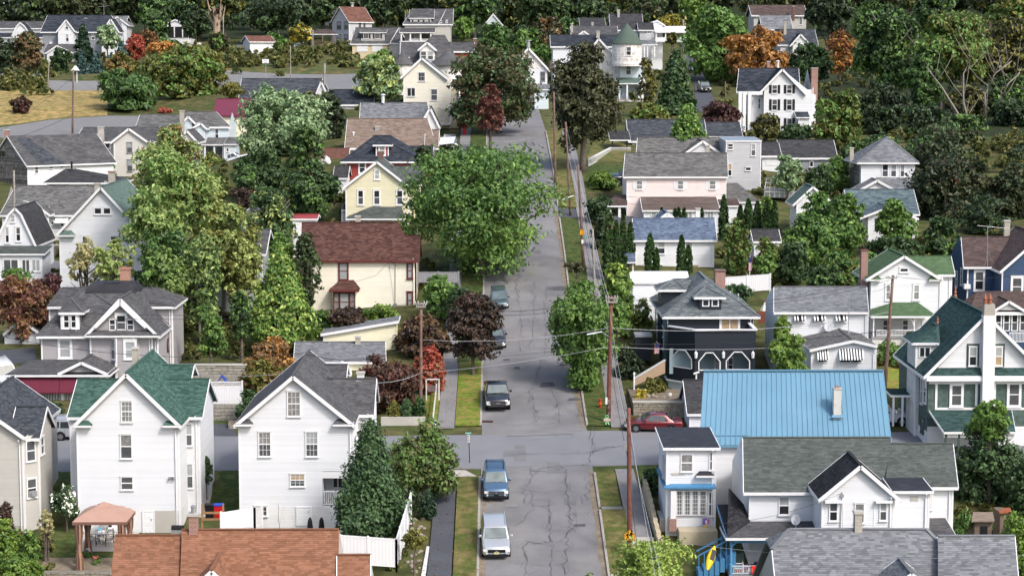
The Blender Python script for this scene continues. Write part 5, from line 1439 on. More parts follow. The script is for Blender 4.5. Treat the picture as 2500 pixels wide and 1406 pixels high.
h.gable_front(225,5,(1945,2026),[(1936,500),(1985,455),(2034,495)],WHITE,S_TEAL,o=.3)
h.done()
h=House('shed','dark roofed garden shed beside the pale tents',1868,205,'shed')
h.gable_side(205,4,(1842,1900),1838,1908,560,590,WHITE,S_CHAR,o=.2)
h.done()
# ------------------------------------------------------------------ houses: middle distance, left side
h=House('house','cream house with maroon brown roof and flared bay window',880,196)
d=h.gable_side(196,8,(757,1015),735,1023,543,636,CREAM,S_MAROON,o=0.4,rx=(737,971),edges=MAROONT)
h.gable_side(195.9,5.6,(960,1014),958,1024,575,637,CREAM,S_MAROON,o=0.4,edges=MAROONT,body=False)
h.corners((d['x0'],d['x1']),196,d['zb'],d['ze'],MAROONT)
for r in((826,639,851,684),(993,640,1009,681),(993,712,1009,754)):
 h.win(*r,196-.02,'d',fm=MAROONT,fw=.16,pane=('blind','blind'))
q=[W3(x,700,y)[:2] for x,y in((809,196),(813,195),(868,195),(872,196))]
zt,zb=W3(840,706,195)[2],W3(840,768,195)[2]
for i in range(3):
 h.panel(q[i],q[i+1],zb-1,zt,CREAM)
h.win(814,714,829,760,195,'d',fm=MAROONT,fw=.1,pane=('curtain','curtain'));h.win(829,714,853,760,195,'d',fm=MAROONT,fw=.1,pane=('blind','blind'));h.win(853,714,867,760,195,'d',fm=MAROONT,fw=.1,pane=('curtain','curtain'))
A,B=W3(803,708,194.5),W3(877,708,194.5);zm=W3(803,696,195)[2];zt2=W3(830,683,196)[2]
xa,xb,xc,xd=W3(815,0,195)[0],W3(865,0,195)[0],W3(825,0,196)[0],W3(857,0,196)[0]
h.roof([[A,B,(xb,195.1,zm),(xa,195.1,zm)],[(xa,195.1,zm),(xb,195.1,zm),(xd,196,zt2),(xc,196,zt2)],[(A[0],196,A[2]),A,(xa,195.1,zm),(xc,196,zt2)],[B,(B[0],196,B[2]),(xd,196,zt2),(xb,195.1,zm)]],S_MAROON,t=.05,boards=[(A,B)],edges=MAROONT)
h.chimney(868,880,530,546,200.5,BRICKP)
b=MB();q=W3(965,745,195.9);b.box(q[0]-.15,q[0]+.15,195.75,196,q[2]-.2,q[2]+.2);b.tube([q,W3(965,640,195.9)],.03,5);b.tube([W3(949,640,195.9),W3(962,735,195.9)],.012,4);b.tube([W3(949,640,195.9),W3(918,672,195.9),W3(866,688,195.9)],.012,4);b.build('electric_meter',GREYM,h.root)
h.done()
h=House('house','pale lemon lean-to garage with grey sloping roof beside the bronze bushes',880,182,'garage')
d=h.gable_front(182,3.2,(791,966),[(783,815),(973,783)],LEMON,S_GREY,o=.3)
h.done()
h=House('house','low yellow house with long pale grey roof behind the red Japanese maple',830,176)
h.gable_side(176,6.5,(726,932),716,943,834,883,LEMON,S_GREY,o=.35,rx=(720,941))
h.gable_front(174.2,1.5,(815,850),[(808,915),(832,890),(857,915)],LEMON,M_WHITE,o=.2,shingles=False)
h.chimney(868,880,824,838,179,BRICKP)
h.done()
h=House('house','pale yellow gabled house with dark green roof in front of the red house',920,226)
d=h.gable_front(226,10,(845,997),[(836,459),(920,394),(1004,459)],PALEYEL,S_GGREEN,o=.4)
h.gable_side(229,6,(940,1022),935,1034,406,450,PALEYEL,S_GGREEN,o=.3)
for x0_,x1_ in((872,889),(911,929),(967,985)):
 h.win(x0_,463,x1_,501,226,'d',fw=.15,pane=('dark','mid'))
h.win(913,414,928,439,226,'d',fw=.14,pane=('blind','blind'))
h.lean(222.4,3.4,844,985,505,534,S_GGREEN,tx=(905,980),o=.3);h.posts([852,902,960],222.4,535,575,w=.2);h.deck(846,985,222.3,226,575,skirt=DIRTY)
h.lean(227,3,834,846,495,512,S_GGREEN,wall=(835,845),wm=LGREY)
h.chimney(924,936,370,396,233,BRICKD)
h.done()
h=House('house','red house with blue black hip roof and small red dormer',930,246)
d=h.hip(246,10,(845,1030),831,1040,395,(916,331,250.4),(954,331,250.4),REDW,S_NAVYB,o=.5)
h.gable_side(249,6,(985,1050),970,1057,357,394,REDW,S_NAVYB,o=.3)
h.win(875,395,894,424,246,'d',fw=.18,pane=('mid','dark'))
h.hip(246.6,3,(919,948),910,957,354,(926,340,248),(942,340,248),REDW,S_NAVYB,o=.3);h.win(924,355,942,381,246.6,'d',fw=.18,pane=('blind','mid'))
h.done()
h=House('house','white side wing with dark lean-to roof left of the yellow house',835,240,'annex')
h.gable_side(240,6,(818,845),812,850,405,435,WHITE,S_CHAR,o=.2)
h.done()
h=House('house','long low house with tan brown shingle roof and silver chimney pipe',950,266)
d=h.gable_side(266,10,(850,1062),841,1068,290,362,mat('tan_siding',(.45,.42,.33),.7,.05,1.5,isl=.03),S_TAN,o=.4,rx=(848,1044))
h.gable_side(265.6,7,(1040,1062),1036,1071,317,362,BEIGE,S_TAN,o=.4,body=False)
h.chimney(916,927,311,331,269,METALG);h.pipe(863,326,337,268,.12,TRIM);h.pipe(885,346,350,267.4,.1,BLACK)
h.done()
h=House('house','house with pale blue grey roof between the tan roof and the cream tower house',960,286)
d=h.gable_side(286,9,(886,1048),876,1056,251,312,WHITE,S_GREY,o=.35,rx=(880,1043))
h.gable_front(283,6,(1030,1068),[(1022,312),(1050,262),(1074,312)],WHITE,S_SLATE,o=.3)
h.pipe(935,233,252,290,.22,TRIM)
h.done()
h=House('house','tall cream gabled house with stone corner beside the red leaved maple',1040,294)
d=h.gable_front(294,12,(986,1099),[(978,189),(1029.5,141),(1093,192)],CREAM,S_BTEAL,o=.4)
h.win(1021,177,1038,199,294,'q',pane=('dark','dark'));h.win(994,215,1014,236,294,'s',pane=('dark','dark'));h.win(1052,218,1068,246,294,'d',pane=('mid','mid'))
h.panelwall(1100,216,1121,312,296,STONEY,2.0,'stone_corner');h.win(1113,232,1119,262,294,'d',pane=('mid','mid'))
h.panelwall(1070,262,1098,300,293.98,BEIGE,.05,'porch_back');h.railing(1072,1088,292,289,302);h.deck(1066,1099,291.6,294,303,TRIM);h.posts([1072,1089],291.8,262,303,PALEYEL,w=.35);h.beam(1066,1099,291.8,262,.3,CREAM)
h.done()
st=thing('red_stair','red painted stair climbing beside the stone corner of the cream house','stair',tuple(W3(1132,300,293)))
b=MB();a,c=W3(1122,300,293),W3(1143,228,300)
for i in range(16):
 b.box(a[0],c[0],293+i*.4,293+i*.4+.5,a[2]-2,a[2]+(c[2]-a[2])*i/15)
b.build('tread',mat('red_paint',(.25,.025,.03),.6,.1,2),st);b=MB()
for x in(a[0],c[0]):
 b.board((x,293,a[2]+1),(x,299.4,c[2]+1),.12,.08)
 for i in range(5):
  z=a[2]+(c[2]-a[2])*i/4;b.box(x-.05,x+.05,293+i*1.6-.05,293+i*1.6+.05,z,z+1)
b.build('handrail',TRIM,st)
h=House('house','large slate grey Victorian house with steep hip roof and turret caps',1080,332)
d=h.hip(330,13,(992,1115),982,1122,160,(1056,86,336),(1086,86,336),WHITE,S_DGREY,o=.5)
h.gable_side(333,8,(985,1050),976,1060,104,140,WHITE,S_DGREY,o=.3);h.gable_side(335,7,(1085,1152),1080,1158,104,126,mat('brick_red_wall',(.25,.07,.05),.8,.1,2),S_DGREY,o=.3)
h.gable_front(328.6,4,(1025,1061),[(1020,122),(1042.5,103),(1065,122)],PEEL,S_DGREY,o=.3,lap='shingle');h.win(1027,126,1041,147,328.6,'d',pane=('mid','mid'));h.win(1044,126,1058,147,328.6,'d',pane=('blind','mid'))
for px,pt,pe,r in((983,126,158,1.6),(1095,124,160,3.0)):
 q=W3(px,pe,328);top=W3(px,pt,328);b=MB();b.lathe((q[0],328.5,q[2]),[(r,-5),(r,-.05)],16);t_=b.build('turret',PEEL,h.root);b=MB();b.lathe((q[0],328.5,q[2]),[(r*1.2,-.05),(r*1.2,0),(.05,top[2]-q[2])],16);b.build('turret_roof',S_DGREY,t_)
h.chimney(1156,1164,96,120,340,BRICKD)
h.done()
h=House('house','light blue house with grey roofs and white gables behind the yellowing tree',505,300)
d=h.gable_side(300,9,(452,558),440,564,273,310,LBLUE,S_GREYW,o=.35,rx=(450,528))
h.gable_side(303,8,(345,460),330,462,280,312,LBLUE,S_GREYW,o=.3)
h.gable_front(297.6,6,(436,470),[(428,319),(459,283),(477,301)],LBLUE,S_GREYW,o=.3);h.gable_front(296.8,4,(470,500),[(463,315),(490,300),(505,314)],LBLUE,S_GREYW,o=.3)
h.win(525,315,534,340,300,'d',pane=('mid','dark'));h.chimney(440,449,272,330,296.4,BRICKP)
h.lean(296,3.6,472,550,336,353,S_GREYW,o=.3);h.posts([476,501,524,546],296,354,402,w=.25);h.deck(472,550,296,300,398,skirt=OLDW);h.railing(474,546,296,380,397,OLDW)
h.lean(295.6,4,546,580,335,352,S_GREYW,wall=(548,576),wm=LBLUE);h.win(553,361,559,371,295.6,'x')
h.done()
h=House('house','cream stucco house with weathered chimney stack and charcoal roof',310,286)
d=h.gable_side(287,8,(192,420),180,440,311,346,STUCCO,S_DGREY,o=.35,lap=None,rx=(203,440))
f=h.gable_front(284,7,(279,368),[(269,348),(314,313),(367,350)],STUCCO,S_DGREY,o=.35,lap=None)
g=h.gable_front(284.6,7,(430,474),[(424,348),(456,318),(484,348)],STUCCO,S_DGREY,o=.3,lap=None)
for r in((310,348,323,373),(311,390,323,419)):
 h.win(*r,284,'d',fm=GREYM,pane=('blind','mid'))
h.win(257,350,269,376,287,'d',pane=('dark','mid'));h.win(201,348,212,362,287,'d',pane=('blind','blind'));h.win(458,352,467,376,284.6,'d',fm=MAROONT,pane=('mid','mid'))
h.chimney(242,253,312,430,286.4,mat('rough_stucco',(.38,.35,.31),.9,.25,1.2,wear=(.6,.58,.55),wear_amt=.8,wear_scale=.5))
h.lean(281,3,462,496,388,400,S_GREYW,wall=(468,488),wm=DIRTY)
h.done()
# weathered wood and white barn-like building, turned
h=House('barn','old building with weathered board end wall, white side and patched grey roof',130,270,'building')
O=W3(66,402,266);ph=math.radians(42);ux,uy=np.array((math.cos(ph),math.sin(ph),0)),np.array((-math.sin(ph),math.cos(ph),0))
L_,Wd=13.2,9.6;zr=W3(2,333,O[1]+5)[2]-O[2];pt=lambda a,b_,z:np.array((O[0],O[1],O[2]))+ux*a+uy*b_+np.array((0,0,z));zg=-5.5
h.wall([pt(0,0,zg),pt(L_,0,zg),pt(L_,0,.1),pt(0,0,.1)],-uy,WHITE,'lap')
h.wall([pt(0,Wd,zg),pt(0,0,zg),pt(0,0,.1),pt(0,Wd/2,zr),pt(0,Wd,.1)],-ux,WOODW,'lap');h.wall([pt(L_,0,zg),pt(L_,Wd,zg),pt(L_,Wd,.1),pt(L_,Wd/2,zr),pt(L_,0,.1)],ux,WHITE,'lap')
h.wall([pt(L_,Wd,zg),pt(0,Wd,zg),pt(0,Wd,.1),pt(L_,Wd,.1)],uy,WOODW,'lap')
k=zr/(Wd/2);A,B,C,D=pt(-.3,-.4,-.4*k+.12),pt(L_+.3,-.4,-.4*k+.12),pt(L_+.3,Wd/2,zr+.12),pt(-.3,Wd/2,zr+.12);E,G=pt(L_+.3,Wd+.4,-.4*k+.12),pt(-.3,Wd+.4,-.4*k+.12)
h.roof([[A,B,C,D],[E,G,D,C]],S_DGREY,boards=[(A,B),(D,A),(G,D),(B,C)])
nn=nrm(np.cross(B-A,D-A));q=[A+(B-A)*u+(D-A)*v+nn*.03 for u,v in((.16,.02),(.42,.02),(.22,.9),(.08,.9))];b=MB();lay(b,q,nn,.24,.5,.02);o_=b.build('roof_patch',S_SLATE,h.root);o_['kind']='stuff'
pl=(O,-uy)
for r in((84,407,93,424),(119,403,129,413),(146,400,155,411),(174,401,181,408)):
 h.win(*r,pl,'d',pane=('mid','mid'))
pl=(O,-ux);h.win(-5,355,4,383,pl,'d',fm=WOODW);h.win(4,354,13,383,pl,'d',fm=WOODW);h.win(17,403,32,434,pl,'x',fm=WOODW,glass=WOODW,name='boarded_door')
h.chimney(11,23,319,345,274,BRICK)
h.done()
h=House('garage','low white building with dark hip roof and thin stove pipe',205,256,'building')
h.hip(256,7.5,(116,286),107,298,446,(162,413,260),(186,412,260),WHITE,S_CHAR,o=.4)
h.win(210,446,219,456,256,'x');h.win(255,444,262,452,256,'x');h.panelwall(120,447,168,462,255.98,GREYM,.03);h.pipe(175,398,414,259,.12,BLACK)
h.done()
h=House('house','long grey ranch house with gabled entry and hanging mum baskets',130,235)
d=h.gable_side(235,9,(8,226),-2,236,453,525,LGREY,S_GREYW,o=.35,rx=(38,233))
h.strip_found(d,m=CONC,pyt=576)
h.gable_front(232.6,3,(78,122),[(65,524),(100,508),(122,525)],LGREY,S_GREYW,o=.25,body=False);a,c,tp=W3(72,522,232.5),W3(118,522,232.5),W3(100,510,232.5);h.wall([a,c,tp],(0,-1,0),LGREY,'lap')
h.posts([80,119],232.6,524,576,w=.18);h.deck(74,126,232.5,235,576,CONC,skirt=CONC);h.steps(86,106,232.5,577,596,6)
for x,Y_ in((88,0),(108,0)):
 p,q=W3(x,578,232.5),W3(x,578,232.5)+(0,-1.8,-1.0);b=MB();b.board(p+(0,0,.9),q+(0,0,.9),.06,.05)
 for i in range(8):
  r=p+(q-p)*i/7;b.obox(r+(0,0,.45),(.015,0,0),(0,.015,0),(0,0,.45))
 b.build('railing',TRIM,h.root)
h.railing(110,150,232.6,562,577)
h.door(83,525,91,575,234.98,GREYM);h.win(124,530,131,549,235,'d');h.win(148,541,157,553,235,'x');h.awning(136,168,530,543,235,.9,M_WHITE,n=8);h.win(40,535,58,556,235,'s',pane=('mid','mid'))
h.done()
h=House('house','white gabled house with sea green roof behind the yellow green birches',245,205)
d=h.gable_front(205,14,(147,342),[(138,572),(245,456),(352,572)],WHITE,S_TEAL,o=.45)
h.pent(138,182,562,575,205,.5,S_TEAL);h.pent(306,348,562,575,205,.5,S_TEAL)
h.win(229,506,250,524,205,'x',fw=.13);h.win(251,506,272,524,205,'x',fw=.13);h.win(199,574,221,614,205,'d',fw=.16,pane=('mid','tan'));h.win(268,574,290,614,205,'d',fw=.16,pane=('mid','dark'))
h.win(326,660,356,694,205-.4,'x',glass=GLASS);h.chimney(266,280,421,450,213,BRICKP,cap=BRICK);h.chimney(232,243,450,470,208,BRICKP)
h.gable_side(207,8,(340,420),335,430,480,580,WHITE,S_TEAL,o=.3)
h.done()
h=House('house','white gambrel roofed house with glazed front sunroom at the left edge',36,213)
d=h.gable_front(213,9,(-14,86),[(-17,602),(21,522),(36,507),(51,522),(88,601)],WHITE,S_CHAR,o=.3,corner=None)
x0,x1=d['x0'],d['x1']
h.win(26,525,37,543,213,'d',pane=('blind','blind'));h.win(12,553,24,594,213,'d',fw=.14,pane=('blind','dark'));h.win(38,553,52,590,213,'d',fw=.14,pane=('mid','dark'))
h.lean(209,4,-30,109,599,619,S_GGREEN,wall=(-24,102),wm=WHITE,o=.3)
for r in((8,632,46,666),(53,632,74,667),(77,632,99,663)):
 h.win(*r,209,'s',fw=.12,pane=('mid','mid') if r[0]<60 else('blind','blind'))
h.done()
h=House('shed','white storage shed with red metal roof behind the maroon brown roof',745,215,'shed')
h.gable_side(215,3,(716,768),713,776,523,534,M_WHITE,mat('red_metal',(.28,.05,.05),.5,.1,1),o=.15,shingles=False)
h.done()
h=House('house','white gable peeking out between the birches',625,214)
h.gable_front(214,8,(590,660),[(578,530),(620,499),(668,535)],WHITE,S_DGREY,o=.3);h.win(640,600,655,640,214,'d')
h.done()
h=House('house','pale green sided house mostly hidden behind the birch grove',560,196)
h.gable_side(196,8,(480,640),470,650,560,620,mat('pale_green_siding',(.34,.40,.39),.6,.05,1.5),S_DGREY,o=.3)
h.win(600,655,620,700,196,'d');h.win(520,655,540,700,196,'d')
h.done()
h=House('house','cream house with maroon metal roof behind the big silver green maple',570,312)
h.gable_side(312,8,(528,640),520,645,241,282,LEMON,M_MAROON,o=.35,shingles=False,edges=M_MAROON);
h.done()
h=House('house','house with long slate roof and white end gable by the parking lot',680,350)
h.gable_side(348,9,(590,776),582,782,192,243,DIRTY,S_SLATE,o=.35)
h.gable_front(347,5,(776,795),[(772,228),(784,198),(798,228)],WHITE,S_SLATE,o=.3)
h.done()
h=House('house','white house with blue black roof next to the grey willow',850,326)
h.gable_side(326,9,(806,905),796,912,219,256,WHITE,S_NAVYB,o=.35)
h.done()
h=House('house','low house with orange brown roof beside the dark vine covered tree',815,262)
h.gable_side(262,7,(780,845),772,850,362,394,PALEYEL,S_RED,o=.3);h.gable_front(258,4,(778,800),[(774,398),(790,385),(806,398)],WHITE,M_WHITE,o=.2,shingles=False)
h.done()
h=House('garage','white garage beside the grey Victorian house at the left',55,176,'garage')
h.gable_front(180,7,(14,96),[(8,815),(48,778),(102,815)],WHITE,S_DGREY,o=.3);h.garage_door(26,826,74,862,180)
h.done()
# ------------------------------------------------------------------ houses: far up the hill
h=House('house','turreted house with green cone roof and peeling white shingles',1530,345)
d=h.gable_front(345,10,(1420,1515),[(1408,158),(1462,94),(1521,158)],PEEL,S_GGREEN,o=.4,lap='shingle')
h.gable_side(350,8,(1350,1500),1344,1512,86,114,WHITE,S_NAVYB,o=.3)
q=W3(1531,106,342);zb=W3(1531,158,342)[2];top=W3(1530,56,342);r=(1568-1496)/2/FPX*342
b=MB();b.lathe((q[0],342.5,0),[(r*.99,zb-.3),(r*.99,q[2])],24);lb=MB()
for i in range(18):
 z=zb+(q[2]-zb)*i/18;lb.lathe((q[0],342.5,0),[(r*1.015,z),(r*1.0,z+(q[2]-zb)/18)],24)
t_=b.build('turret',PEEL,h.root);o_=lb.build('shingles',PEEL,t_);o_['kind']='stuff'
b=MB();b.lathe((q[0],342.5,q[2]-.1),[(r*1.1,-.1),(r*1.08,.1),(r*.55,(top[2]-q[2])*.55),(.06,top[2]-q[2])],28);b.build('turret_roof',mat('green_cone',(.08,.112,.092),.85,.08,1),h.root)
h.win(1529,115,1541,136,342.5-r,'d',pane=('mid','dark'))
e=h.flat(343,8,(1513,1567),158,LBLUE,S_GGREEN,over=.2)
h.win(1528,159,1541,183,343,'d',pane=('mid','mid'));h.lean(340,3,1505,1568,190,204,S_TEAL,o=.2);h.posts([1512,1531,1560],340,204,244,w=.25);h.deck(1505,1568,340,343,240,skirt=PEEL)
h.gable_front(340.5,6,(1566,1572),[(1562,200),(1569,190),(1576,200)],PEEL,S_GGREEN,o=.2)
h.lean(348,5,1566,1605,98,109,S_GREY,o=.2);h.posts([1573,1581,1598],348,109,140,w=.2);h.chimney(1456,1464,78,96,352,BRICKP)
h.done()
h=House('house','grey roofed house right behind the turreted house',1450,375)
h.gable_side(375,8,(1398,1505),1394,1510,64,86,WHITE,S_DGREY,o=.3);h.gable_front(373,4,(1415,1435),[(1411,86),(1425,75),(1440,86)],WHITE,S_DGREY,o=.2);h.chimney(1444,1449,57,70,380,BRICKP);h.chimney(1394,1399,60,80,376,BRICKP)
h.done()
h=House('house','dark roofed house with grey porch above the turreted house',1540,410)
h.gable_side(410,10,(1496,1565),1490,1572,34,74,WHITE,S_CHAR,o=.4);h.gable_side(408,6,(1562,1590),1558,1598,56,74,LGREY,S_CHAR,o=.3)
h.win(1557,75,1563,92,410,'d');h.win(1580,76,1586,82,408,'x');h.railing(1576,1596,405,83,93);h.chimney(1507,1513,25,38,414,BRICKP)
h.lean(407,6,1416,1480,44,66,S_CHAR,wall=(1420,1476),wm=LGREY)
h.done()
h=House('carport','white roofed carport with open bays on the hill',1640,415,'carport')
h.gable_side(415,5,(1604,1670),1600,1676,65,78,M_WHITE,M_WHITE,o=.3,shingles=False,body=False);h.posts([1602,1625,1648,1672],415,78,100,w=.25);h.panelwall(1600,92,1676,103,414.5,M_WHITE,.2);h.gable_front(417,5,(1580,1618),[(1575,60),(1605,50),(1624,62)],M_WHITE,M_WHITE,o=.2,shingles=False)
h.done()
h=House('house','house with weathered scalloped gable between the two dark maples',1290,330)
d=h.gable_front(330,10,(1255,1336),[(1248,160),(1290.5,117),(1342,172)],WHITE,S_GREY,o=.4)
a,c,tp=W3(1256,168,329.96),W3(1336,170,329.96),W3(1290,122,329.96);h.wall([a,c,tp],(0,-1,0),PEEL,'shingle')
h.win(1280,143,1299,158,329.94,'s',fm=WOODW);h.win(1319,176,1331,199,330,'d',fm=GREYM,pane=('mid','mid'));h.pipe(1290,101,118,331,.3,METALG);h.lean(326,4,1300,1342,206,219,S_GREY,wall=(1306,1338),wm=LBLUE);h.gable_side(334,6,(1225,1262),1220,1270,132,150,WHITE,S_GREY)
h.done()
# corner view: turned house with red roof
def corner_house(name,label,px,py,Y,ang,L1,L2,hwall,rise,wm,rm,cat='house',lap='lap',wins=(),zoff=0.0,gable=0):
 """house seen on its corner: near corner at the pixel, left wall L1 long, right wall L2 long; gable over the left wall"""
 h=House(name,label,px,Y,cat)
 O=W3(px,py,Y);t=math.radians(ang)
 ur=np.array((math.cos(t),math.sin(t),0));ul=np.array((-math.sin(t),math.cos(t),0))
 P=lambda a,b,z:O+ur*a+ul*b+np.array((0,0,z))
 ov=.4;k=rise/(L1/2)
 h.wall([P(0,L1,-3),P(0,0,-3),P(0,0,hwall),P(0,L1/2,hwall+rise),P(0,L1,hwall)],-ur,wm,lap)
 h.wall([P(0,0,-3),P(L2,0,-3),P(L2,0,hwall),P(0,0,hwall)],-ul,wm,lap)
 h.wall([P(L2,0,-3),P(L2,L1,-3),P(L2,L1,hwall),P(L2,L1/2,hwall+rise),P(L2,0,hwall)],ur,wm,None);h.wall([P(L2,L1,-3),P(0,L1,-3),P(0,L1,hwall),P(L2,L1,hwall)],ul,wm,None)
 A,B,C,D=P(-ov,-ov,hwall-ov*k+.12),P(L2+ov,-ov,hwall-ov*k+.12),P(L2+ov,L1/2,hwall+rise+.12),P(-ov,L1/2,hwall+rise+.12);E,G=P(L2+ov,L1+ov,hwall-ov*k+.12),P(-ov,L1+ov,hwall-ov*k+.12)
 h.roof([[A,B,C,D],[E,G,D,C]],rm,boards=[(A,B),(D,A),(G,D),(B,C)])
 t_=h.trim();t_.box(O[0]-.08,O[0]+.08,O[1]-.08,O[1]+.08,O[2]-2,O[2]+hwall)
 h.pl=(O,-ur);h.pr=(O,-ul);h.P=P
 return h
h=corner_house('house','pale grey house with red roof and brown porch high on the hill',853,112,485,38,7.4,6.6,5.9,3.4,LGREY,S_RED)
for r in((794,54,803,72),(823,54,833,72),(841,54,850,72),(823,85,833,103),(841,85,850,103),(815,25,822,37)):
 h.win(*r,h.pl,'d',fm=OLDW,pane=('blind','mid'))
for r in((876,56,881,70),(887,56,892,70)):
 h.win(*r,h.pr,'d',fm=OLDW,pane=('mid','mid'))
h.pipe(860,9,20,492,.35,CONC)
h.lean(476,5,757,822,72,84,S_BROWN,tx=(775,805),o=.3);h.posts([762,788,818],476,84,112,OLDW,w=.3);h.deck(757,822,476,481,112,OLDW,skirt=WHITE);h.railing(760,818,476,101,111,OLDW)
h.done()
h=House('garage','beige two car garage with dark roof and shed dormer on the hill',910,450,'garage')
d=h.gable_side(450,8.4,(860,946),855,950,68,108,mat('buff_wall',(.62,.52,.33),.7,.05,1.5),S_DGREY,o=.3,rx=(868,974))
h.lean(450.6,4.2,878,944,70,80,S_GREYW,wall=(883,938),wm=BEIGE,o=.25)
h.win(887,83,900,95,450.6,'q',shutters=BLACKT);h.win(915,83,928,95,450.6,'q',shutters=BLACKT)
h.garage_door(871,112,898,127,449.95);h.garage_door(908,112,934,127,449.95)
h.gable_side(450.4,8,(940,974),938,978,68,106,BEIGE,S_DGREY,o=.2,body=True)
h.done()
h=House('house','beige house with dark roof, wide dormer and white porch on the hill',1040,440)
d=h.gable_side(440,9,(988,1066),983,1070,22,60,BEIGE,S_DGREY,o=.4,rx=(1008,1090))
h.gable_side(440.2,8.6,(1050,1100),1050,1106,22,60,BEIGE,S_DGREY,o=.3,body=True)
h.lean(440.4,3.8,998,1060,24,45,S_DGREY,wall=(1003,1052),wm=BEIGE,o=.25)
for x0_,x1_ in((1010,1019),(1037,1045)):
 h.win(x0_,50,x1_,66,440.4,'d',shutters=BLACKT,pane=('blind','dark'))
h.win(1074,51,1079,57,440.2,'x');h.win(1088,50,1093,67,440.2,'d')
h.lean(436.5,3.5,975,1062,69,80,S_DGREY,o=.3);h.posts([980,1002,1027,1052],436.5,80,102,w=.3);h.deck(976,1060,436.4,440,101,TRIM,skirt=BEIGE);h.railing(998,1050,436.6,96,101);h.win(1030,82,1050,96,439.9,'s',fm=BLACKT);h.door(1004,83,1011,98,439.9,GREYM)
h.done()
h=corner_house('shed','small white garage with pale orange roof among the hedges',611,120,455,28,4.6,5.6,1.7,1.2,WHITE,S_RED,'garage');h.win(578,110,603,124,h.pl,'x',glass=M_WHITE,name='garage_door');h.done()
h=House('house','large grey house with dark hip roof and white gables at the upper left',195,470)
d=h.gable_side(470,10,(104,282),98,292,38,79,GREYB,S_NAVYB,o=.5,rx=(116,272))
h.hip(474,9,(145,205),138,212,48,(150,37,478),(182,37,478),GREYB,S_NAVYB,o=.3,body=False)
h.gable_front(468,6,(142,180),[(137,78),(161,48),(183,77)],WHITE,S_NAVYB,o=.3);h.gable_front(467,6,(248,288),[(246,80),(270,46),(291,79)],WHITE,S_NAVYB,o=.3)
h.win(161,84,168,102,468,'d',pane=('blind','dark'));h.win(160,60,167,72,468,'d');h.win(224,84,231,98,470,'d');h.win(121,102,128,107,470,'x',glass=TRIM,name='vent')
h.lean(463,5,104,182,108,130,S_DGREY,wall=(108,178),wm=GREYB,o=.3);h.gable_front(462.4,3,(115,172),[(111,130),(139,111),(178,129)],WHITE,S_DGREY,o=.3)
h.chimney(207,213,46,68,474,BRICKO)
h.done()
h=House('house','grey roofed row house with gambrel front gable at the upper left corner',50,490)
h.gable_side(490,10,(-40,104),-50,106,53,70,LGREY,S_DGREY,o=.3);h.gable_side(488,8,(-40,106),-50,110,72,92,LGREY,S_NAVYB,o=.3)
h.gable_front(485,5,(32,72),[(29,88),(40,64),(49,55),(60,64),(76,88)],WHITE,S_NAVYB,o=.3)
h.done()
h=House('house','white house with grey roof and roof antennas behind the large grey house',260,500)
h.gable_side(500,9,(205,300),198,306,40,58,DIRTY,S_GREY,o=.4);h.gable_front(497,7,(275,310),[(272,62),(285,40),(314,62)],WHITE,S_GREY,o=.3)
b=MB();q=W3(254,40,500);b.tube([q,q+(0,0,3)],.05,5);b.tube([q+(-1.5,0,2.2),q+(1.5,0,2.6)],.04,4);b.build('antenna',METALG,h.root)
h.done()
h=House('garage','white double garage with grey hip roof beside the dry meadow',45,430,'garage')
h.hip(430,8,(-30,93),-36,98,198,(22,174,434),(32,174,434),WHITE,S_GREY,o=.3);h.garage_door(32,199,58,212,429.98);h.garage_door(62,199,90,212,429.98)
h.done()
h=House('house','dim white house with dark porch under the tall trees on the hill',428,500)
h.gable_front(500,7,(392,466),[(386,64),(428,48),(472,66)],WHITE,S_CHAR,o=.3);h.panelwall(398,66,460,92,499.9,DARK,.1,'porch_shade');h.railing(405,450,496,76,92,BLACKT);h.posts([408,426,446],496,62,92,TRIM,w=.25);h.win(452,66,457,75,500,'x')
h.done()
h=House('house','brown roofed long building at the top edge right of the road',1900,420)
h.gable_side(420,9,(1840,1968),1834,1972,13,38,BEIGE,S_BROWN,o=.4);h.win(1951,43,1959,61,420,'q');h.chimney(1934,1940,17,40,419,BRICKD)
h.done()
h=House('house','pale grey roofed house with white gable above the orange tree',1930,390)
h.gable_side(395,8,(1866,1930),1860,1936,38,72,LGREY,S_GREY,o=.3);h.gable_side(388,9,(1905,1995),1898,1998,72,110,WHITE,S_SLATE,o=.3);h.gable_front(385,5,(1935,1975),[(1929,112),(1955,83),(1980,111)],WHITE,S_SLATE,o=.3);h.win(1950,97,1960,108,385,'x',glass=M_WHITE);h.chimney(1913,1920,55,80,391,BRICKP)
h.done()
h=House('house','white gable end glimpsed between trees on the upper hill',1210,480)
h.gable_front(480,7,(1188,1222),[(1182,62),(1204,34),(1228,62)],LBLUE,M_WHITE,o=.3,shingles=False)
h.done()
h=House('house','white gable in the top left corner behind trees',18,540)
h.gable_front(540,8,(5,40),[(0,20),(20,-6),(44,20)],WHITE,S_GREY,o=.3)
h.done()
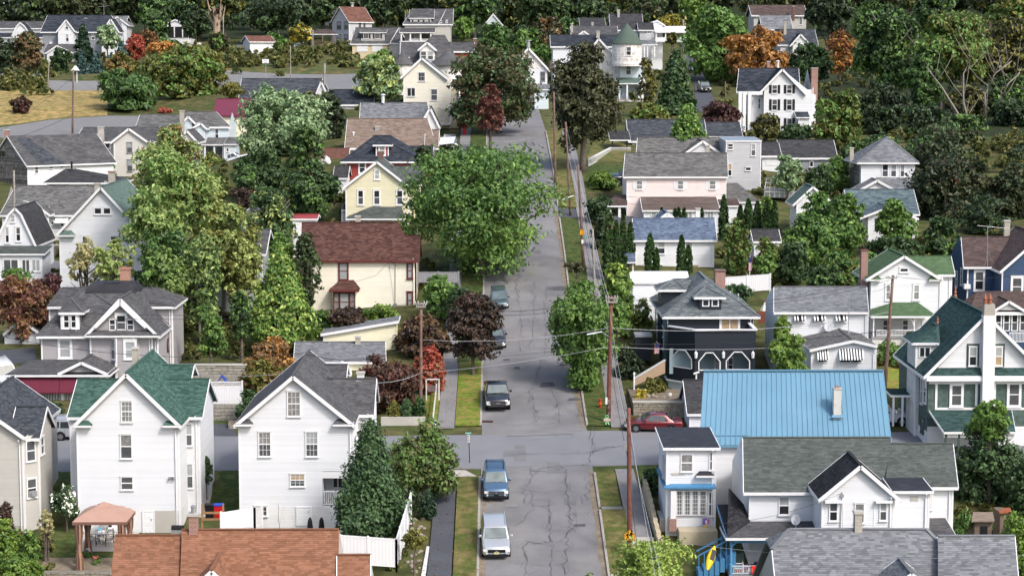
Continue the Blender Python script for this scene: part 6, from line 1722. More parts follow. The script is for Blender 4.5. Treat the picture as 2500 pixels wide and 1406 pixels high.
# ------------------------------------------------------------------ trees
def leafmat(name,a,b,tr=0.25):
 """leaf colours a..b mixed by clump (tone) and leaf"""
 ds=lambda c:tuple(v+(sum(c)/3-v)*.14 for v in c)
 a,b=ds(a),ds(b)
 k=1.05 if name in('dark','norway','wood','bronze','purple') else 1.38
 return mat('leaf_'+name,tuple(v*k for v in lin(a)),0.5,0.12,0.6,isl=0.3,spec=0.38,col2=tuple(v*k for v in lin(b)),transl=tr,tone=True)
LF=dict(maple=leafmat('maple',(62,96,42),(102,136,60)),bright=leafmat('bright',(72,106,42),(116,146,62)),silver=leafmat('silver',(88,118,72),(146,168,122)),lime=leafmat('lime',(98,126,48),(152,170,76)),deep=leafmat('deep',(44,66,38),(72,98,52)),dark=leafmat('dark',(42,60,40),(72,90,54)),pear=leafmat('pear',(50,78,46),(80,108,62)),olive=leafmat('olive',(76,82,34),(122,118,48)),birch=leafmat('birch',(98,126,66),(162,172,94)),bronze=leafmat('bronze',(62,50,40),(94,70,54)),purple=leafmat('purple',(56,48,42),(84,70,56)),redbr=leafmat('redbrown',(84,50,42),(120,68,55)),red=leafmat('red',(140,60,46),(174,86,64)),maroon=leafmat('maroon',(70,44,46),(98,58,58)),orange=leafmat('orange',(150,100,40),(184,132,62)),rust=leafmat('rust',(98,78,48),(134,98,60)),mapler=leafmat('maple_turning',(56,68,38),(110,80,50)),dogwood=leafmat('dogwood',(64,88,44),(124,116,66)),norway=leafmat('norway',(60,66,42),(94,96,60)),arbor=leafmat('arborvitae',(32,58,26),(58,88,34),0.1),spruce=leafmat('spruce',(36,62,58),(66,94,88),0.1),fir=leafmat('fir',(26,48,34),(48,74,46),0.1),wood=leafmat('wood',(46,64,36),(84,104,52)),pale=leafmat('pale',(140,136,92),(176,168,116)),yellow=leafmat('yellow',(150,140,40),(196,176,60)),weed=leafmat('weed',(70,104,34),(116,140,52)),flower=leafmat('white_flower',(214,214,196),(240,240,226),0.1),)
def unit(v):
 return v/(np.linalg.norm(v,axis=-1,keepdims=True)+1e-9)
def crown_points(kind,n,r):
 """clump centres, outward directions and clump radius for a crown in the box [-.5,.5]^2 x [0,1]"""
 if kind in('round','spread','airy','shrub','tall','dome'):
  nl={'round':44,'spread':30,'airy':48,'shrub':14,'tall':44,'dome':30}[kind]
  i_=np.arange(nl)+.5;ph_=i_*2.39996+r.rand()*6;cz=1-2*i_/nl
  u=np.stack([np.sqrt(1-cz**2)*np.cos(ph_),np.sqrt(1-cz**2)*np.sin(ph_),cz],1);u=unit(u+.28*r.randn(nl,3));rad=np.where(r.rand(nl)<.28,.45,.82+.24*r.rand(nl))
  L=u*rad[:,None]*np.array([.38,.38,.42])+np.array([0,0,.50])
  if kind=='shrub' or kind=='dome':
   L[:,2]=np.abs(L[:,2]-.2)*1.0+.15
  if kind=='spread':
   L[:,2]=.2+.68*r.rand(nl)
   w=1.15-.7*np.abs(L[:,2]-.45);a=r.rand(nl)*6.283;q=.38*np.sqrt(r.rand(nl))*w
   L[:,0]=q*np.cos(a);L[:,1]=q*np.sin(a)
  if kind=='tall':
   L[:,2]=.06+.84*(np.arange(nl)+r.rand(nl))/nl;w=1.25-1.0*np.abs(L[:,2]-.42);L[:,:2]*=w[:,None]
  R=(.07+.12*r.rand(nl)**1.3)*(1.14 if kind in('round','dome','shrub') else 1.0)
  if kind=='shrub':
   R*=1.35
  k=r.choice(nl,n,p=R**1.7/(R**1.7).sum());d=unit(r.randn(n,3));d[:,2]=d[:,2]*.8+.3;d=unit(d)
  tw=np.where(r.rand(n)<.06,1.35,1.0)
  c=L[k]+d*(R[k]*(0.55+.5*r.rand(n))*tw)[:,None]*np.array([1,1,.8 if kind!='spread' else .4])
  out=unit(d*1.0+unit(c-np.array([0,0,.4]))*.5)
  tone=np.clip(.5+.25*r.randn(nl),0,1)[k]*.55+.45*r.rand(n)
 else :
  t=r.rand(n)
  if kind=='cone':
   t=1-np.sqrt(r.rand(n));prof=.5*(1-t)**.75
   prof=prof*np.minimum(1,.62+t*3)
  elif kind=='pyramid':
   t=np.clip(1-np.sqrt(r.rand(n))*1.02,0,1);prof=.5*np.clip(1.04-t,0,1)**.95*np.minimum(1,.55+t*2.6)
  elif kind=='spruce':
   t=1-np.sqrt(r.rand(n));tier=(t*9)%1;prof=.5*(1-t)*(1.1-.45*tier)
  else :
   prof=.5*np.clip(np.minimum(1,(1-t)*2.2),0,1)**.7*np.minimum(1,.75+t*1.5)
  a=r.rand(n)*6.283
  wob=1+(.16 if kind in('cone','pyramid') else .05)*(np.sin(a*3+t*9)+np.sin(a*5-t*14+1))
  rr=prof*wob*(.72+.28*r.rand(n)**.5 if kind!='pyramid' else .45+.55*r.rand(n)**.5)
  c=np.stack([rr*np.cos(a),rr*np.sin(a),t],1)
  out=unit(np.stack([np.cos(a),np.sin(a),np.full(n,.5)],1));tone=r.rand(n)
 c[:,2]=np.clip(c[:,2],0.0,1.0)
 return c,out,tone
def leaves(mb_v,kind,n,leaf,seed,W,D,H,per=9,cr=None,flat=0.75):
 """leaf quads in metres for a crown W x D x H, base at z 0. returns verts (n,4,3) and tone"""
 r=np.random.RandomState(seed)
 nc=max(6,n//per)
 c,out,tone=crown_points(kind,nc,r)
 cr=cr or{'round':.030,'spread':.034,'airy':.036,'shrub':.05,'tall':.032,'dome':.036,'cone':.04,'pyramid':.04,'spruce':.035,'column':.03}[kind]
 C=np.repeat(c,per,0);O=np.repeat(out,per,0);T=np.repeat(tone,per)
 m=len(C)
 S=np.array([W,D,H])
 P=C*S+r.randn(m,3)*np.array([cr*W,cr*D,cr*W*flat])
 P=P+np.array([0,0,0])
 nn=unit(O*.85+np.array([0,0,.4])+r.randn(m,3)*.5)
 a=unit(np.cross(nn,r.randn(m,3)));b=np.cross(nn,a)
 s=leaf*(.65+.7*r.rand(m))[:,None]
 dr=np.array([0,0,-.25])*s
 V=np.stack([P-a*s*.62,P-b*s*.40+nn*s*.12,P+a*s*.62+dr,P+b*s*.40+nn*s*.12],1)
 return V,np.clip(T+.25*r.randn(m),0,1)
def leaf_mesh(name,V,T,m):
 me=bpy.data.meshes.new(name);n=len(V)
 me.vertices.add(n*4);me.vertices.foreach_set('co',V.astype(np.float32).reshape(-1))
 me.loops.add(n*4);me.loops.foreach_set('vertex_index',np.arange(n*4,dtype=np.int32))
 me.polygons.add(n);me.polygons.foreach_set('loop_start',np.arange(0,n*4,4,dtype=np.int32));me.polygons.foreach_set('loop_total',np.full(n,4,np.int32))
 me.polygons.foreach_set('use_smooth',np.zeros(n,bool))
 at=me.attributes.new('tone','FLOAT','POINT');at.data.foreach_set('value',np.repeat(T,4).astype(np.float32))
 me.update(calc_edges=True);me.materials.append(m)
 return me
TSEED=[100]
def tree(label,x0,x1,yt,yb,Y,kind='round',leaf='maple',n=None,lpx=6.6,trunk='bark',tr=None,name='tree',cat='tree',group=None,depth=1.0,base=None,leaf2=None,frac2=0.0,stems=1,lean=0.0,show=None,per=9,dens=1.0,limbs=None):
 """x0..x1, yt..yb: the crown's box in photo pixels at distance Y"""
 TSEED[0]+=1;sd=TSEED[0]
 r=np.random.RandomState(sd)
 if Y is None:
  Y=float(ground((x0+x1)/2,yb)[1])
 s=Y/FPX
 pb,ptp=W3((x0+x1)/2,yb,Y),W3((x0+x1)/2,yt,Y)
 Wd=(x1-x0)*s;H=max(ptp[2]-pb[2],.3);D=Wd*depth
 g=tz(pb[0],Y)
 zb=pb[2]-g
 wpx,hpx=x1-x0,yb-yt
 lp=min(lpx,6.6) if wpx>90 else 5.2
 if n is not None and n>900:
  n=int(n*0.80)
 if n is None:
  area=math.pi*((wpx+hpx)/2)**2*(.8 if kind in('round','dome','tall','spread','airy','shrub') else .6)
  n=int(np.clip(area/(lp*lp*.5)*{'airy':.55,'spread':.8}.get(kind,1.0)*.9,250,30000)*dens)
 ls=lp*s*1.28
 t=thing(name,label,cat,(pb[0],Y,g),group)
 V,T=leaves(None,kind,n,ls,sd,Wd*.92,D*.92,H*.97,per=per)
 V=V+np.array([0,0,zb])
 V[...,2]=np.maximum(V[...,2],.02)
 m=LF[leaf]
 if leaf2:
  k=T>1-frac2 if frac2<1 else V[:,0,2]>zb+H*(2-frac2)
  if(~k).any():
   link('crown',leaf_mesh('crown',V[~k],T[~k],m),t)
  if k.any():
   link('crown',leaf_mesh('crown',V[k],T[k],LF[leaf2]),t)
 else :
  link('crown',leaf_mesh('crown',V,T,m),t)
# trunk and limbs
 bm=MATS[{'bark':'bark','pale':'bark_pale','dark':'bark_dark'}[trunk]]
 R=tr or max(.06,min(.42,.022*(H+zb)))
 b=MB()
 top=zb+H*(.62 if kind not in('column','spruce','cone','pyramid') else .9)
 nl=limbs if limbs is not None else(0 if kind in('column','shrub') and zb<.3 else 7 if hpx>120 else 4)
 for k in range(stems):
  ox,oy=(r.uniform(-.12,.12)*Wd,r.uniform(-.1,.1)*Wd) if stems>1 else(0,0)
  lx,ly=(r.uniform(-.16,.16)*Wd,r.uniform(-.1,.1)*Wd) if stems>1 else(lean*Wd,0)
  pts=[(ox+lx*u+r.randn()*.02*Wd*u,oy+ly*u+r.randn()*.02*Wd*u,-.4+(top+.4)*u) for u in np.linspace(0,1,7)]
  b.tube(pts,np.linspace(R*(1.15 if stems==1 else .7),R*.3,7),7)
  for j in range(nl//stems+(1 if stems>1 else 0)):
   u=r.uniform(.35,.92);i=u*6;p=np.array(pts[int(i)])+(np.array(pts[min(6,int(i)+1)])-np.array(pts[int(i)]))*(i-int(i))
   p[2]=max(p[2],zb*.7)
   a=r.uniform(0,6.28);Lh=r.uniform(.2,.42)*Wd
   q=p+np.array((math.cos(a)*Lh*.5,math.sin(a)*Lh*.5,.35*Lh));w=p+np.array((math.cos(a)*Lh,math.sin(a)*Lh,.85*Lh))
   w[2]=min(w[2],zb+H*.93);b.tube([p,q,w],[R*.42,R*.28,R*.08],5)
 link('trunk',b.data('trunk',bm,(0,0,0),True),t)
 return t
BU,SH=dict(name='bush',cat='bush'),dict(name='shrub',cat='shrub')
# big maples along the street
tree('largest tree, a broad green maple spreading over the road beside the cream house',958,1388,340,665,203,'round','maple',lpx=6.6,tr=.5,n=29000,leaf2='bright',frac2=.35)
tree('bushy bright green maple at the right kerb in front of the black house',1325,1548,672,950,168,'round','bright',tr=.2,n=19000,lpx=9.5,leaf2='maple',frac2=.4)
tree('smaller light green maple top just behind the kerbside maple and pole',1452,1560,640,800,182,'round','bright',n=7000,leaf2='lime',frac2=.3)
tree('large dark brownish green maple on the right of the upper road',1322,1525,106,385,252,'round','norway',tr=.42,n=17000)
tree('maple with red brown tinged leaves hanging over the left of the upper road',1078,1328,106,320,285,'round','mapler',n=15000,tr=.35,leaf2='deep',frac2=.45)
tree('small sparse maroon tree by the red stair',1160,1235,200,340,268,'airy','redbr',n=2600)
tree('big pale silver green maple with rounded crown left of the tan roof',572,808,190,460,268,'round','silver',n=17000,tr=.45)
tree('dark ivy green column tree squeezed beside the silver green maple',765,845,216,370,283,'tall','dark',n=6000)
tree('dark green tree draped with vines beside the yellow house',690,838,392,540,228,'dome','deep',n=9000,leaf2='maple',frac2=.3)
tree('dark shaded tree below the silver green maple',566,720,360,520,240,'round','deep',n=8000)
# birch grove at the left
tree('tall yellow green birch with brown tinged top above the white sea green roofed house',335,500,302,520,200,'tall','birch',n=9000,trunk='pale',leaf2='rust',frac2=.18)
tree('broad yellow green birch crown spreading left over the white gable',285,480,440,640,194,'airy','birch',n=8000,trunk='pale',leaf2='maple',frac2=.4)
tree('yellowing birch crown on the right of the grove',420,566,400,600,197,'airy','birch',n=7000,trunk='pale',leaf2='olive',frac2=.3)
tree('dark green tree filling the lower middle of the birch grove',330,500,560,760,188,'round','maple',n=10000,leaf2='deep',frac2=.5)
tree('thin stemmed olive tree behind the grey Victorian house',440,560,560,800,184,'airy','birch',n=7000,trunk='pale',stems=4,leaf2='deep',frac2=.4)
tree('olive green tree on the right side of the birch grove',530,650,560,760,190,'round','olive',n=8000,leaf2='birch',frac2=.5)
tree('slender pale stemmed birch group left of the maroon brown roof',590,725,440,650,214,'airy','pear',n=6500,trunk='pale',stems=5,leaf2='birch',frac2=.4)
tree('sparse almost bare shrub with pale yellow leaves before the white gable',152,262,570,705,192,'airy','pale',n=1300,stems=5)
tree('thin yellow leaved tree beside the brick chimney',225,335,575,700,190,'airy','birch',n=2200,stems=4)
tree('bright green cone shaped pin oak left of the cream house',598,776,600,832,182,'cone','bright',n=15000,leaf2='lime',frac2=.25,trunk='dark')
tree('dark purple green vine covered tree against the cream house',706,790,555,770,192,'tall','norway',n=7500,leaf2='deep',frac2=.5)
tree('wide soft yellow green birch filling the middle of the grove',300,560,360,620,196,'airy','birch',n=7000,trunk='pale',leaf2='maple',frac2=.4)
tree('lower light green birch reaching down to the grey Victorian roof',340,470,600,790,186,'round','birch',n=6000,trunk='pale',leaf2='maple',frac2=.5)
tree('hazy yellow green birch between the grove and the pin oak',480,640,480,720,193,'airy','birch',n=8000,trunk='pale',leaf2='olive',frac2=.3,stems=3)
# front left
tree('tall pyramid shaped dark green pear tree in front of the grey roofed white house',800,1012,1010,1305,129.5,'pyramid','pear',n=21000,lpx=8,per=7,trunk='dark',tr=.16)
tree('spreading dogwood with bronze tinged leaves next to the pyramid tree',938,1132,1018,1225,139,'round','dogwood',n=12000,tr=.14,leaf2='maple',frac2=.45)
tree('dark clipped egg shaped shrub below the dogwood',1020,1066,1192,1268,136.5,'column','fir',n=3800,**SH)
tree('low shadowy hedge between dogwood and pear tree',985,1030,1180,1262,135,'shrub','dark',**SH,n=2500)
tree('dome shaped dark red Japanese maple behind the grey roof',850,1040,853,1008,163,'dome','redbr',n=15000,leaf2='bronze',frac2=.45,tr=.15)
tree('bright orange red maple behind the left utility pole',1000,1096,842,975,168,'round','red',n=7500,leaf2='rust',frac2=.3)
tree('bronze brown bush spreading left of the dark purple street tree',956,1110,768,880,180,'dome','bronze',n=8500,leaf2='mapler',frac2=.4)
tree('dark purple brown maple standing in the left verge',1082,1228,708,888,172,'round','purple',n=11500,tr=.16,leaf2='bronze',frac2=.35)
tree('green shrubbery tree by the right corner of the cream house',1018,1140,668,770,190,'round','maple',n=6500,leaf2='bright',frac2=.3)
tree('low green bush at the foot of the cream house',1085,1150,690,780,187,'shrub','deep',n=3000,**BU)
tree('rust orange shrub above the stone garden wall',590,722,815,905,172,'dome','rust',n=6500,leaf2='orange',frac2=.3,**SH)
tree('olive brown rounded shrub left of the grey roof',580,716,872,1000,163,'dome','olive',n=7500,leaf2='rust',frac2=.2,**SH)
tree('dark green bush beneath the grey roof edge by the white fence',568,640,945,1030,157,'shrub','deep',n=3000,**BU)
tree('red brown bush under the bay window of the cream house',800,905,752,800,186,'shrub','bronze',n=2600,**BU)
tree('green bush left of the bay window',760,815,748,810,187,'shrub','maple',n=2200,**BU)
tree('tall weedy bush in front of the cream wall',880,970,738,790,188,'shrub','weed',n=2200,**BU)
for i,(x0,x1,y0,y1,lf,lb) in enumerate([(945,980,978,1016,'olive','browning'),(976,1010,972,1014,'pear','middle green'),(1008,1040,970,1012,'arbor','dark green')]):
 tree(lb+' cone shaped dwarf evergreen behind the low garden wall',x0,x1,y0,y1,158.5,'column',lf,n=1500,**SH,group='dwarf evergreens behind the garden wall')
tree('white flowering hydrangea bush beside the green roofed white house',127,198,1172,1265,134,'shrub','deep',n=4200,leaf2='flower',frac2=.22,**BU,lpx=7)
for x0,x1,y0,y1,Y,lf,lb in((-40,60,1262,1400,123,'weed','tall green weedy bush at the left edge of the bottom left thicket'),(40,105,1290,1400,123.5,'maple','leafy green bush at the right of the bottom left thicket'),(-20,80,1340,1440,119,'bright','bright green bush lowest in the bottom left corner'),(60,112,1365,1430,120,'weed','low weed bush beside the stone edging')):
 tree(lb,x0,x1,y0,y1,Y,'airy',lf,n=3600,leaf2='weed',frac2=.4,**BU)
tree('brown seeded bush at the left edge under the beige house',-20,42,1225,1330,126,'shrub','bronze',n=2600,**BU)
tree('bare dry brush beside the thicket',90,135,1240,1330,129,'airy','pale',n=900,**BU,stems=6)
tree('round leafy bush at the corner of the green roofed white house',487,520,1110,1185,140,'shrub','deep',n=2200,**BU)
tree('yellow green ornamental grass clump on the rocky bank',982,1042,1290,1338,122,'shrub','olive',n=1800,**BU)
tree('maroon leaved tree at the left edge behind the white garage',-30,145,662,840,181,'airy','redbr',n=6500,leaf2='rust',frac2=.4)
tree('deep crimson bush below the gambrel house',80,150,664,730,190,'shrub','maroon',n=2600,**BU)
tree('green bush by the sunroom of the gambrel house',0,80,655,715,196,'shrub','maple',n=3000,**BU)
# front right
tree('light lime green maple top rising from the bottom edge beside the road',1448,1745,1312,1530,112,'round','lime',n=13000,lpx=10)
tree('tiny sprig of lime leaves at the bottom edge near the road',1425,1450,1390,1450,112,'airy','lime',n=300)
tree('large dark green tree at the right in front of the green shingled house',2315,2500,985,1290,140,'round','deep',n=17000,leaf2='pear',frac2=.4)
tree('bright green vine covered top of the tree by the white chimney',2365,2470,975,1080,139,'round','bright',n=4500)
tree('dark leafy tree at the right edge under the green house',2440,2600,1080,1330,136,'round','deep',n=9000)
tree('bright green shrub in the bottom right corner',2430,2560,1215,1420,126,'shrub','weed',n=5500,**BU)
tree('leafy climbing bush beside the small brown shed',2330,2372,1240,1312,129,'shrub','maple',n=1800,**BU)
tree('low green bush by the concrete retaining wall',1560,1622,1135,1205,141,'shrub','deep',n=3000,**BU,leaf2='maple',frac2=.5)
tree('yellow flowering clump on top of the stone wall',1545,1580,942,985,163.5,'shrub','yellow',n=1500,**BU)
tree('olive grass clump at the foot of the black house',1570,1625,915,970,166,'shrub','olive',n=2000,**BU)
tree('dark bush beside the ramp of the black house',1500,1570,850,945,172,'shrub','dark',n=2600,**BU)
tree('yellowish weed bush left of the black house roof',1540,1590,730,830,182,'shrub','olive',n=2600,**BU,leaf2='maple',frac2=.5)
tree('bright ivy climbing the corner of the white awning house',1886,1935,760,880,171,'tall','lime',n=3200,leaf2='bright',frac2=.5,name='climber',cat='climber')
tree('leafy hop bush in front of the white awning house',1868,1982,805,925,163,'dome','maple',n=6500,leaf2='weed',frac2=.5,**BU)
tree('green hedge bush by the porch of the bright green roofed house',2140,2215,826,895,178,'shrub','maple',n=3800,**BU)
tree('small round bush at the porch corner under the leaning pole',2210,2236,806,840,180,'shrub','deep',n=1000,**BU)
# columns
ARB=[(1470,1497,528,668,200),(1493,1514,535,660,201),(1511,1531,520,652,203),(1528,1550,540,640,206),(1573,1600,568,666,200),(1596,1609,604,666,200),(1652,1674,572,666,200),(1670,1690,598,666,200),(1754,1778,474,590,225),(1800,1814,500,556,224),(1816,1837,484,562,222),(1838,1858,490,570,222),(1860,1882,488,572,221),(1880,1900,490,570,221)]
ARBL=['tallest column evergreen at the left end of the row under the pink porch','second column evergreen from the left under the pink porch','third column evergreen from the left under the pink porch','column evergreen touching the left wall of the blue shingled house','tall column evergreen standing before the first window of the blue shingled house','short column evergreen paired with the tall one at the first window','tall column evergreen before the second window of the blue shingled house','short column evergreen at the second window of the blue shingled house','single tall column evergreen at the right end of the pink house','small column evergreen just right of the pink house','first of the four column evergreens right of the pink house','second of the four column evergreens right of the pink house','third of the four column evergreens right of the pink house','last of the four column evergreens right of the pink house']
for(x0,x1,y0,y1,Y),lb in zip(ARB,ARBL):
 tree(lb,x0,x1,y0,y1,Y,'column','arbor',n=2600,name='arborvitae',group='column shaped arborvitae',lpx=6.5)
for x in(1615,1648,1657,1670,1712):
 tree('small evergreen tip showing above the blue shingle roof ridge',x-5,x+5,512-(x%7),545,224,'column','arbor',n=500,name='arborvitae',group='evergreen tips behind the blue roof')
tree('olive green tree right of the blue shingled house',1756,1842,528,690,204,'round','olive',n=5500,leaf2='maple',frac2=.5)
tree('broad bright green sumac mass in the middle right',1900,2060,480,690,208,'round','maple',n=12000,leaf2='bright',frac2=.4)
tree('feathery green sumac right of the broad sumac',2010,2112,465,640,212,'tall','maple',n=6500,leaf2='bright',frac2=.3)
tree('dark green shrub mass under the sumacs',1880,1985,570,690,200,'dome','deep',n=5500)
tree('green bushy tree behind the bright green roofed house',1990,2115,600,715,195,'dome','maple',n=6500,leaf2='olive',frac2=.35)
tree('small bright green maple before the low blue green roofed house',2140,2232,478,622,214,'tall','bright',n=5500,leaf2='maple',frac2=.4)
tree('dark bush row beneath the small bright maple',2110,2260,570,660,205,'dome','deep',n=4500)
tree('feathery grey green willow bush beside the greenhouse frame',1880,1965,375,470,245,'airy','silver',n=2800)
tree('dark green bush right of the willow bush',1955,2045,400,470,246,'dome','deep',n=3000)
tree('massive dark maple covering the right middle, the nearest of the dark wood',2205,2430,350,640,240,'round','dark',n=19000,leaf2='norway',frac2=.45)
tree('dark green tree with a rust red patch right of the hip roofed house',2215,2380,300,520,258,'round','norway',n=9000,leaf2='dark',frac2=.5)
tree('brown tinged dark tree at the right edge of the middle wood',2390,2540,380,620,236,'round','mapler',n=10000,leaf2='dark',frac2=.6)
tree('rust red small tree within the dark maples',2270,2345,392,452,238,'airy','redbr',n=900)
tree('olive tree with yellow tips beside the tall white house',1975,2112,208,400,282,'round','olive',n=9000,leaf2='maple',frac2=.45)
tree('bright green rounded cone evergreen above the grey roofs',1632,1727,248,352,262,'cone','maple',n=5500,leaf2='bright',frac2=.4)
tree('spreading dark crimson shrub left of the tall white house',1704,1812,248,305,290,'dome','maroon',n=4200,leaf2='bronze',frac2=.4)
tree('blue green conical tree right of the turreted house',1598,1702,110,296,318,'cone','pear',n=7500,leaf2='deep',frac2=.4)
tree('thin brown leaved conifer in front of the turreted house',1553,1604,132,300,312,'tall','norway',n=2200,leaf2='olive',frac2=.4)
tree('large orange autumn maple behind the tall white house',1762,1932,60,212,372,'round','orange',n=9000,leaf2='rust',frac2=.3)
tree('tall fresh green tree beside the upper road',1668,1832,2,205,385,'tall','bright',n=9000,leaf2='maple',frac2=.55,trunk='bark')
tree('pale green upper crown at the top edge left of the tall fresh green tree',1655,1740,-30,110,400,'round','weed',n=4000)
tree('round dark green tree right of the chimney of the tall white house',1922,2036,106,214,345,'round','deep',n=6000)
tree('orange and pink turning tree right of the grey roofed house',2008,2092,62,190,372,'airy','orange',n=2600,leaf2='redbr',frac2=.3)
tree('dark pine at the top edge right of the brown roof',1962,2082,-20,92,405,'round','dark',n=5500)
tree('tall thin trunked green tree at the front of the right wood',2068,2255,-30,230,335,'round','deep',n=13000,trunk='pale',leaf2='maple',frac2=.4,tr=.4)
tree('dark undergrowth tree below the tall thin trunked tree',2085,2230,195,380,315,'round','dark',n=8000)
tree('olive crowned tall tree with bare forked trunks at the right',2208,2440,30,215,322,'round','olive',n=13000,trunk='pale',leaf2='maple',frac2=.5,tr=.3,stems=2)
tree('pale trunked tall tree near the right edge of the wood',2360,2560,40,230,328,'round','norway',n=10000,trunk='pale',leaf2='olive',frac2=.4,tr=.3,stems=2)
tree('yellow green crown in the upper right corner',2400,2560,-20,110,350,'round','maple',n=7000,leaf2='olive',frac2=.4)
tree('green lower crown left of the bare trunks',2200,2310,110,290,318,'tall','maple',n=7000,leaf2='deep',frac2=.5)
tree('bushy dark tree in front of the white roofed shed',2225,2400,285,400,280,'dome','norway',n=8000,leaf2='deep',frac2=.5)
tree('dark tree hiding the right end of the white roofed shed',2440,2560,335,470,268,'round','dark',n=5000)
tree('bush covering the foot of the tall white house',1890,1990,310,345,290,'shrub','deep',n=2200,**BU)
MORE=[(1945,2045,466,600,216,'round','maple','green tree hiding the small green roofed shed'),(1835,1908,572,660,200,'dome','olive','olive bush in front of the dark garden shed'),(340,420,18,100,488,'round','deep','dark tree left of the dim white house'),(436,520,10,96,486,'round','dark','dark tree right of the dim white house'),(372,450,88,130,470,'dome','deep','dark bushes below the dim white house'),(1250,1340,60,150,400,'round','maple','green tree above the weathered scalloped gable'),(1330,1420,40,110,420,'round','deep','dark green tree left of the navy roof on the hill'),(2195,2330,245,335,296,'dome','dark','dark bush mass at the foot of the curving bare limb'),(2310,2420,270,345,294,'dome','deep','dark bush mass between the bare trunks'),(2410,2540,230,325,298,'dome','dark','dark bush mass behind the white roofed shed'),(2090,2200,330,400,275,'dome','deep','dark bushes behind the pale hip roof'),(2040,2130,330,470,262,'tall','deep','narrow dark tree left of the hip roofed house chimney'),(2000,2075,380,480,256,'round','maple','mid green tree right of the dark garages'),(1985,2080,300,400,285,'round','deep','dark tree below the olive yellow tipped tree'),(2090,2210,250,345,300,'round','dark','shadowy tree behind the hip roofed house'),(2180,2300,330,420,272,'dome','deep','dark bushy tree right of the pale grey hip roof'),(2290,2420,200,330,308,'round','norway','brownish tree between the bare trunks'),(2400,2520,180,300,312,'round','deep','deep green tree behind the rightmost bare trunk'),(2130,2240,90,220,345,'tall','maple','fresh green tree beside the thin trunked tree'),(2230,2340,-20,110,360,'round','deep','tall tree at the top edge above the forked trunks'),(2080,2180,0,120,372,'round','maple','green crown at the top edge right of the dark pine'),(2330,2480,460,640,226,'round','dark','dark tree above the navy house roof'),(2240,2350,520,650,216,'dome','deep','deep green tree behind the bright green roof'),(2080,2150,610,690,200,'shrub','maple','leafy bush left of the brick side chimney'),(1960,2060,640,715,190,'dome','deep','dark green bush behind the white awning house'),(1840,1900,600,690,198,'dome','maple','green tree by the garden flag pole'),(2400,2500,560,600,205,'dome','norway','brown green tree above the navy house chimney'),(1835,1910,270,340,290,'dome','norway','brown bush under the portico of the tall white house'),(1540,1640,250,310,300,'dome','olive','olive bush row at the foot of the turreted house'),(1400,1530,0,70,470,'round','wood','tall dark tree behind the dark roofed hill house'),(1250,1400,-30,70,470,'round','wood','wide dark tree behind the brown leaved tree'),(1090,1230,-30,60,500,'round','deep','dark tree behind the beige porch house'),(880,1000,-30,60,510,'round','dark','black green tree between the two hill houses'),(560,760,-20,80,500,'round','dark','broad black green tree left of the red roofed hill house'),(330,480,-30,70,505,'round','deep','large dark tree over the dim white house'),(1780,1850,100,200,378,'tall','maple','green tree trunked beside the orange maple'),(1690,1760,60,160,392,'round','olive','olive tree at the bend of the upper road'),(700,800,300,470,255,'tall','deep','dark green tree between the silver maple and the orange brown roof'),(560,640,380,520,228,'round','deep','dark green tree under the left side of the silver maple'),(640,720,560,640,203,'dome','maple','green tree left of the vine covered tree'),(400,470,620,760,183,'tall','birch','light green narrow birch right of the brick chimney'),(560,620,700,830,178,'tall','deep','dark narrow tree left of the pin oak'),(470,560,740,880,174,'dome','maple','green thicket tree behind the stone retaining wall')]
for x0,x1,y0,y1,Y,kd,lf,lb in MORE:
 tree(lb,x0,x1,y0,y1,Y,kd,lf,n=4200,leaf2={'deep':'maple','dark':'deep','maple':'bright','norway':'olive','wood':'deep','olive':'maple','birch':'maple'}[lf],frac2=.35)
# bare grey limbs of the right wood
for pts,lb in[([(2362,335),(2340,280),(2300,215),(2262,165)],'curving bare limb leaning left in the right wood'),([(2376,340),(2352,250),(2352,180),(2378,130)],'straight pale bare trunk in the right wood'),([(2410,320),(2404,230),(2430,180),(2470,150)],'bare trunk forking to the right near the white roofed shed'),([(2424,318),(2440,250),(2462,205),(2490,178)],'rightmost pale bare trunk of the right wood')]:
 Y=300;p=[W3(x,y,Y) for x,y in pts];b=MB();b.tube(p,np.linspace(.2,.07,len(p)),7);r=np.random.RandomState(len(lb))
 for k in range(7):
  i=r.randint(1,len(p));q=p[i-1]+(p[i]-p[i-1])*r.rand();a=q+np.array((r.uniform(-3.5,3.5),r.uniform(-1,1),r.uniform(2.5,6)));b.tube([q,(q+a)/2+(0,0,-.3),a],[.07,.05,.02],5)
 o=b.build('bare_trunk',BARKL,off=tuple(p[0]),smooth=True);tag(o,lb,'tree trunk')
# upper left
tree('grey green willow with pale twigs left of the cream tower house',862,1002,126,258,328,'airy','silver',n=6500,leaf2='birch',frac2=.4)
tree('bright green crown of the willow group behind the pole',880,985,122,200,335,'round','bright',n=4500)
tree('olive brown tree on the left of the tree pair by the lane',250,345,128,240,372,'round','olive',n=6000,leaf2='rust',frac2=.3)
tree('dense green tree above the stucco house by the lane',236,392,165,308,350,'round','maple',n=9500,leaf2='deep',frac2=.5)
tree('wide olive and orange tree in the middle of the upper left',335,556,108,285,362,'round','olive',n=14000,leaf2='maple',frac2=.45)
tree('yellowing crown at the right of the wide olive tree',440,562,105,240,372,'airy','olive',n=4500)
tree('small orange red shrub under the wide olive tree',385,420,262,290,345,'shrub','red',n=500,**BU)
tree('scarlet maple left of the olive tree, upper left',306,356,78,150,440,'tall','red',n=2800)
tree('brownish orange tree beside the scarlet maple',340,392,66,130,452,'round','rust',n=2200)
tree('orange shrub row left of the white trailer',355,440,100,135,430,'dome','orange',n=2200,**BU)
tree('dark fir covering the corner of the large grey house',180,228,58,148,455,'cone','fir',n=3000)
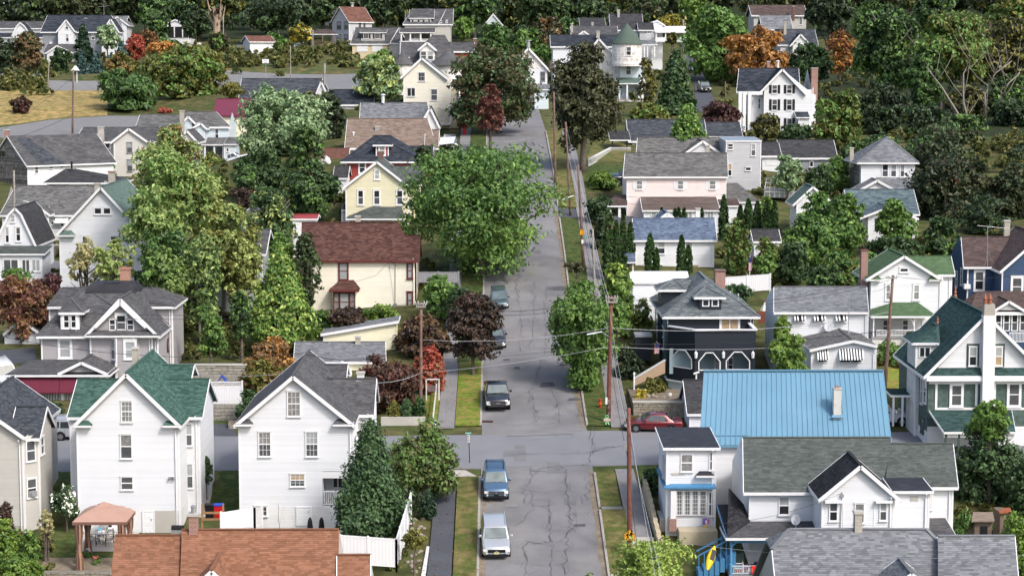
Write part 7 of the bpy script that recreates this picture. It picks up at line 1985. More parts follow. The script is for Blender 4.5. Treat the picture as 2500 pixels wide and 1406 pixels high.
tree('pale green birch in front of the large grey house',230,295,54,125,452,'airy','silver',n=2200)
SPR=[(180,222,118,190,430,'left blue spruce of the group below the grey house'),(208,262,122,192,425,'second blue spruce of the group below the grey house'),(246,300,126,188,428,'third blue spruce of the group below the grey house'),(270,326,100,170,436,'right blue spruce of the group below the grey house')]
for x0,x1,y0,y1,Y,lb in SPR:
 tree(lb,x0,x1,y0,y1,Y,'spruce','spruce',n=2600,name='spruce',group='blue spruces below the grey house')
tree('beige leaved tree left of the large grey house',18,112,78,178,440,'round','rust',n=5500,leaf2='norway',frac2=.5)
tree('dark green tree at the far left edge',-30,40,90,180,436,'round','dark',n=3800)
tree('green tree before the porch of the large grey house',118,180,118,182,434,'round','deep',n=3200)
tree('small arborvitae beside the white double garage',95,110,175,208,420,'column','arbor',n=600)
tree('solitary dark red round shrub in the dry meadow',26,78,234,278,None,'dome','bronze',n=2200,leaf2='maroon',frac2=.3,**SH)
tree('bushy thicket around the dead stump trunk',505,565,75,130,455,'dome','bronze',n=2200,leaf2='maple',frac2=.5)
tree('green tree to the left of the pale garage with orange roof',640,700,75,130,462,'dome','maple',n=2200)
tree('yellow leaved shrub near the grey parked crossover',700,765,55,105,470,'dome','olive',n=2200,leaf2='yellow',frac2=.4)
tree('light green poplar right of the beige porch house',1104,1160,34,100,430,'airy','bright',n=2200)
tree('green tree mass right of the beige porch house',1160,1262,52,150,420,'round','maple',n=5000,leaf2='deep',frac2=.4)
tree('brown leaved tree behind the weathered gable house',1300,1385,40,130,400,'round','norway',n=4500,leaf2='rust',frac2=.3)
tree('dark green tree left of the navy roof of the turreted house',1235,1320,60,140,410,'round','deep',n=4000)
tree('green bush at the foot of the weathered gable house',1315,1360,100,150,385,'dome','maple',n=1500)
tree('yellow hedge behind the white carport',1600,1690,38,70,440,'shrub','yellow',n=2200,leaf2='olive',frac2=.5,name='hedge',cat='hedge')
tree('round olive bush before the white carport',1622,1658,76,108,400,'dome','olive',n=1200,**BU)
tree('dead tree stump with broken upright limbs, upper left',512,545,20,40,470,'airy','bronze',n=120,tr=.9)
# hedges
tree('dark rounded foundation bush left of the satellite dish house',85,160,978,1020,158.5,'shrub','deep',n=2600,**BU)
tree('trimmed green hedge on the stone bank behind the white house',112,178,1036,1062,155.5,'shrub','pear',n=2200,name='hedge',cat='hedge')
tree('bright lime ground hedge beside the driveway of the pink house',1425,1505,418,470,243,'shrub','weed',n=3500,name='hedge',cat='hedge',depth=1.2)
tree('dark shrubbery below the lime hedge at the pink house',1422,1500,462,560,225,'dome','deep',n=4000)
tree('thin dark bush by the pavement under the two poles',1440,1480,520,620,212,'shrub','dark',n=1800,**BU)
tree('low spreading juniper at the kerb',1382,1432,640,665,196,'shrub','norway',n=900,**BU)
tree('leafy bushes along the white fence behind the black house',1755,1835,690,745,186,'shrub','pear',n=2500,**BU)
tree('yellow green lily patch at the bottom of the garden by the greenhouse',1850,1895,480,520,230,'shrub','weed',n=900,**BU)
tree('dark tree group behind the maroon metal roof',520,600,195,245,335,'dome','olive',n=1500)
tree('green bush left of the stucco house windows',246,282,395,440,280,'shrub','maple',n=1200,**BU)
tree('yellow leaved bush in front of the light blue porch',490,560,372,440,270,'shrub','olive',n=2400,**BU,leaf2='lime',frac2=.4)
tree('dark brown leaved bush under the silver green maple',560,640,455,520,222,'shrub','bronze',n=2400,**BU)
tree('small dark conifer left of the dark blue pole',1010,1055,350,420,238,'tall','dark',n=1800)
# the wooded hill beyond: individuals at its edge, the rest one mass
rw=np.random.RandomState(77)
edge=[]
for i,x in enumerate(np.linspace(-30,2480,40)):
 if 440<x<480:
  continue
 yb=70+rw.uniform(-15,15) if x<1650 else 30+rw.uniform(-10,10)
 w=rw.uniform(90,150);Y=525+rw.uniform(-15,30)
 tree('tall leafy tree in the front rank of the dark wood behind the far houses',x-w/2,x+w/2,yb-rw.uniform(105,150),yb,Y,rw.choice(['round','tall','round']),rw.choice(['wood','dark','wood','deep','norway','dark']),n=3000,group='front rank of the wood behind the far houses',lpx=8,leaf2=rw.choice(['wood','deep','olive']),frac2=.3)
VV,TT=[],[]
protos=[leaves(None,k,1100,.8,900+i,11,11,13,per=8) for i,k in enumerate(('round','tall','round','airy'))]
for i in range(150):
 Yw=rw.uniform(560,760);x=rw.uniform(-1350,1350)/FPX*Yw
 V,T=protos[i%4];a=rw.uniform(0,6.28);c_,s_=math.cos(a),math.sin(a);sc=rw.uniform(.8,1.35)
 Q=V*sc;Q=np.stack([Q[...,0]*c_-Q[...,1]*s_,Q[...,0]*s_+Q[...,1]*c_,Q[...,2]+2.5],-1)+np.array([x,Yw,tz(x,Yw)])
 VV.append(Q);TT.append(T)
wd=link('woodland',leaf_mesh('woodland',np.concatenate(VV),np.concatenate(TT),LF['wood']),kind='stuff')
# undergrowth between the yards
UG=[]
UT=[]
ru=np.random.RandomState(31)
spots=[(430,600,760,880,90),(560,720,560,640,30),(630,760,880,930,15),(1430,1500,560,700,20),(1860,2120,600,720,70),(1760,1900,600,700,30),(2160,2300,560,700,40),(1840,2040,430,480,25),(2040,2220,400,500,30),(500,720,420,560,50),(440,560,380,470,25),(1700,2000,300,340,30),(2000,2230,300,420,60),(2380,2500,330,460,40),(440,900,132,168,130),(560,980,120,138,80),(0,120,195,235,30),(1340,1600,120,280,40),(60,250,600,700,20),(0,100,690,780,20),(1500,1560,700,880,20),(2120,2230,840,900,25),(2330,2500,1240,1330,30),(0,130,1300,1406,25),(1000,1180,640,720,25),(1040,1110,900,960,8),(940,1030,1340,1400,14),(0,700,120,190,60),(1250,1500,90,200,50),(1750,2200,180,300,60),(700,1000,230,330,30),(780,860,440,640,25)]
for x0,x1,y0,y1,n in spots:
 for k in range(n):
  g=ground(ru.uniform(x0,x1),ru.uniform(y0,y1))
  if RXL-5<g[0]<RXR+4.2 and g[1]<345 or CY0-3<g[1]<CY1+3:
   continue
  s=g[1]/FPX;w=ru.uniform(18,42)*s
  V,T=leaves(None,'shrub',80,9*s,ru.randint(1e6),w,w,w*ru.uniform(.5,.9),per=8)
  UG.append(V+g);UT.append(T)
link('undergrowth',leaf_mesh('undergrowth',np.concatenate(UG),np.concatenate(UT),leafmat('undergrowth',(58,76,36),(116,112,56))),kind='stuff')
# ------------------------------------------------------------------ vehicles
def paint(name,c,metal=0.35):
 return mat('paint_'+name,c,0.28,0.02,1.5,spec=0.5,coat=1.0,metal=metal)
TYRE=mat('tyre',(0.018,0.018,0.019),0.9,0.1,4)
RIM=mat('rim',(0.50,0.51,0.52),0.3,0.05,4,metal=0.8)
CGLASS=mat('car_glass',(0.035,0.045,0.045),0.06,0.3,2.0,spec=0.7,coat=1.0)
CGLASSL=mat('windscreen_glass',(0.10,0.135,0.135),0.08,0.35,1.5,spec=0.7,coat=1.0)
LAMP=mat('headlamp',(0.72,0.72,0.70),0.12,0.1,8,spec=0.6,coat=1.0)
TAIL=mat('tail_lamp',(0.40,0.012,0.014),0.15,0.1,8,spec=0.6,coat=1.0)
PLAS=mat('black_trim_plastic',(0.016,0.016,0.018),0.5,0.1,4)
CHROME=mat('chrome',(0.62,0.62,0.63),0.15,0.05,4,metal=1.0)
AMBER=mat('amber_lamp',(0.62,0.20,0.05),0.2,0.05,4)
PLATEY=mat('plate_yellow',(0.62,0.58,0.30),0.5,0.05,8)
PLATEW=mat('plate_white',(0.66,0.66,0.64),0.5,0.05,8)
def bevel(o,w,seg=2,smooth=True):
 m=o.modifiers.new('bevel','BEVEL');m.width=w;m.segments=seg;m.limit_method='ANGLE';m.angle_limit=math.radians(25)
 if smooth:
  o.data.polygons.foreach_set('use_smooth',np.ones(len(o.data.polygons),bool))
  m.harden_normals=False
 return o
def car(label,name,cat,x,y,rot,pnt,kind='suv',L=4.6,W=1.86,H=1.68,group='cars parked in the street',plate=PLATEW,grille='bar',roofrack=False,emblem=None,lift=ROADL):
 e=0.8;zc=tz(x,y)
 gx_,gy_=(tz(x+e,y)-tz(x-e,y))/(2*e),(tz(x,y+e)-tz(x,y-e))/(2*e)
 n=Vector((-gx_,-gy_,1)).normalized()
 f=Vector((-math.sin(rot),math.cos(rot),0));f=(f-n*f.dot(n)).normalized();r=f.cross(n)
 root=thing(name,label,cat,(x,y,zc+lift),group)
 root.rotation_euler=Matrix((r,f,n)).transposed().to_euler()
 hw=W/2;Y=lambda t:(t-.5)*L
 P=dict(suv=dict(hood=.62*H,cowl=.27,wt=.40,re=.93,rb=.985,belt=.60*H,wtop=.80,nose=.54*H,sill=.16*H),sedan=dict(hood=.62*H,cowl=.28,wt=.43,re=.70,rb=.86,belt=.63*H,wtop=.74,nose=.50*H,sill=.14*H),hatch=dict(hood=.60*H,cowl=.17,wt=.42,re=.86,rb=.98,belt=.58*H,wtop=.78,nose=.48*H,sill=.14*H),pickup=dict(hood=.64*H,cowl=.27,wt=.37,re=.56,rb=.60,belt=.64*H,wtop=.80,nose=.58*H,sill=.24*H))[kind]
 sl=P['sill'];ztail=.66*H if kind=='sedan' else(.64*H if kind=='pickup' else P['belt'])
 st=[(0.0,.72,P['nose']-.12*H,sl+.03),(.03,.90,P['nose']-.01,sl),(.09,.985,P['hood']-.05*H,sl),(P['cowl'],1.0,P['hood'],sl),(.5,1.0,P['belt'],sl),(P['rb'] if kind!='pickup' else .62,1.0,P['belt'] if kind!='pickup' else ztail,sl),(.985,.95,ztail-.01,sl+.04),(1.0,.87,ztail-.10,sl+.10)]
 b=MB();secs=[]
 for t,w,zt,zb in st:
  w*=hw;zt=max(zt,zb+.2)
  secs.append([(-w*.86,Y(t),zb),(-w,Y(t),zb+.10),(-w,Y(t),zb+(zt-zb)*.55),(-w*.965,Y(t),zt-.07),(-w*.86,Y(t),zt),(w*.86,Y(t),zt),(w*.965,Y(t),zt-.07),(w,Y(t),zb+(zt-zb)*.55),(w,Y(t),zb+.10),(w*.86,Y(t),zb)])
 k=len(secs[0]);vs=[p for s in secs for p in s]
 fs=[(i*k+j,i*k+(j+1)%k,(i+1)*k+(j+1)%k,(i+1)*k+j) for i in range(len(secs)-1) for j in range(k)]+[tuple(range(k)),tuple(range((len(secs)-1)*k,len(secs)*k))[::-1]]
 b.mesh(vs,[f_[::-1] for f_ in fs])
 body=bevel(b.build('body',pnt,root,off=(0,0,0)),.06,3)
# cabin
 wb,wt=hw*.95,hw*P['wtop'];zb=P['belt']-.03
 B=[(-wb,Y(P['cowl']),zb),(wb,Y(P['cowl']),zb),(wb,Y(P['rb']),zb),(-wb,Y(P['rb']),zb)]
 zr=H if kind!='sedan' else H
 T=[(-wt,Y(P['wt']),zr-.03),(wt,Y(P['wt']),zr-.03),(wt,Y(P['re']),zr-.02),(-wt,Y(P['re']),zr-.02)]
 mid=[(-wt*.98,Y((P['wt']+P['re'])/2),zr+.02),(wt*.98,Y((P['wt']+P['re'])/2),zr+.02)]
 b=MB();b.mesh(B+T+mid,[(0,1,5,4),(1,2,6,9,5),(2,3,7,6),(3,0,4,8,7),(4,5,9,8),(8,9,6,7)])
 bevel(b.build('cabin',pnt,root,off=(0,0,0)),.05,2)
 B,T=[np.array(p) for p in B],[np.array(p) for p in T]
 def pane(q,u0,u1,v0,v1,m,nm):
  """glass set into a cabin face q = bottom a, bottom b, top b, top a"""
  a,c,d,g=[np.asarray(p) for p in q];nn=nrm(np.cross(c-a,g-a));at=lambda u,v:(a+(c-a)*u)*(1-v)+(g+(d-g)*u)*v
  p=[at(u0,v0),at(u1,v0),at(u1,v1),at(u0,v1)];b=MB();b.mesh([x_+nn*.014 for x_ in p]+[x_-nn*.02 for x_ in p],[(0,1,2,3),(4,7,6,5),(0,4,5,1),(1,5,6,2),(2,6,7,3),(3,7,4,0)])
  return b.build(nm,m,root,off=(0,0,0))
 pane((B[0],B[1],T[1],T[0]),.06,.94,.08,.92,CGLASSL,'windscreen');pane((B[2],B[3],T[3],T[2]),.1,.9,.15,.9,CGLASS,'rear_window')
 cuts=[(.10,.47),(.50,.84)] if kind=='sedan' else[(.14,.48),(.51,.74),(.77,.95)] if kind in('suv','hatch') else[(.2,.6),(.64,.95)]
 for q in((B[1],B[2],T[2],T[1]),(B[3],B[0],T[0],T[3])):
  for u0,u1 in cuts:
   if q[0] is B[3]:
    u0,u1=1-u1,1-u0
   pane(q,u0,u1,.12,.88,CGLASS,'side_window')
# wheels
 wr=.205*H if kind!='pickup' else .21*H
 wr=max(.31,min(wr,.41))
 for sx in(-1,1):
  for t in(.185,.80 if kind!='pickup' else .79):
   c=np.array((sx*(hw-.10),Y(t),wr));w=MB();w.tube([c-(sx*.12,0,0),c+(sx*.105,0,0)],[wr,wr],20)
   a=MB();a.tube([c+(sx*.05,0,.02),c+(sx*.112,0,.02)],[wr+.075,wr+.075],20);a.build('wheel_arch',PLAS,root,off=(0,0,0))
   wo=w.build('wheel',TYRE,root,off=(0,0,0));rm=MB();rm.tube([c+(sx*.09,0,0),c+(sx*.122,0,0)],[wr*.68,wr*.64],18)
   rm2=MB();
   for j in range(7):
    a_=j*2*math.pi/7+.2;d_=np.array((0,math.cos(a_),math.sin(a_)));e_=np.array((0,-math.sin(a_),math.cos(a_)))
    rm2.obox(c+(sx*.127,0,0)+d_*wr*.42+e_*.0,(.006,0,0),d_*wr*.18,e_*wr*.075)
   rm.build('rim',RIM,wo,off=(0,0,0));rm2.build('spoke_gap',PLAS,wo,off=(0,0,0))
# nose
 yF=-L/2;zn=P['nose'];bx=lambda nm,m,x0,x1,z0,z1,y0=yF-.02,y1=yF+.12:(lambda q:(q.box(x0,x1,y0,y1,z0,z1),q.build(nm,m,root,off=(0,0,0)))[1])(MB())
 bx('bumper',PLAS,-hw*.78,hw*.78,sl+.02,sl+.20,yF-.03)
 gw=hw*(.62 if kind!='hatch' else .42);gz0,gz1=zn-.34,zn-.14
 if kind=='pickup':
  gz0,gz1=zn-.48,zn-.12
 if kind=='sedan':
  gz0,gz1=zn-.28,zn-.16
 g=bx('grille',BLACK,-gw,gw,gz0,gz1)
 if grille=='bar':
  for z in np.linspace(gz0,gz1,4 if kind=='pickup' else 3):
   q=MB();q.box(-gw,gw,yF-.035,yF,z-.018,z+.018);q.build('grille_bar',CHROME,g,off=(0,0,0))
 q=MB()
 if emblem=='oval':
  q.tube([(0,yF-.05,(gz0+gz1)/2),(0,yF-.02,(gz0+gz1)/2)],[.075,.075],12)
 elif emblem=='cross':
  q.box(-.17,.17,yF-.055,yF-.02,(gz0+gz1)/2-.035,(gz0+gz1)/2+.035);q.box(-.07,.07,yF-.056,yF-.02,(gz0+gz1)/2-.06,(gz0+gz1)/2+.06)
 elif emblem=='h':
  for x_ in(-.06,.06):
   q.box(x_-.018,x_+.018,yF-.05,yF-.02,(gz0+gz1)/2-.06,(gz0+gz1)/2+.06)
  q.box(-.06,.06,yF-.05,yF-.02,(gz0+gz1)/2-.015,(gz0+gz1)/2+.015)
 if emblem:
  q.build('emblem',CHROME,g,off=(0,0,0))
 for sx in(-1,1):
  x0,x1=sorted((sx*hw*.62 if kind!='hatch' else sx*hw*.45,sx*hw*.93));hz=(zn-.30,zn-.13) if kind!='pickup' else(zn-.44,zn-.14)
  q=MB();q.mesh([(x0,yF+(.03 if sx>0 else .09),hz[0]),(x1,yF+(.09 if sx>0 else .03),hz[0]),(x1,yF+(.16 if sx>0 else .05),hz[1]),(x0,yF+(.05 if sx>0 else .16),hz[1]),(x0,yF+.25,hz[0]),(x1,yF+.25,hz[0]),(x1,yF+.25,hz[1]),(x0,yF+.25,hz[1])],[(0,1,2,3),(3,2,6,7),(0,3,7,4),(1,5,6,2),(0,4,5,1)])
  q.v[-1][:,1]-=.045
  q.build('headlight',LAMP,root,off=(0,0,0))
  q=MB();q.disc((sx*hw*.70,yF-.02,sl+.26),(0,-1,0),.065,12,.05);q.build('fog_lamp',LAMP,root,off=(0,0,0))
# mirrors, tail lights
  q=MB();q.box(min(sx*hw,sx*(hw+.20)),max(sx*hw,sx*(hw+.20)),Y(P['cowl'])+.22,Y(P['cowl'])+.34,P['belt']+.03,P['belt']+.20);bevel(q.build('mirror',pnt if kind!='pickup' else PLAS,root,off=(0,0,0)),.03)
  q=MB();q.box(min(sx*hw*.70,sx*hw*.96),max(sx*hw*.70,sx*hw*.96),L/2-.10,L/2+.012,ztail-.30,ztail-.08);q.build('tail_light',TAIL,root,off=(0,0,0))
  for t in((.33,.52,.72) if kind!='pickup' else(.33,.60)):
   q=MB();q.box(sx*hw-.006 if sx>0 else-hw-.006,sx*hw+.006 if sx>0 else-hw+.006,Y(t)-.006,Y(t)+.006,sl+.12,P['belt']-.08);q.build('door_seam',PLAS,root,off=(0,0,0))
 if plate is not None:
  bx('licence_plate',plate,-.155,.155,sl+.20,sl+.35,yF-.045,yF-.02)
 bx('rear_plate',PLATEW,-.155,.155,ztail-.32,ztail-.18,L/2-.02,L/2+.015)
 q=MB();q.tube([(-hw*.5,Y(P['cowl'])-.0,P['belt']+.03),(0,Y(P['cowl'])+.05,P['belt']+.06)],.012,4);q.tube([(hw*.05,Y(P['cowl'])-.0,P['belt']+.03),(hw*.55,Y(P['cowl'])+.05,P['belt']+.06)],.012,4);q.build('wiper',PLAS,root,off=(0,0,0))
 for sx in(-1,1):
  q=MB();q.board((sx*hw*.42,yF+.22,zn-.02),(sx*hw*.60,Y(P['cowl'])-.05,P['hood']+.012),.012,.02);q.build('hood_crease',pnt if kind!='pickup' else PLAS,root,off=(0,0,0))
 if roofrack:
  rk=MB()
  for sx in(-1,1):
   rk.board((sx*wt*.85,Y(P['wt']+.08),H+.07),(sx*wt*.85,Y(P['re']-.02),H+.07),.05,.05)
  ro=rk.build('roof_rack',PLAS,root,off=(0,0,0))
  for i in range(5):
   q=MB();t=P['wt']+.12+(P['re']-P['wt']-.16)*i/4;q.box(-wt*.85,wt*.85,Y(t)-.03,Y(t)+.03,H+.05,H+.09);q.build('rack_bar',pnt,ro,off=(0,0,0))
 elif kind=='suv':
  for sx in(-1,1):
   q=MB();q.board((sx*wt*.93,Y(P['wt']+.06),H+.035),(sx*wt*.93,Y(P['re']),H+.035),.05,.045);q.build('roof_rail',pnt,root,off=(0,0,0))
 if kind=='pickup':
  q=MB();q.box(-hw*.82,hw*.82,Y(.635),Y(.975),ztail-.02,ztail+.03);q.build('bed_cover',mat('bed_cover',(.06,.075,.09),.6,.05,2),root,off=(0,0,0))
 return root
SILVER,DBLUE,PBLACK=paint('silver',(.50,.52,.54)),paint('steel_blue',(.085,.16,.26)),paint('black',(.012,.014,.02),.2)
PRED,PGREY,PTEAL,PWHITE=paint('dark_red',(.15,.012,.016)),paint('grey',(.16,.18,.20)),paint('grey_teal',(.09,.13,.15)),paint('white',(.70,.71,.71),0)
car('silver crossover facing down the street, nearest of the parked cars','parked_car','car',0.0,131.2,0.04,SILVER,'suv',4.75,1.89,1.68,plate=PLATEY,grille='mesh',emblem='oval')
car('steel blue boxy crossover with roof rack parked at the corner','parked_car','car',0.02,141.5,0.03,DBLUE,'suv',4.45,1.81,1.74,plate=PLAS,emblem='oval',roofrack=True)
car('black pickup truck parked beside the bright green verge','parked_car','pickup truck',0.15,163.8,0.04,PBLACK,'pickup',5.6,2.03,1.88,plate=None,emblem='cross')
car('dark sedan half hidden behind the purple street maple','parked_car','car',0.1,181.6,0.0,paint('charcoal',(.03,.034,.045),.3),'sedan',4.7,1.82,1.45)
car('small grey teal hatchback parked ahead of the dark sedan','parked_car','car',0.45,193.6,0.02,PTEAL,'hatch',4.1,1.70,1.53,plate=None,grille='mesh',emblem='h')
car('white sedan parked far up the street under the maroon tree','parked_car','car',0.15,290.0,0.0,PWHITE,'sedan',4.6,1.8,1.45)
car('blue grey crossover parked behind the white sedan up the street','parked_car','car',0.15,300.0,0.0,paint('blue_grey',(.16,.19,.24)),'suv',4.5,1.82,1.66)
_p=W3(1593,1040,157.0);car('dark red sedan parked sideways before the stone wall','parked_car','car',_p[0],156.6,-math.pi/2,PRED,'sedan',4.55,1.75,1.42,group=None)
_p=W3(205,1090,155.2);car('silver hatchback with its red tail lamp showing left of the white house','parked_car','car',_p[0],153.9,math.pi/2,SILVER,'suv',4.5,1.8,1.6,group=None)
_p=W3(2150,985,160);car('white sport utility car in the gap right of the blue metal roof','parked_car','car',_p[0],159.5,math.pi/2,PWHITE,'suv',4.7,1.85,1.65,group=None)
_p=ground(18,925);car('white sport utility car at the left edge by the maroon awning','parked_car','car',_p[0],168,.5,PWHITE,'suv',4.8,1.9,1.75,group=None)
_p=W3(732,118,484);car('grey blue crossover parked on the hill drive by the pale garage','parked_car','car',_p[0],484,-.9,paint('mid_grey_blue',(.20,.24,.29)),'suv',4.6,1.85,1.65,group=None,lift=.12)
_p=W3(94,216,412);car('silver sedan parked in front of the white double garage','parked_car','car',_p[0],412,.9,SILVER,'sedan',4.7,1.8,1.45,group=None,lift=.12)
_p=ground(1719,226);car('dark sport utility car on the narrow upper road','parked_car','car',_p[0],_p[1],.05,PBLACK,'suv',4.9,1.95,1.8,group='cars on the upper road',lift=.14)
_p=ground(1695,178);car('light blue car farther up the narrow upper road','parked_car','car',_p[0],_p[1],.08,paint('light_blue',(.22,.33,.52)),'suv',4.7,1.9,1.6,group='cars on the upper road',lift=.14)
_p=W3(1515,418,246);car('black pickup truck tail beside the pink house drive','parked_car','pickup truck',_p[0]+1.0,246,-1.3,PBLACK,'pickup',5.5,2.0,1.85,group=None)
_p=W3(1798,262,300);car('dark car under the portico side of the tall white house','parked_car','car',_p[0],300,.1,PBLACK,'suv',4.6,1.85,1.65,group=None)
_p=W3(572,408,285);car('white pickup half hidden behind the silver green maple','parked_car','pickup truck',_p[0],285,1.5,PWHITE,'pickup',5.4,1.95,1.8,group=None)
_p=W3(1100,345,272);car('dark car by the carport beside the tan roof','parked_car','car',_p[0],272,.1,PGREY,'suv',4.5,1.8,1.6,group=None)
# ------------------------------------------------------------------ utility poles, wires, signs
def pole(label,bx,by,tx,ty,r,m,Y=None,arms=(),group='wooden utility poles',name='utility_pole',lamp=None,dz=0.0):
 g=ground(bx,by) if Y is None else np.array([W3(bx,by,Y)[0],Y,tz(W3(bx,by,Y)[0],Y)])
 top=W3(tx,ty,g[1])
 t=thing(name,label,'utility pole' if name=='utility_pole' else 'pole',tuple(g),group)
 b=MB();pts=[g+(top-g)*u for u in np.linspace(0,1,5)];pts[0]=pts[0]-(0,0,.3)
 b.tube(pts,np.linspace(r,r*.68,5),10);b.build('shaft',m,t,smooth=True)
 for px,py,w in arms:
  c=W3(px,py,g[1]);b=MB();b.box(c[0]-w/2,c[0]+w/2,c[1]-r-.08,c[1]-r+.06,c[2]-.06,c[2]+.06);a=b.build('crossarm',POLEG,t)
  for k in(-.46,-.25,.25,.46):
   q=MB();q.lathe((c[0]+k*w,c[1]-r,c[2]+.06),[(.03,0),(.055,.05),(.035,.09),(.055,.13),(.02,.17)],8);q.build('insulator',METALG,a)
 if lamp:
  (x0,y0),(x1,y1)=lamp;a,c=W3(x1,y1,g[1]-.1),W3(x0,y0,g[1]-.6);b=MB();mid=(a+c)/2+(0,0,.25)
  b.tube([a,mid,c],.035,6);la=b.build('lamp_arm',METALG,t);d=nrm(c-mid);b=MB();b.obox(c+d*.3,d*.42,np.array((0,.12,0)),np.array((0,0,.06)));q=b.build('lamp_head',mat('lamp_grey',(.6,.61,.62),.4,.05,3),la);bevel(q,.05)
 return t,g,top
PL={}
PL['L']=pole('utility pole with double crossarm by the red maple at the left pavement',1027,1012,1028,738,.16,POLE,Y=160,arms=((1028,741,1.0),(1028,748,.8)))
PL['R']=pole('reddish leaning utility pole with crossarms in front of the kerbside maple',1485,1035,1492,722,.20,POLER,Y=158,arms=((1493,727,1.0),(1493,737,.9)),lamp=((1452,813),(1486,822)))
PL['F']=pole('nearest utility pole carrying the school crossing sign',1538,1362,1535,996,.19,POLER,arms=())
PL['S']=pole('grey slim stub pole behind the yellow slow sign',1453,690,1447,560,.15,POLEG,Y=192)
PL['M']=pole('utility pole with the yellow slow sign and street lamp',1425,641,1411,402,.16,POLE,Y=205,lamp=((1386,483),(1412,485)))
PL['U']=pole('tall grey topped utility pole near the stair rail',1393,512,1381,298,.15,POLE,Y=228)
PL['T']=pole('dark utility pole at the upper right verge below the dark maple',1356,442,1352,224,.16,POLE,Y=243)
PL['W']=pole('utility pole leaning right beside the white awning house',2160,925,2180,672,.17,POLE,Y=170,arms=((2176,678,.9),))
PL['D']=pole('dark utility pole at the meadow lane, upper left',177,332,179,170,.17,POLE,Y=318)
PL['V']=pole('weathered utility pole in front of the grey ranch house',33,505,34,416,.15,POLEG,Y=232,lamp=((58,491),(36,496)))
PL['G']=pole('pale light pole beside the dry meadow',117,236,120,136,.12,POLEG,Y=385,group=None)
PL['H']=pole('thin pole standing at the parking lot edge',710,200,709,112,.11,POLEG,Y=400,group=None)
PL['I']=pole('pale broken stub pole by the blue black roof',790,215,793,156,.22,POLEG,Y=350,group=None)
PL['J']=pole('pole with small lamp before the red roofed hill house',764,152,764,74,.14,POLEG,Y=455,group=None,lamp=((755,77),(764,78)))
PL['K']=pole('tall pole at the top of the upper road',1670,116,1668,6,.2,POLEG,Y=420,group=None)
PL['N']=pole('dark pole beside the curve of the upper road',1771,262,1771,200,.13,POLE,Y=330,group=None)
PL['X']=pole('utility pole among the trees right of the dead stump',545,90,545,44,.15,POLEG,Y=465,group=None)
PL['Q']=pole('second tall pole close behind the pole at the top of the upper road',1674,112,1673,40,.16,POLEG,Y=424,group=None)
def wire(label,a,c,sag=.6,r=.016,m=None,n=14,group='overhead wires'):
 a,c=np.asarray(a,float),np.asarray(c,float);u=np.linspace(0,1,n)[:,None]
 p=a+(c-a)*u;p[:,2]-=(4*sag*u*(1-u))[:,0]
 b=MB();b.tube(p,r,5);o=b.build('overhead_wire',m or WIREM,off=tuple(p[0]),smooth=True);tag(o,label,'wire',group);return o
def at(k,px,py):
 return W3(px,py,PL[k][1][1])
w3=W3
wire('thin dark wire from the left pole crossarm across to the leaning pole',at('L',1034,740),at('R',1488,724),.9)
wire('second dark wire just below it between the left and leaning poles',at('L',1031,748),at('R',1487,736),.9)
wire('dark wire running left from the left pole over the pin oak',at('L',1022,740),w3(-80,742,172),1.0)
wire('lower dark wire running left over the grey Victorian gable',at('L',1022,748),w3(-80,753,171),1.0)
wire('pale cable crossing the street at the height of the street lamp',at('L',1027,829),at('R',1487,800),.5,.017,WIREL)
wire('dark cable drooping from the left pole to the grey roof peak',at('L',1027,833),w3(748,864,143),.9,.022)
wire('grey wire crossing the street below the lamp level',at('L',1027,878),at('R',1487,838),.3,.014)
wire('lowest bright cable crossing the street',at('L',1027,910),at('R',1487,846),.25,.017,WIREL)
wire('bright cable from the left pole down to the white chimney',at('L',1027,910),w3(870,930,139),.4,.022,WIREL)
wire('bright wire crossing in front of the grey Victorian to the left edge',w3(748,861,143),w3(-40,812,162),1.0,.018)
wire('pale wire over the garden wall left of the green roof',w3(742,905,142),w3(430,905,150),.4,.014,WIREL)
wire('dark wire along the leaning pole to the right pole',at('R',1497,727),at('W',2171,676),1.2)
wire('second wire on the crossarms between leaning and right poles',at('R',1497,738),at('W',2172,684),1.2)
wire('grey cable before the black house balcony',at('R',1490,800),at('W',2170,762),.8,.02,WIREL)
wire('dark cable over the black house lanterns',at('R',1490,838),at('W',2166,806),.5,.024)
wire('bright cable over the octagonal openings',at('R',1490,846),at('W',2165,822),.6,.017,WIREL)
wire('upper wire running right from the right pole',at('W',2188,676),w3(2560,655,172),.6)
wire('lower wire running right from the right pole',at('W',2170,806),w3(2560,770,172),.6,.02)
wire('wire from the right pole down to the bright green porch',at('W',2178,690),w3(2128,712,183),.2,.014)
for i,(dx,py0,py1,r_,m_) in enumerate([(-2,1012,760,.012,WIREL),(1,1060,812,.016,WIREM),(3,1075,835,.015,WIREL),(-6,1105,850,.018,WIREM)]):
 wire(['top wire','second wire','third wire','lowest wire'][i]+' between the school sign pole and the leaning pole',at('F',1536+dx,py0),at('R',1490+dx*.6,py1),.5,r_,m_,group='wires along the street')
 wire(['top wire','second wire','third wire','lowest wire'][i]+' from the leaning pole up to the slow sign pole',at('R',1490+dx*.6,py1),at('M',1415+dx*.5,py1-[330,345,350,355][i]),.7,r_,m_,group='wires along the street')
 wire(['top wire','second wire','third wire','lowest wire'][i]+' from the slow sign pole to the next pole uphill',at('M',1415+dx*.5,py1-[330,345,350,355][i]),at('U',1384,312+i*24),.4,r_,m_,group='wires along the street')
 wire(['top wire','second wire','third wire','lowest wire'][i]+' running from the school sign pole towards the viewer',at('F',1536+dx,py0),w3(1640+dx*8,py0+520,96),.4,r_,m_,group='wires along the street')
wire('thin wire from the slim stub pole to the slow sign pole',at('S',1447,560),at('M',1412,420),.3,.016,WIREL)
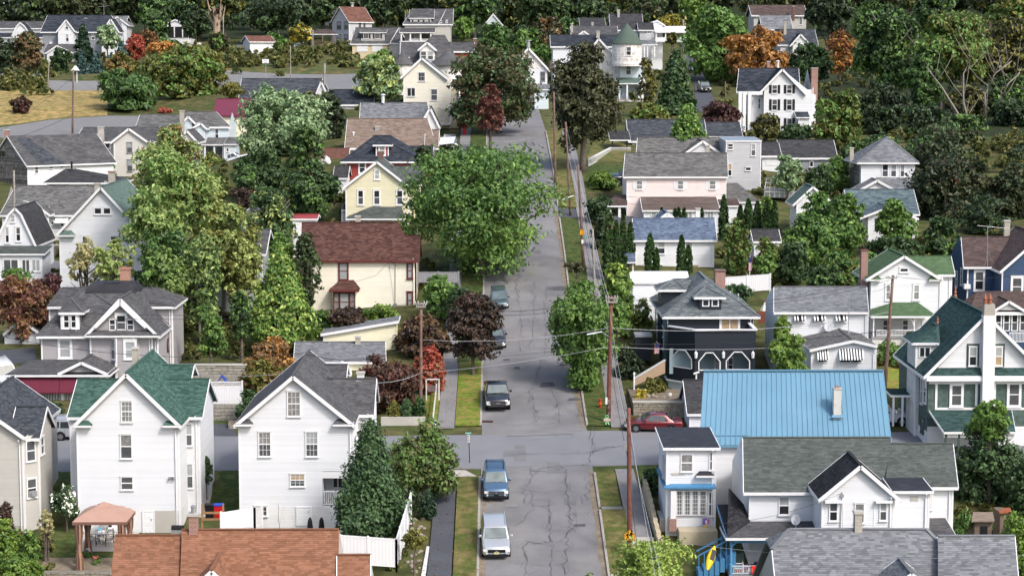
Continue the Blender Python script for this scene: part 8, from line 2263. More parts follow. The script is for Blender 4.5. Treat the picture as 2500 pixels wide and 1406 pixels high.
wire('thin wire between the two tall poles uphill',at('U',1381,305),at('T',1352,240),.3,.016)
wire('guy wire from the slim stub pole to the leaning pole',at('S',1447,564),at('R',1491,745),.3,.016,WIREL)
wire('service wire across the street far up by the dark maple',at('T',1353,262),w3(1180,300,250),.5,.014)
wire('service wire over the pink house wall',at('M',1414,470),w3(1775,474,231),.5,.014)
wire('second service wire over the brown porch roof',at('M',1414,486),w3(1775,493,229),.5,.014)
for i in range(3):
 wire(['upper','middle','lower'][i]+' dark wire sloping left from the meadow pole over the lane',at('D',178,188+i*92),w3(-40,345+i*10,300),.6,.03 if i else .022,WIREM,group='wires at the meadow pole')
wire('wire from the meadow pole towards the right trees',at('D',178,284),w3(300,276,330),.3,.025,group='wires at the meadow pole')
wire('bright cable sagging across the grey roof at the bottom right',w3(1690,1328,118),w3(2560,1352,102),.5,.012,WIREL)
wire('service wire from the white house mast to the left',w3(2056,1203,124.2),w3(1745,1278,122),.4,.012)
# signs
ph=PL['F'][1];c=W3(1537.5,1306,ph[1]-.24)
sg=thing('school_crossing_sign','yellow five sided school crossing sign with two walking figures on the nearest pole','sign',tuple(c))
s_=27/FPX*ph[1]/2;pts=lambda k,y:[(c[0]-k,y,c[2]-k*.95),(c[0]+k,y,c[2]-k*.95),(c[0]+k,y,c[2]+k*.15),(c[0],y,c[2]+k*1.05),(c[0]-k,y,c[2]+k*.15)]
b=MB();y0=c[1];P=pts(s_,y0);b.mesh(P+[(x,y+.02,z) for x,y,z in P],[(0,1,2,3,4),(9,8,7,6,5)]+[(i,5+i,5+(i+1)%5,(i+1)%5) for i in range(5)]);b.build('sign_plate',GOLDY,sg)
b=MB();q=pts(s_*.93,y0-.004);qi=pts(s_*.87,y0-.004);b.mesh(q+qi,[(i,(i+1)%5,5+(i+1)%5,5+i) for i in range(5)]);b.build('border',BLACK,sg)
for ox,sc in((-.13,.85),(.11,1.0)):
 b=MB();o=np.array((c[0]+ox,y0-.006,c[2]-.30));S=sc*.62
 b.disc(o+(0.02,0,S*.93),(0,-1,0),S*.10,12,.004)
 for A,B_,w in(((0,S*.80),(-.01,S*.42),.13),((0,S*.44),(-.10,0),.08),((0,S*.44),(.10,.02),.08),((.01,S*.76),(.14,S*.50),.055),((-.01,S*.76),(-.13,S*.48),.055),((-.07,S*.74),(-.08,S*.52),.07)):
  b.board(o+(A[0],0,A[1]),o+(B_[0],0,B_[1]),w*S*1.4,.004,up=(1,0,0) if abs(A[0]-B_[0])<abs(A[1]-B_[1]) else(0,0,1))
 b.build('walking_figure',BLACK,sg)
ph=PL['M'][1];c=W3(1421,567,ph[1]-.22);k=5.2/FPX*ph[1]
sg=thing('slow_sign','small yellow square slow sign on the uphill pole','sign',tuple(c));b=MB();b.box(c[0]-k,c[0]+k,c[1],c[1]+.02,c[2]-k*1.25,c[2]+k*1.25);b.build('sign_plate',GOLDY,sg)
text_mesh('SLOW',.15,BLACK,c+(0,-.006,k*.9),(1,0,0),(0,0,1),parent=sg);b=MB();b.disc(c+(0,-.006,.06),(0,-1,0),.035,10,.004);b.box(c[0]-.03,c[0]+.03,c[1]-.008,c[1]-.004,c[2]-.08,c[2]+.03);b.build('figure',BLACK,sg)
text_mesh('CHILDREN',.075,BLACK,c+(0,-.006,-k*.75),(1,0,0),(0,0,1),parent=sg)
c=W3(1429.5,579.5,ph[1]-.22);sg=thing('street_name_sign','small green street name blade beside the slow sign','sign',tuple(c));k=4.6/FPX*ph[1];b=MB();b.box(c[0]-k,c[0]+k,c[1],c[1]+.02,c[2]-.11,c[2]+.11);b.build('sign_plate',SGREEN,sg);b=MB();b.box(c[0]-k*.7,c[0]+k*.35,c[1]-.006,c[1]-.002,c[2]-.03,c[2]+.03);b.build('lettering',TRIM,sg)
c=W3(1422,590,ph[1]-.2);b=MB();b.box(c[0]-.11,c[0]+.11,c[1],c[1]+.02,c[2]-.2,c[2]+.2);o=b.build('paper_notice',TRIM,off=tuple(c));tag(o,'white paper notice on the pole under the slow sign','notice')
# street corner sign with the name of the side street
g=ground(1147,1131);t=thing('street_corner_sign','black sign post with green PARK street blade and white notice at the corner','sign',tuple(g));top=W3(1143.5,1052,g[1])
b=MB();b.tube([g,top],.032,8);b.build('post',BLACK,t)
c=W3(1144.6,1057,g[1]-.05);k=7.4/FPX*g[1];b=MB();b.box(c[0]-k,c[0]+k,c[1]-.01,c[1]+.01,c[2]-.095,c[2]+.095);bl=b.build('name_blade',SGREEN,t)
text_mesh('PARK',.17,TRIM,c+(-.045,-.016,0),(1,0,0),(0,0,1),parent=bl);text_mesh('ST',.075,TRIM,c+(.165,-.016,.04),(1,0,0),(0,0,1),parent=bl)
c=W3(1144,1070.5,g[1]-.06);b=MB();b.obox(c,(.085,-.02,0),(.002,.008,0),(0,0,.29));nb=b.build('notice_plate',TRIM,t)
for i,m_ in enumerate((BLACK,TAIL,BLACK)):
 q=c+(0,-.014,.18-.16*i);b=MB();b.box(q[0]-.05,q[0]+.05,q[1]-.012,q[1]-.006,q[2]-.035,q[2]+.03);b.build('print',m_,nb)
c=W3(1140,1072,g[1]+.03);b=MB();b.obox(c,(.02,.07,0),(.006,-.002,0),(0,0,.29));b.build('back_plate',METALG,t)
# kids at play figure and hydrant
g=ground(1482,1042);t=thing('play_figure','flat green child shaped slow sign holding a red lettered panel','sign',tuple(g));LG=mat('light_green',(.28,.62,.30),.5,.05,3);o=np.array(g)+(0,0,VERGEL)
b=MB();b.disc(o+(0,0,.66),(0,-1,0),.13,14,.03);b.box(o[0]-.12,o[0]+.12,o[1]-.015,o[1]+.015,o[2]+.22,o[2]+.55);b.board(o+(-.06,0,.25),o+(-.10,0,0),.12,.03,up=(1,0,0));b.board(o+(.06,0,.25),o+(.16,0,.0),.12,.03,up=(1,0,0));b.board(o+(.1,0,.5),o+(.25,0,.42),.07,.03);b.board(o+(-.1,0,.5),o+(-.25,0,.42),.07,.03);b.build('figure',LG,t)
b=MB();b.disc(o+(0,-.02,.66),(0,-1,0),.075,12,.02);b.build('face',BLACK,t)
b=MB();b.box(o[0]-.27,o[0]+.27,o[1]-.04,o[1]-.02,o[2]+.28,o[2]+.46);pp=b.build('panel',mat('pale_pink_panel',(.75,.55,.52),.5,.05,3),t);text_mesh('SLOW',.14,TAIL,o+(0,-.046,.37),(1,0,0),(0,0,1),parent=pp)
g=ground(1465,1000);t=thing('fire_hydrant','red fire hydrant with orange cap in the right verge','hydrant',tuple(g));o=np.array(g)+(0,0,VERGEL-.02);HR=mat('hydrant_red',(.30,.03,.02),.5,.1,3)
b=MB();b.lathe(o,[(.16,0),(.16,.06),(.11,.08),(.11,.55),(.14,.57),(.14,.62),(.10,.72),(.03,.78),(.03,.82)],12);b.tube([o+(-.2,0,.42),o+(.2,0,.42)],.06,8);b.build('barrel',HR,t)
b=MB();b.disc(o+(.03,-.16,.38),(0,-1,0),.13,14,.12);b.build('cap',ORANGEP,t);b=MB();b.lathe(o+(0,0,.62),[(.11,0),(.10,.08),(.03,.14)],12);b.build('bonnet',TRIM,t)
ph=PL['R'][1]
for j,ch in enumerate('ES'):
 text_mesh(ch,.26,METALG,(ph[0]+.0,ph[1]-.215,ph[2]+1.45-.5*j),(1,0,0),(0,0,1),parent=PL['R'][0],name='stencil')
for j in range(4):
 b=MB();b.box(ph[0]-.08,ph[0]+.10,ph[1]-.215,ph[1]-.205,ph[2]+1.75+.09*j,ph[2]+1.785+.09*j);b.build('stencil',METALG,PL['R'][0])
c=W3(1480.5,978,ph[1]-.2);b=MB();b.box(c[0]-.08,c[0]+.08,c[1]-.02,c[1],c[2]-.28,c[2]+.28);b.build('meter_tag',TRIM,PL['R'][0])
c=W3(1529,1088,PL['F'][1][1]);b=MB();b.box(c[0]-.16,c[0]+.05,c[1]-.1,c[1]+.1,c[2]-.3,c[2]+.3);b.build('junction_box',METALG,PL['F'][0])
# ------------------------------------------------------------------ walls, fences, gardens
def stonewall(label,x0,x1,pyt,pyb,Y,name='stone_wall',m=None,cap=CONC,course=.22,wl=.42,depth=.45,seed=3):
 a,c=W3(x0,pyb,Y),W3(x1,pyt,Y);zg=a[2]-.3;t=thing(name,label,'wall',(a[0],Y,a[2]));r=np.random.RandomState(seed)
 b=MB();b.box(a[0]+.02,c[0]-.02,Y+.05,Y+depth,zg-.3,c[2]);b.build('core',mat('mortar',(.20,.18,.15),.95,.15,2),t)
 z=a[2]-.15;meshes=[];n=0;rest=MB()
 while z<c[2]-.05:
  h=min(course*r.uniform(.8,1.25),c[2]-z);x=a[0]
  while x<c[0]-.05:
   w=min(wl*r.uniform(.55,1.5),c[0]-x);d=r.uniform(.0,.07);bb=MB();i_=.018
   P=lambda xx,yy,zz:(xx+r.uniform(-.02,.02),yy,zz+r.uniform(-.015,.015))
   bb.mesh([P(x+i_,Y-d,z+i_),P(x+w-i_,Y-d,z+i_),P(x+w-i_,Y-d*.8,z+h-i_),P(x+i_,Y-d*.8,z+h-i_),(x+i_,Y+.1,z+i_),(x+w-i_,Y+.1,z+i_),(x+w-i_,Y+.1,z+h-i_),(x+i_,Y+.1,z+h-i_)],[(0,1,2,3),(0,4,5,1),(1,5,6,2),(2,6,7,3),(3,7,4,0)])
   if n<290:
    bb.build('stone',m or STONE,t);n+=1
   x+=w
  z+=h
 if cap:
  b=MB();b.box(a[0]-.05,c[0]+.05,Y-.08,Y+depth+.05,c[2],c[2]+.1);b.build('coping',cap,t)
 return t
STONEB=mat('buff_field_stone',(.36,.32,.24),.9,.25,3,isl=.4,bump=.3,bscale=12,col2=(.20,.18,.15))
stonewall('mossy field stone retaining wall behind the dark red sedan',1546,1676,983,1022,161,m=STONEB,seed=2)
stonewall('long stone retaining wall below the birch grove',428,600,892,935,168,m=STONE,course=.3,wl=.7,seed=4)
stonewall('stone block wall under the white vinyl fence',486,588,988,1036,159,m=STONE,course=.28,wl=.6,cap=None,seed=5)
stonewall('dark block wall at the driveway by the grey ranch house',88,148,600,634,226,m=mat('dark_block',(.16,.14,.13),.9,.2,3,isl=.3),seed=6)
stonewall('low dry stone edging of the flower bed at the bottom left',104,282,1396,1410,121.5,m=STONEB,course=.13,wl=.4,cap=None,seed=7)
stonewall('stone kerb wall at the edge of the white house driveway',558,592,1028,1068,156.5,m=STONEB,course=.2,wl=.3,cap=None,seed=9)
a,c=W3(112,1098,155.6),W3(176,1062,155.6);b=MB();b.box(a[0],c[0],155.6,156,a[2]-.5,c[2]);tag(b.build('garden_wall',CONC,off=tuple(a)),'rough concrete bank wall between the beige and white houses','wall')
a,c=W3(930,1038,157.8),W3(1038,1018,157.8);b=MB();b.box(a[0],c[0],157.8,158.1,a[2]-.4,c[2]);tag(b.build('garden_wall',CONC,off=tuple(a)),'low tan concrete garden wall below the dwarf evergreens','wall')
t=thing('retaining_wall','cracked tan concrete retaining wall along the right pavement','wall',tuple(ground(1592,1290)))
g0,g1=np.array((10.95,127.5)),np.array((10.55,141.5))
b=MB()
for i in range(14):
 y=127.5+i;x=11.0-.03*i;h_=.35+.07*i if i<9 else 1.0;b.box(x,x+.3,y,y+.985,tz(x,y)-.3,tz(x,y+.5)+VERGEL+h_)
b.build('wall_section',TANC,t)
b=MB();b.box(11.3,14.6,133.9,136.5,tz(13,134)-1,tz(13,134)+.9);b.build('terrace',CONC,t)
def vinyl(label,pts,pyh,name='vinyl_fence',lattice=0.0,panels=None,m=None,group=None):
 """white board fence: pts are (px, py of the foot, Y); height in metres"""
 P=[W3(x,y,Y) for x,y,Y in pts];t=thing(name,label,'fence',tuple(P[0]),group)
 for a,c in zip(P[:-1],P[1:]):
  L=np.linalg.norm((c-a)[:2]);n=max(1,int(round(L/2.3)))
  for i in range(n):
   p,q=a+(c-a)*i/n,a+(c-a)*(i+1)/n;b=MB();d=nrm(q-p);s=np.array((-d[1],d[0],0))
   hh=pyh-lattice;b.obox((p+q)/2+(0,0,hh/2),(q-p)/2,s*.025,(0,0,hh/2));k_=max(2,int(np.linalg.norm(q-p)/.2))
   pa=b.build('fence_panel',m or TRIM,t)
   b=MB()
   for j in range(1,k_):
    b.obox(p+(q-p)*j/k_+(0,0,hh/2),d*.006,s*.031,(0,0,hh/2-.1))
   b.build('board_groove',LGREY,pa);b=MB();b.board(p+(0,0,hh),q+(0,0,hh),.1,.08);b.build('rail',m or TRIM,pa)
   if lattice:
    b=MB();b.board(p+(0,0,pyh),q+(0,0,pyh),.07,.07);z0,z1=hh+.05,pyh-.03;kk=int(np.linalg.norm(q-p)/.16)
    for j in range(kk):
     for sg_ in(1,-1):
      u0,u1=(j,j+2) if sg_>0 else(j+2,j);u0,u1=min(u0,kk),min(u1,kk);b.board(p+(q-p)*u0/kk+(0,0,z0),p+(q-p)*u1/kk+(0,0,z1),.04,.02)
    b.build('lattice',m or TRIM,pa)
  for i in range(n+1):
   p=a+(c-a)*i/n;b=MB();b.box(p[0]-.065,p[0]+.065,p[1]-.065,p[1]+.065,p[2]-.3,p[2]+pyh+.06);b.mesh([(p[0]-.08,p[1]-.08,p[2]+pyh+.06),(p[0]+.08,p[1]-.08,p[2]+pyh+.06),(p[0]+.08,p[1]+.08,p[2]+pyh+.06),(p[0]-.08,p[1]+.08,p[2]+pyh+.06),(p[0],p[1],p[2]+pyh+.15)],[(0,1,4),(1,2,4),(2,3,4),(3,0,4)]);b.build('fence_post',m or TRIM,t)
 return t
vinyl('white vinyl privacy fence at the bottom right of the russet roof',[(830,1374,121.5),(968,1384,121.5),(1003,1268,131)],1.75)
vinyl('white vinyl yard fence below the grey roofed white house',[(540,1296,129),(622,1283,129.5),(640,1283,131.5)],1.2)
vinyl('white vinyl fence with lattice top behind the green roofed house',[(492,990,160),(592,990,160)],1.95,lattice=.4)
vinyl('white board fence behind the black house brick chimney',[(1768,716,190),(1880,708,190)],1.5)
# picket fence along the left pavement
t=thing('picket_fence','weathered white picket fence beside the orange red maple','fence',tuple(W3(1072,1030,157.5)))
for i in range(30):
 y=157.4+i*.42;x=-4.98;z=tz(x,y);b=MB();b.box(x-.02,x+.02,y-.05,y+.05,z,z+1.0+.05*math.sin(i*2.1));b.build('picket',DIRTY,t)
b=MB();b.board((-4.95,157.3,tz(-5,157.3)+.8),(-4.95,169.7,tz(-5,169.7)+.8),.08,.05);b.build('rail',DIRTY,t)
# gate arch
t=thing('garden_arch','white wooden garden trellis gate in front of the red maples','trellis',tuple(W3(1055,968,162.5)));b=MB();o=W3(1041,968,162.5);q=W3(1072,968,162.5)
for p in(o,q):
 b.box(p[0]-.05,p[0]+.05,162.45,162.55,p[2]-.3,p[2]+1.5)
b.box(o[0],q[0],162.45,162.55,o[2]+1.4,o[2]+1.5);b.build('frame',DIRTY,t);b=MB()
for i in range(8):
 b.board(o+(.12*i,0,.4),o+(.12*i+.25,0,.95),.03,.02);b.board(o+(.12*i+.25,0,.4),o+(.12*i,0,.95),.03,.02)
b.build('lattice',GREYM,t)
c=W3(1061,1025,157.0);t=thing('garden_statue','small white garden statue at the foot of the picket fence','statue',tuple(c));b=MB();b.lathe((c[0],c[1],tz(c[0],c[1])),[(.16,0),(.13,.1),(.15,.28),(.09,.4),(.12,.48),(.11,.58),(.03,.66)],10);b.build('figure',TRIM,t)
# wood-and-blue playhouse behind fence
c=W3(542,930,163);t=thing('bird_feeder_house','wooden well house with bright blue roof above the stone wall','well house',tuple(c));g=np.array((c[0],163.,W3(542,938,163)[2]))
b=MB();b.box(g[0]-.35,g[0]+.35,162.7,163.3,g[2]-.9,g[2]-.3);b.build('base',BLUEP,t);b=MB();b.box(g[0]-.3,g[0]+.3,162.72,163.28,g[2]-.3,g[2]+.1);b.build('box',DECKW,t)
b=MB();
for sg_ in(-1,1):
 b.board(g+(sg_*.45,0,.1),g+(0,0,.75),.06,.7)
b.build('roof',BLUEP,t)
# ------------------------------------------------------------------ gazebo and the yard of the green roofed house
g=ground(248,1340);gz=g[2]+.09;Yg0,Yg1=127.0,130.2
A,B_=W3(176,1274,Yg0),W3(309,1274,Yg0);X0,X1=A[0],B_[0];ze=A[2];zt=W3(246,1225,128.5)[2];zm=W3(246,1236,128.5)[2]
t=thing('gazebo','tan canvas gazebo with tied drapes over a patio set','gazebo',((X0+X1)/2,128.5,gz));cx,cy=(X0+X1)/2,(Yg0+Yg1)/2
def ring(k,z):
 return[(cx+sx*(X1-X0)/2*k,cy+sy*(Yg1-Yg0)/2*k,z) for sx,sy in((-1,-1),(1,-1),(1,1),(-1,1))]
lv=[(1.0,0.0),(.84,.30),(.64,.56),(.44,.76),(.27,.88)]
b=MB();vs=[p for k,u in lv for p in ring(k,ze+(zm-ze)*u/.88)]
b.mesh(vs,[(i*4+j,i*4+(j+1)%4,(i+1)*4+(j+1)%4,(i+1)*4+j) for i in range(4) for j in range(4)]+[(16,17,18,19)]);b.build('canopy',TANF,t)
b=MB();v2=ring(.30,zm-.05)+ring(.27,zm+.06)+[(cx,cy,zt)];b.mesh(v2,[(j,(j+1)%4,4+(j+1)%4,4+j) for j in range(4)]+[(4+j,4+(j+1)%4,8) for j in range(4)]);b.build('vent_top',TANF,t)
b=MB();r0,r1=ring(1.0,ze),ring(1.0,ze-.2);b.mesh(r0+r1,[(j,(j+1)%4,4+(j+1)%4,4+j) for j in range(4)]);b.build('valance',BROWNF,t)
for sx,sy in((-1,-1),(1,-1),(1,1),(-1,1)):
 x,y=cx+sx*(X1-X0)*.43,cy+sy*(Yg1-Yg0)*.43;z0=tz(x,y)+.05;b=MB();b.box(x-.05,x+.05,y-.05,y+.05,z0,ze);b.build('post',BROWNF,t)
 for k in range(6):
  b=MB();a_=k*1.05;h_=ze-z0-.2;f_=lambda u:.20-.13*math.exp(-((u-.5)/.16)**2);b.tube([(x-sx*.12+math.cos(a_)*f_(u),y+math.sin(a_)*f_(u),z0+h_*u) for u in np.linspace(0.02,1,8)],.075,5);b.build('drape',STRIPEF if k%2 else BROWNF,t)
# patio table, chairs and grill
pt_=ground(246,1330);t=thing('patio_table','small dark round patio table with white jars under the gazebo','table',tuple(pt_));o=np.array(pt_)+(0,0,.1);b=MB();b.disc(o+(0,0,.72),(0,0,1),.48,18,.04);b.build('table_top',GREYM,t)
for k in range(4):
 a_=k*1.57+.7;b=MB();b.tube([o+(.4*math.cos(a_),.4*math.sin(a_),.72),o+(.3*math.cos(a_),.3*math.sin(a_),0)],.02,5);b.build('leg',BLACK,t)
for dx,rr in((-.12,.06),(.0,.05),(.2,.1)):
 b=MB();b.lathe(o+(dx,-.1,.74),[(rr,0),(rr,.12),(rr*.5,.16)],10);q=b.build('jar',TRIM,off=tuple(o+(dx,-.1,.74)));tag(q,{-.12:'left small white jar on the patio table',.0:'middle small white jar on the patio table',.2:'larger white jar at the right of the patio table'}[dx],'jar','white jars on the patio table')
CUSH=mat('grey_stripe_cushion',(.42,.41,.39),.85,.35,7)
def chair(label,px,py,rot,tall=.95):
 g=ground(px,py);t=thing('patio_chair',label,'chair',tuple(g),'patio chairs round the table');t.rotation_euler=(0,0,rot);z=.1
 for nm,bx_ in(('seat',(-.28,.28,-.28,.28,z+.36,z+.46)),('backrest',(-.28,.28,.22,.32,z+.46,z+tall+.15))):
  b=MB();b.box(*bx_);bevel(b.build(nm,CUSH,t,off=(0,0,0)),.04)
 for sx in(-1,1):
  for sy in(-1,1):
   b=MB();b.tube([(sx*.26,sy*.26,z+.36),(sx*.3,sy*.3,z)],.02,5);b.build('leg',BLACK,t,off=(0,0,0))
  b=MB();b.tube([(sx*.3,-.28,z+.36),(sx*.3,-.25,z+.64),(sx*.3,.3,z+.66)],.02,5);b.build('arm',BLACK,t,off=(0,0,0))
chair('grey striped patio chair on the left of the round table',230,1333,1.3);chair('grey striped patio chair on the right of the round table',268,1333,-1.3);chair('tall backed dark grey chair behind the round table',252,1314,0,1.3)
b=MB();q=o+(-.05,.1,1.0);b.disc(q,(0,-1,.3),.13,14,.03);tag(b.build('blue_disc',mat('sky_blue_disc',(.15,.42,.55),.5,.05,3),off=tuple(q)),'sky blue round toy disc on the tall patio chair','toy')
c=W3(434,1290,131.0);t=thing('gas_grill','black lidded gas grill beside the concrete wall patch','grill',tuple(c));z=W3(434,1300,131)[2];b=MB();b.box(c[0]-.42,c[0]+.42,130.7,131.2,z-.5,z+.25);b.build('cart',METALG,t);b=MB();b.tube([(c[0]-.4,130.95,z+.3),(c[0]+.4,130.95,z+.3)],.24,12);b.build('lid',BLACK,t)
def bin_(label,px,py,Y,m,lid):
 c=W3(px,py,Y);t=thing('wheelie_bin',label,'bin',tuple(c));b=MB();w,d,h_=.28,.30,1.0;b.mesh([(c[0]+sx*w*k,Y+sy*d*k,c[2]+z) for k,z in((.8,0),(1,h_)) for sx,sy in((-1,-1),(1,-1),(1,1),(-1,1))],[(0,1,5,4),(1,2,6,5),(2,3,7,6),(3,0,4,7),(0,3,2,1)]);b.build('body',m,t);b=MB();b.box(c[0]-.31,c[0]+.31,Y-.34,Y+.32,c[2]+h_,c[2]+h_+.07);b.build('lid',lid,t)
bin_('red wheeled bin with blue lid behind the timber rail',534,1268,131,REDP,BLUEP);bin_('black round dustbin next to the red bin',512,1268,131,BLACK,BLACK)
t=thing('timber_rail','orange stained timber rail in front of the bins','fence',tuple(W3(520,1280,129.8)))
for x in(494,546):
 a,c=W3(x,1284,129.8),W3(x,1229,129.8);b=MB();b.box(a[0]-.05,a[0]+.05,129.75,129.85,a[2]-.3,c[2]);b.build('post',DECKW,t)
for y in(1251,1267):
 a,c=W3(494,y,129.75),W3(547,y,129.75);b=MB();b.box(a[0],c[0],129.7,129.75,a[2]-.07,a[2]+.07);b.build('rail',DECKW,t)
c=W3(682,1278,132.6);t=thing('closed_umbrella','folded white patio umbrella against the white basement wall','umbrella',tuple(c));z0=c[2]-.4;b=MB();b.tube([(c[0],132.6,z0),(c[0],132.6,z0+1.9)],.025,6);b.build('pole',METALG,t);b=MB();b.lathe((c[0],132.6,z0+.5),[(.09,0),(.10,.3),(.06,.8),(.07,1.1),(.02,1.4)],8);b.build('canopy',DIRTY,t)
for x,lb in((757,'left black kettle grill cover behind the russet roof'),(785,'right black kettle grill cover behind the russet roof')):
 c=W3(x,1284,131.5);t=thing('grill_cover',lb,'grill',tuple(c),'covered grills');b=MB();b.lathe((c[0],131.5,c[2]-.4),[(.2,0),(.19,.4),(.15,.8),(.06,1.0),(.02,1.02)],10);b.build('cover',BLACK,t)
for x,y,m_,lb in((194,1375,YELLOW,'orange yellow marigold clump in the flower bed'),(236,1378,mat('salmon_flower',(.6,.22,.16),.8,.2,6),'salmon pink flower spike clump in the flower bed'),(217,1362,TRIM,'white lily stem at the edge of the flower bed')):
 g=ground(x,y);t=thing('flower_clump',lb,'flowers',tuple(g),'flowers in the bed');V,T=leaves(None,'shrub',220,.1,x,.6,.6,.5);V=V+np.array((0,0,.05));link('leaves',leaf_mesh('leaves',V,T,LF['maple']),t);V,T=leaves(None,'shrub',60,.1,x+1,.5,.5,.3);link('blossom',leaf_mesh('blossom',V+np.array((0,0,.38)),T,m_),t)
# hanging mums of the ranch
for x,lb in((85,'left hanging basket of dark red mums at the ranch entry'),(115,'right hanging basket of dark red mums at the ranch entry')):
 c=W3(x,553,232.2);t=thing('hanging_basket',lb,'flower basket',tuple(c),'hanging baskets');V,T=leaves(None,'shrub',260,.14,x,.8,.8,.6);link('flowers',leaf_mesh('flowers',V-np.array((0,0,.3)),T,LF['redbr']),t)
# ------------------------------------------------------------------ right side details
t=thing('kayak','bright yellow kayak leaning upright on the blue stair','kayak',tuple(W3(1735,1390,123.5)));a,c=W3(1726,1392,123.2),W3(1744,1333,124.2);ax=nrm(c-a);L_=np.linalg.norm(c-a);s_=nrm(np.cross(ax,(0,-1,0)));f_=np.cross(s_,ax)
b=MB();vs=[]
for u in np.linspace(0,1,12):
 w=.27*math.sin(math.pi*min(max(u,.02),.98))**.6;d=.18*math.sin(math.pi*min(max(u,.03),.97))**.5
 for k in range(10):
  a_=k*.628;vs.append(a+ax*L_*u+s_*w*math.cos(a_)+f_*d*math.sin(a_)+f_*.25*(u-.5)**2)
b.mesh(vs,[(i*10+j,i*10+(j+1)%10,(i+1)*10+(j+1)%10,(i+1)*10+j) for i in range(11) for j in range(10)]);b.build('hull',YELLOW,t,smooth=True)
b=MB();q=a+ax*L_*.62+s_*.05;fr=nrm(np.cross(ax,s_));fr=fr if fr[1]<0 else-fr;b.obox(q+fr*.17,s_*.14,fr*.03,ax*.35);b.build('cockpit',BLACK,t)
t=thing('blue_stair','blue painted porch stair with rails next to the kayak','stair',tuple(W3(1750,1400,125)))
p,q=W3(1700,1345,127),W3(1782,1302,126.5);p2,q2=W3(1706,1400,127),W3(1784,1400,126.5);b=MB();b.board(p,q,.1,.08);b.board(p+(0,-1.2,0),q+(0,-1.2,0),.1,.08);b.build('rail',M_BLUED,t)
b=MB()
for i in range(7):
 u=i/6;z=q[2]-1.0-(q[2]-p[2])*(1-u);x=p[0]+(q[0]-p[0])*u;b.box(x,x+.3,125.6,127,z-.9,z)
 b.box(x,x+.06,125.6,125.66,z,z+1.0)
b.build('tread',M_BLUED,t)
# things on the blue porch
def pz(px,py):
 return W3(px,py,126.2)
zf_=W3(1830,1401,126.2)[2]
t=thing('deck_chair','white framed deck chair on the blue posted porch','chair',tuple(pz(1802,1395)));c=pz(1802,1385)
b=MB();
for dz in(.42,.75):
 b.box(c[0]-.32,c[0]+.32,125.95,126.0,zf_+dz,zf_+dz+.05);b.box(c[0]-.32,c[0]-.27,125.95,126.5,zf_+dz,zf_+dz+.05);b.box(c[0]+.27,c[0]+.32,125.95,126.5,zf_+dz,zf_+dz+.05)
for x in(-.3,.3):
 b.box(c[0]+x-.03,c[0]+x+.03,125.95,126.0,zf_,zf_+.8)
b.build('frame',TRIM,t);b=MB();b.obox((c[0]+.1,126.5,zf_+.9),(.3,0,.05),(0,.03,0),(0,.1,.4));b.build('backrest',GREENT,t)
for px,w,h_,m_,lb,cat,nm in((1803,.22,.36,mat('cooler_red',(.40,.07,.04),.5,.05,3),'red cool box on the blue posted porch','cool box','cool_box'),(1818,.2,.6,mat('wine',(.20,.02,.06),.7,.1,3),'wine red bag on the blue posted porch','bag','bag'),(1832,.3,.35,mat('grey_bundle',(.5,.5,.5),.8,.4,5),'grey white bundle of cloth on the blue posted porch','bundle','cloth_bundle'),(1850,.25,.75,BLACK,'black covered seat on the blue posted porch','seat','covered_seat')):
 c=pz(px,1395);t=thing(nm,lb,cat,(c[0],126.2,zf_));b=MB();b.box(c[0]-w,c[0]+w,126.0,126.5,zf_,zf_+h_);bevel(b.build('body',m_,t),.08,3);b=MB();b.box(c[0]-w*.9,c[0]+w*.9,126.03,126.47,zf_+h_*.8,zf_+h_+.03);bevel(b.build('top',TRIM if px==1803 else m_,t),.03)
for px,lb in((1838,'left bright orange red life vest hung on the porch rail'),(1848,'right bright orange red life vest hung on the porch rail')):
 c=W3(px,1388,125.3);t=thing('life_vest',lb,'life vest',tuple(c),'life vests');VEST=mat('vest_red',(.75,.035,.02),.7,.1,4)
 for dx in(-.07,.07):
  b=MB();b.box(c[0]+dx-.06,c[0]+dx+.06,125.22,125.34,c[2]-.35,c[2]+.22);bevel(b.build('panel',VEST,t),.04)
# flags
def flag(label,px,py,Y,w,h,hang=True,pole_to=None):
 c=W3(px,py,Y);t=thing('flag',label,'flag',tuple(c));n=13
 for i in range(n):
  b=MB();x0=c[0]-w/2+w*i/n;k=.05*math.sin(i*1.3);x1=x0+w/n;k1=.05*math.sin((i+1)*1.3);b.mesh([(x0,Y+k,c[2]-h),(x1,Y+k1,c[2]-h),(x1+.05,Y+k1,c[2]),(x0+.05,Y+k,c[2])],[(0,1,2,3)]);b.build('stripe',TAIL if i%2==0 else TRIM,t)
 b=MB();b.box(c[0]-w*.3,c[0]+w*.5,Y-.07,Y-.06,c[2]-h*.38,c[2]);b.build('canton',mat('flag_blue',(.02,.03,.12),.7,.05,3),t)
 if pole_to:
  a=W3(*pole_to);b=MB();b.tube([a,c+(0,0,.15)],.03,6);b.build('pole',TRIM,t)
flag('striped flag hanging at the left wall of the black house',1603,838,170.2,.45,.9,pole_to=(1612,850,172));flag('striped flag on a white pole in the garden behind the black house',1831,628,191,.35,1.3,pole_to=(1830,682,191))
c=W3(1724,1264,132.9);t=thing('garden_flag','purple and yellow decorative banner hanging under the sunroom','banner',tuple(c))
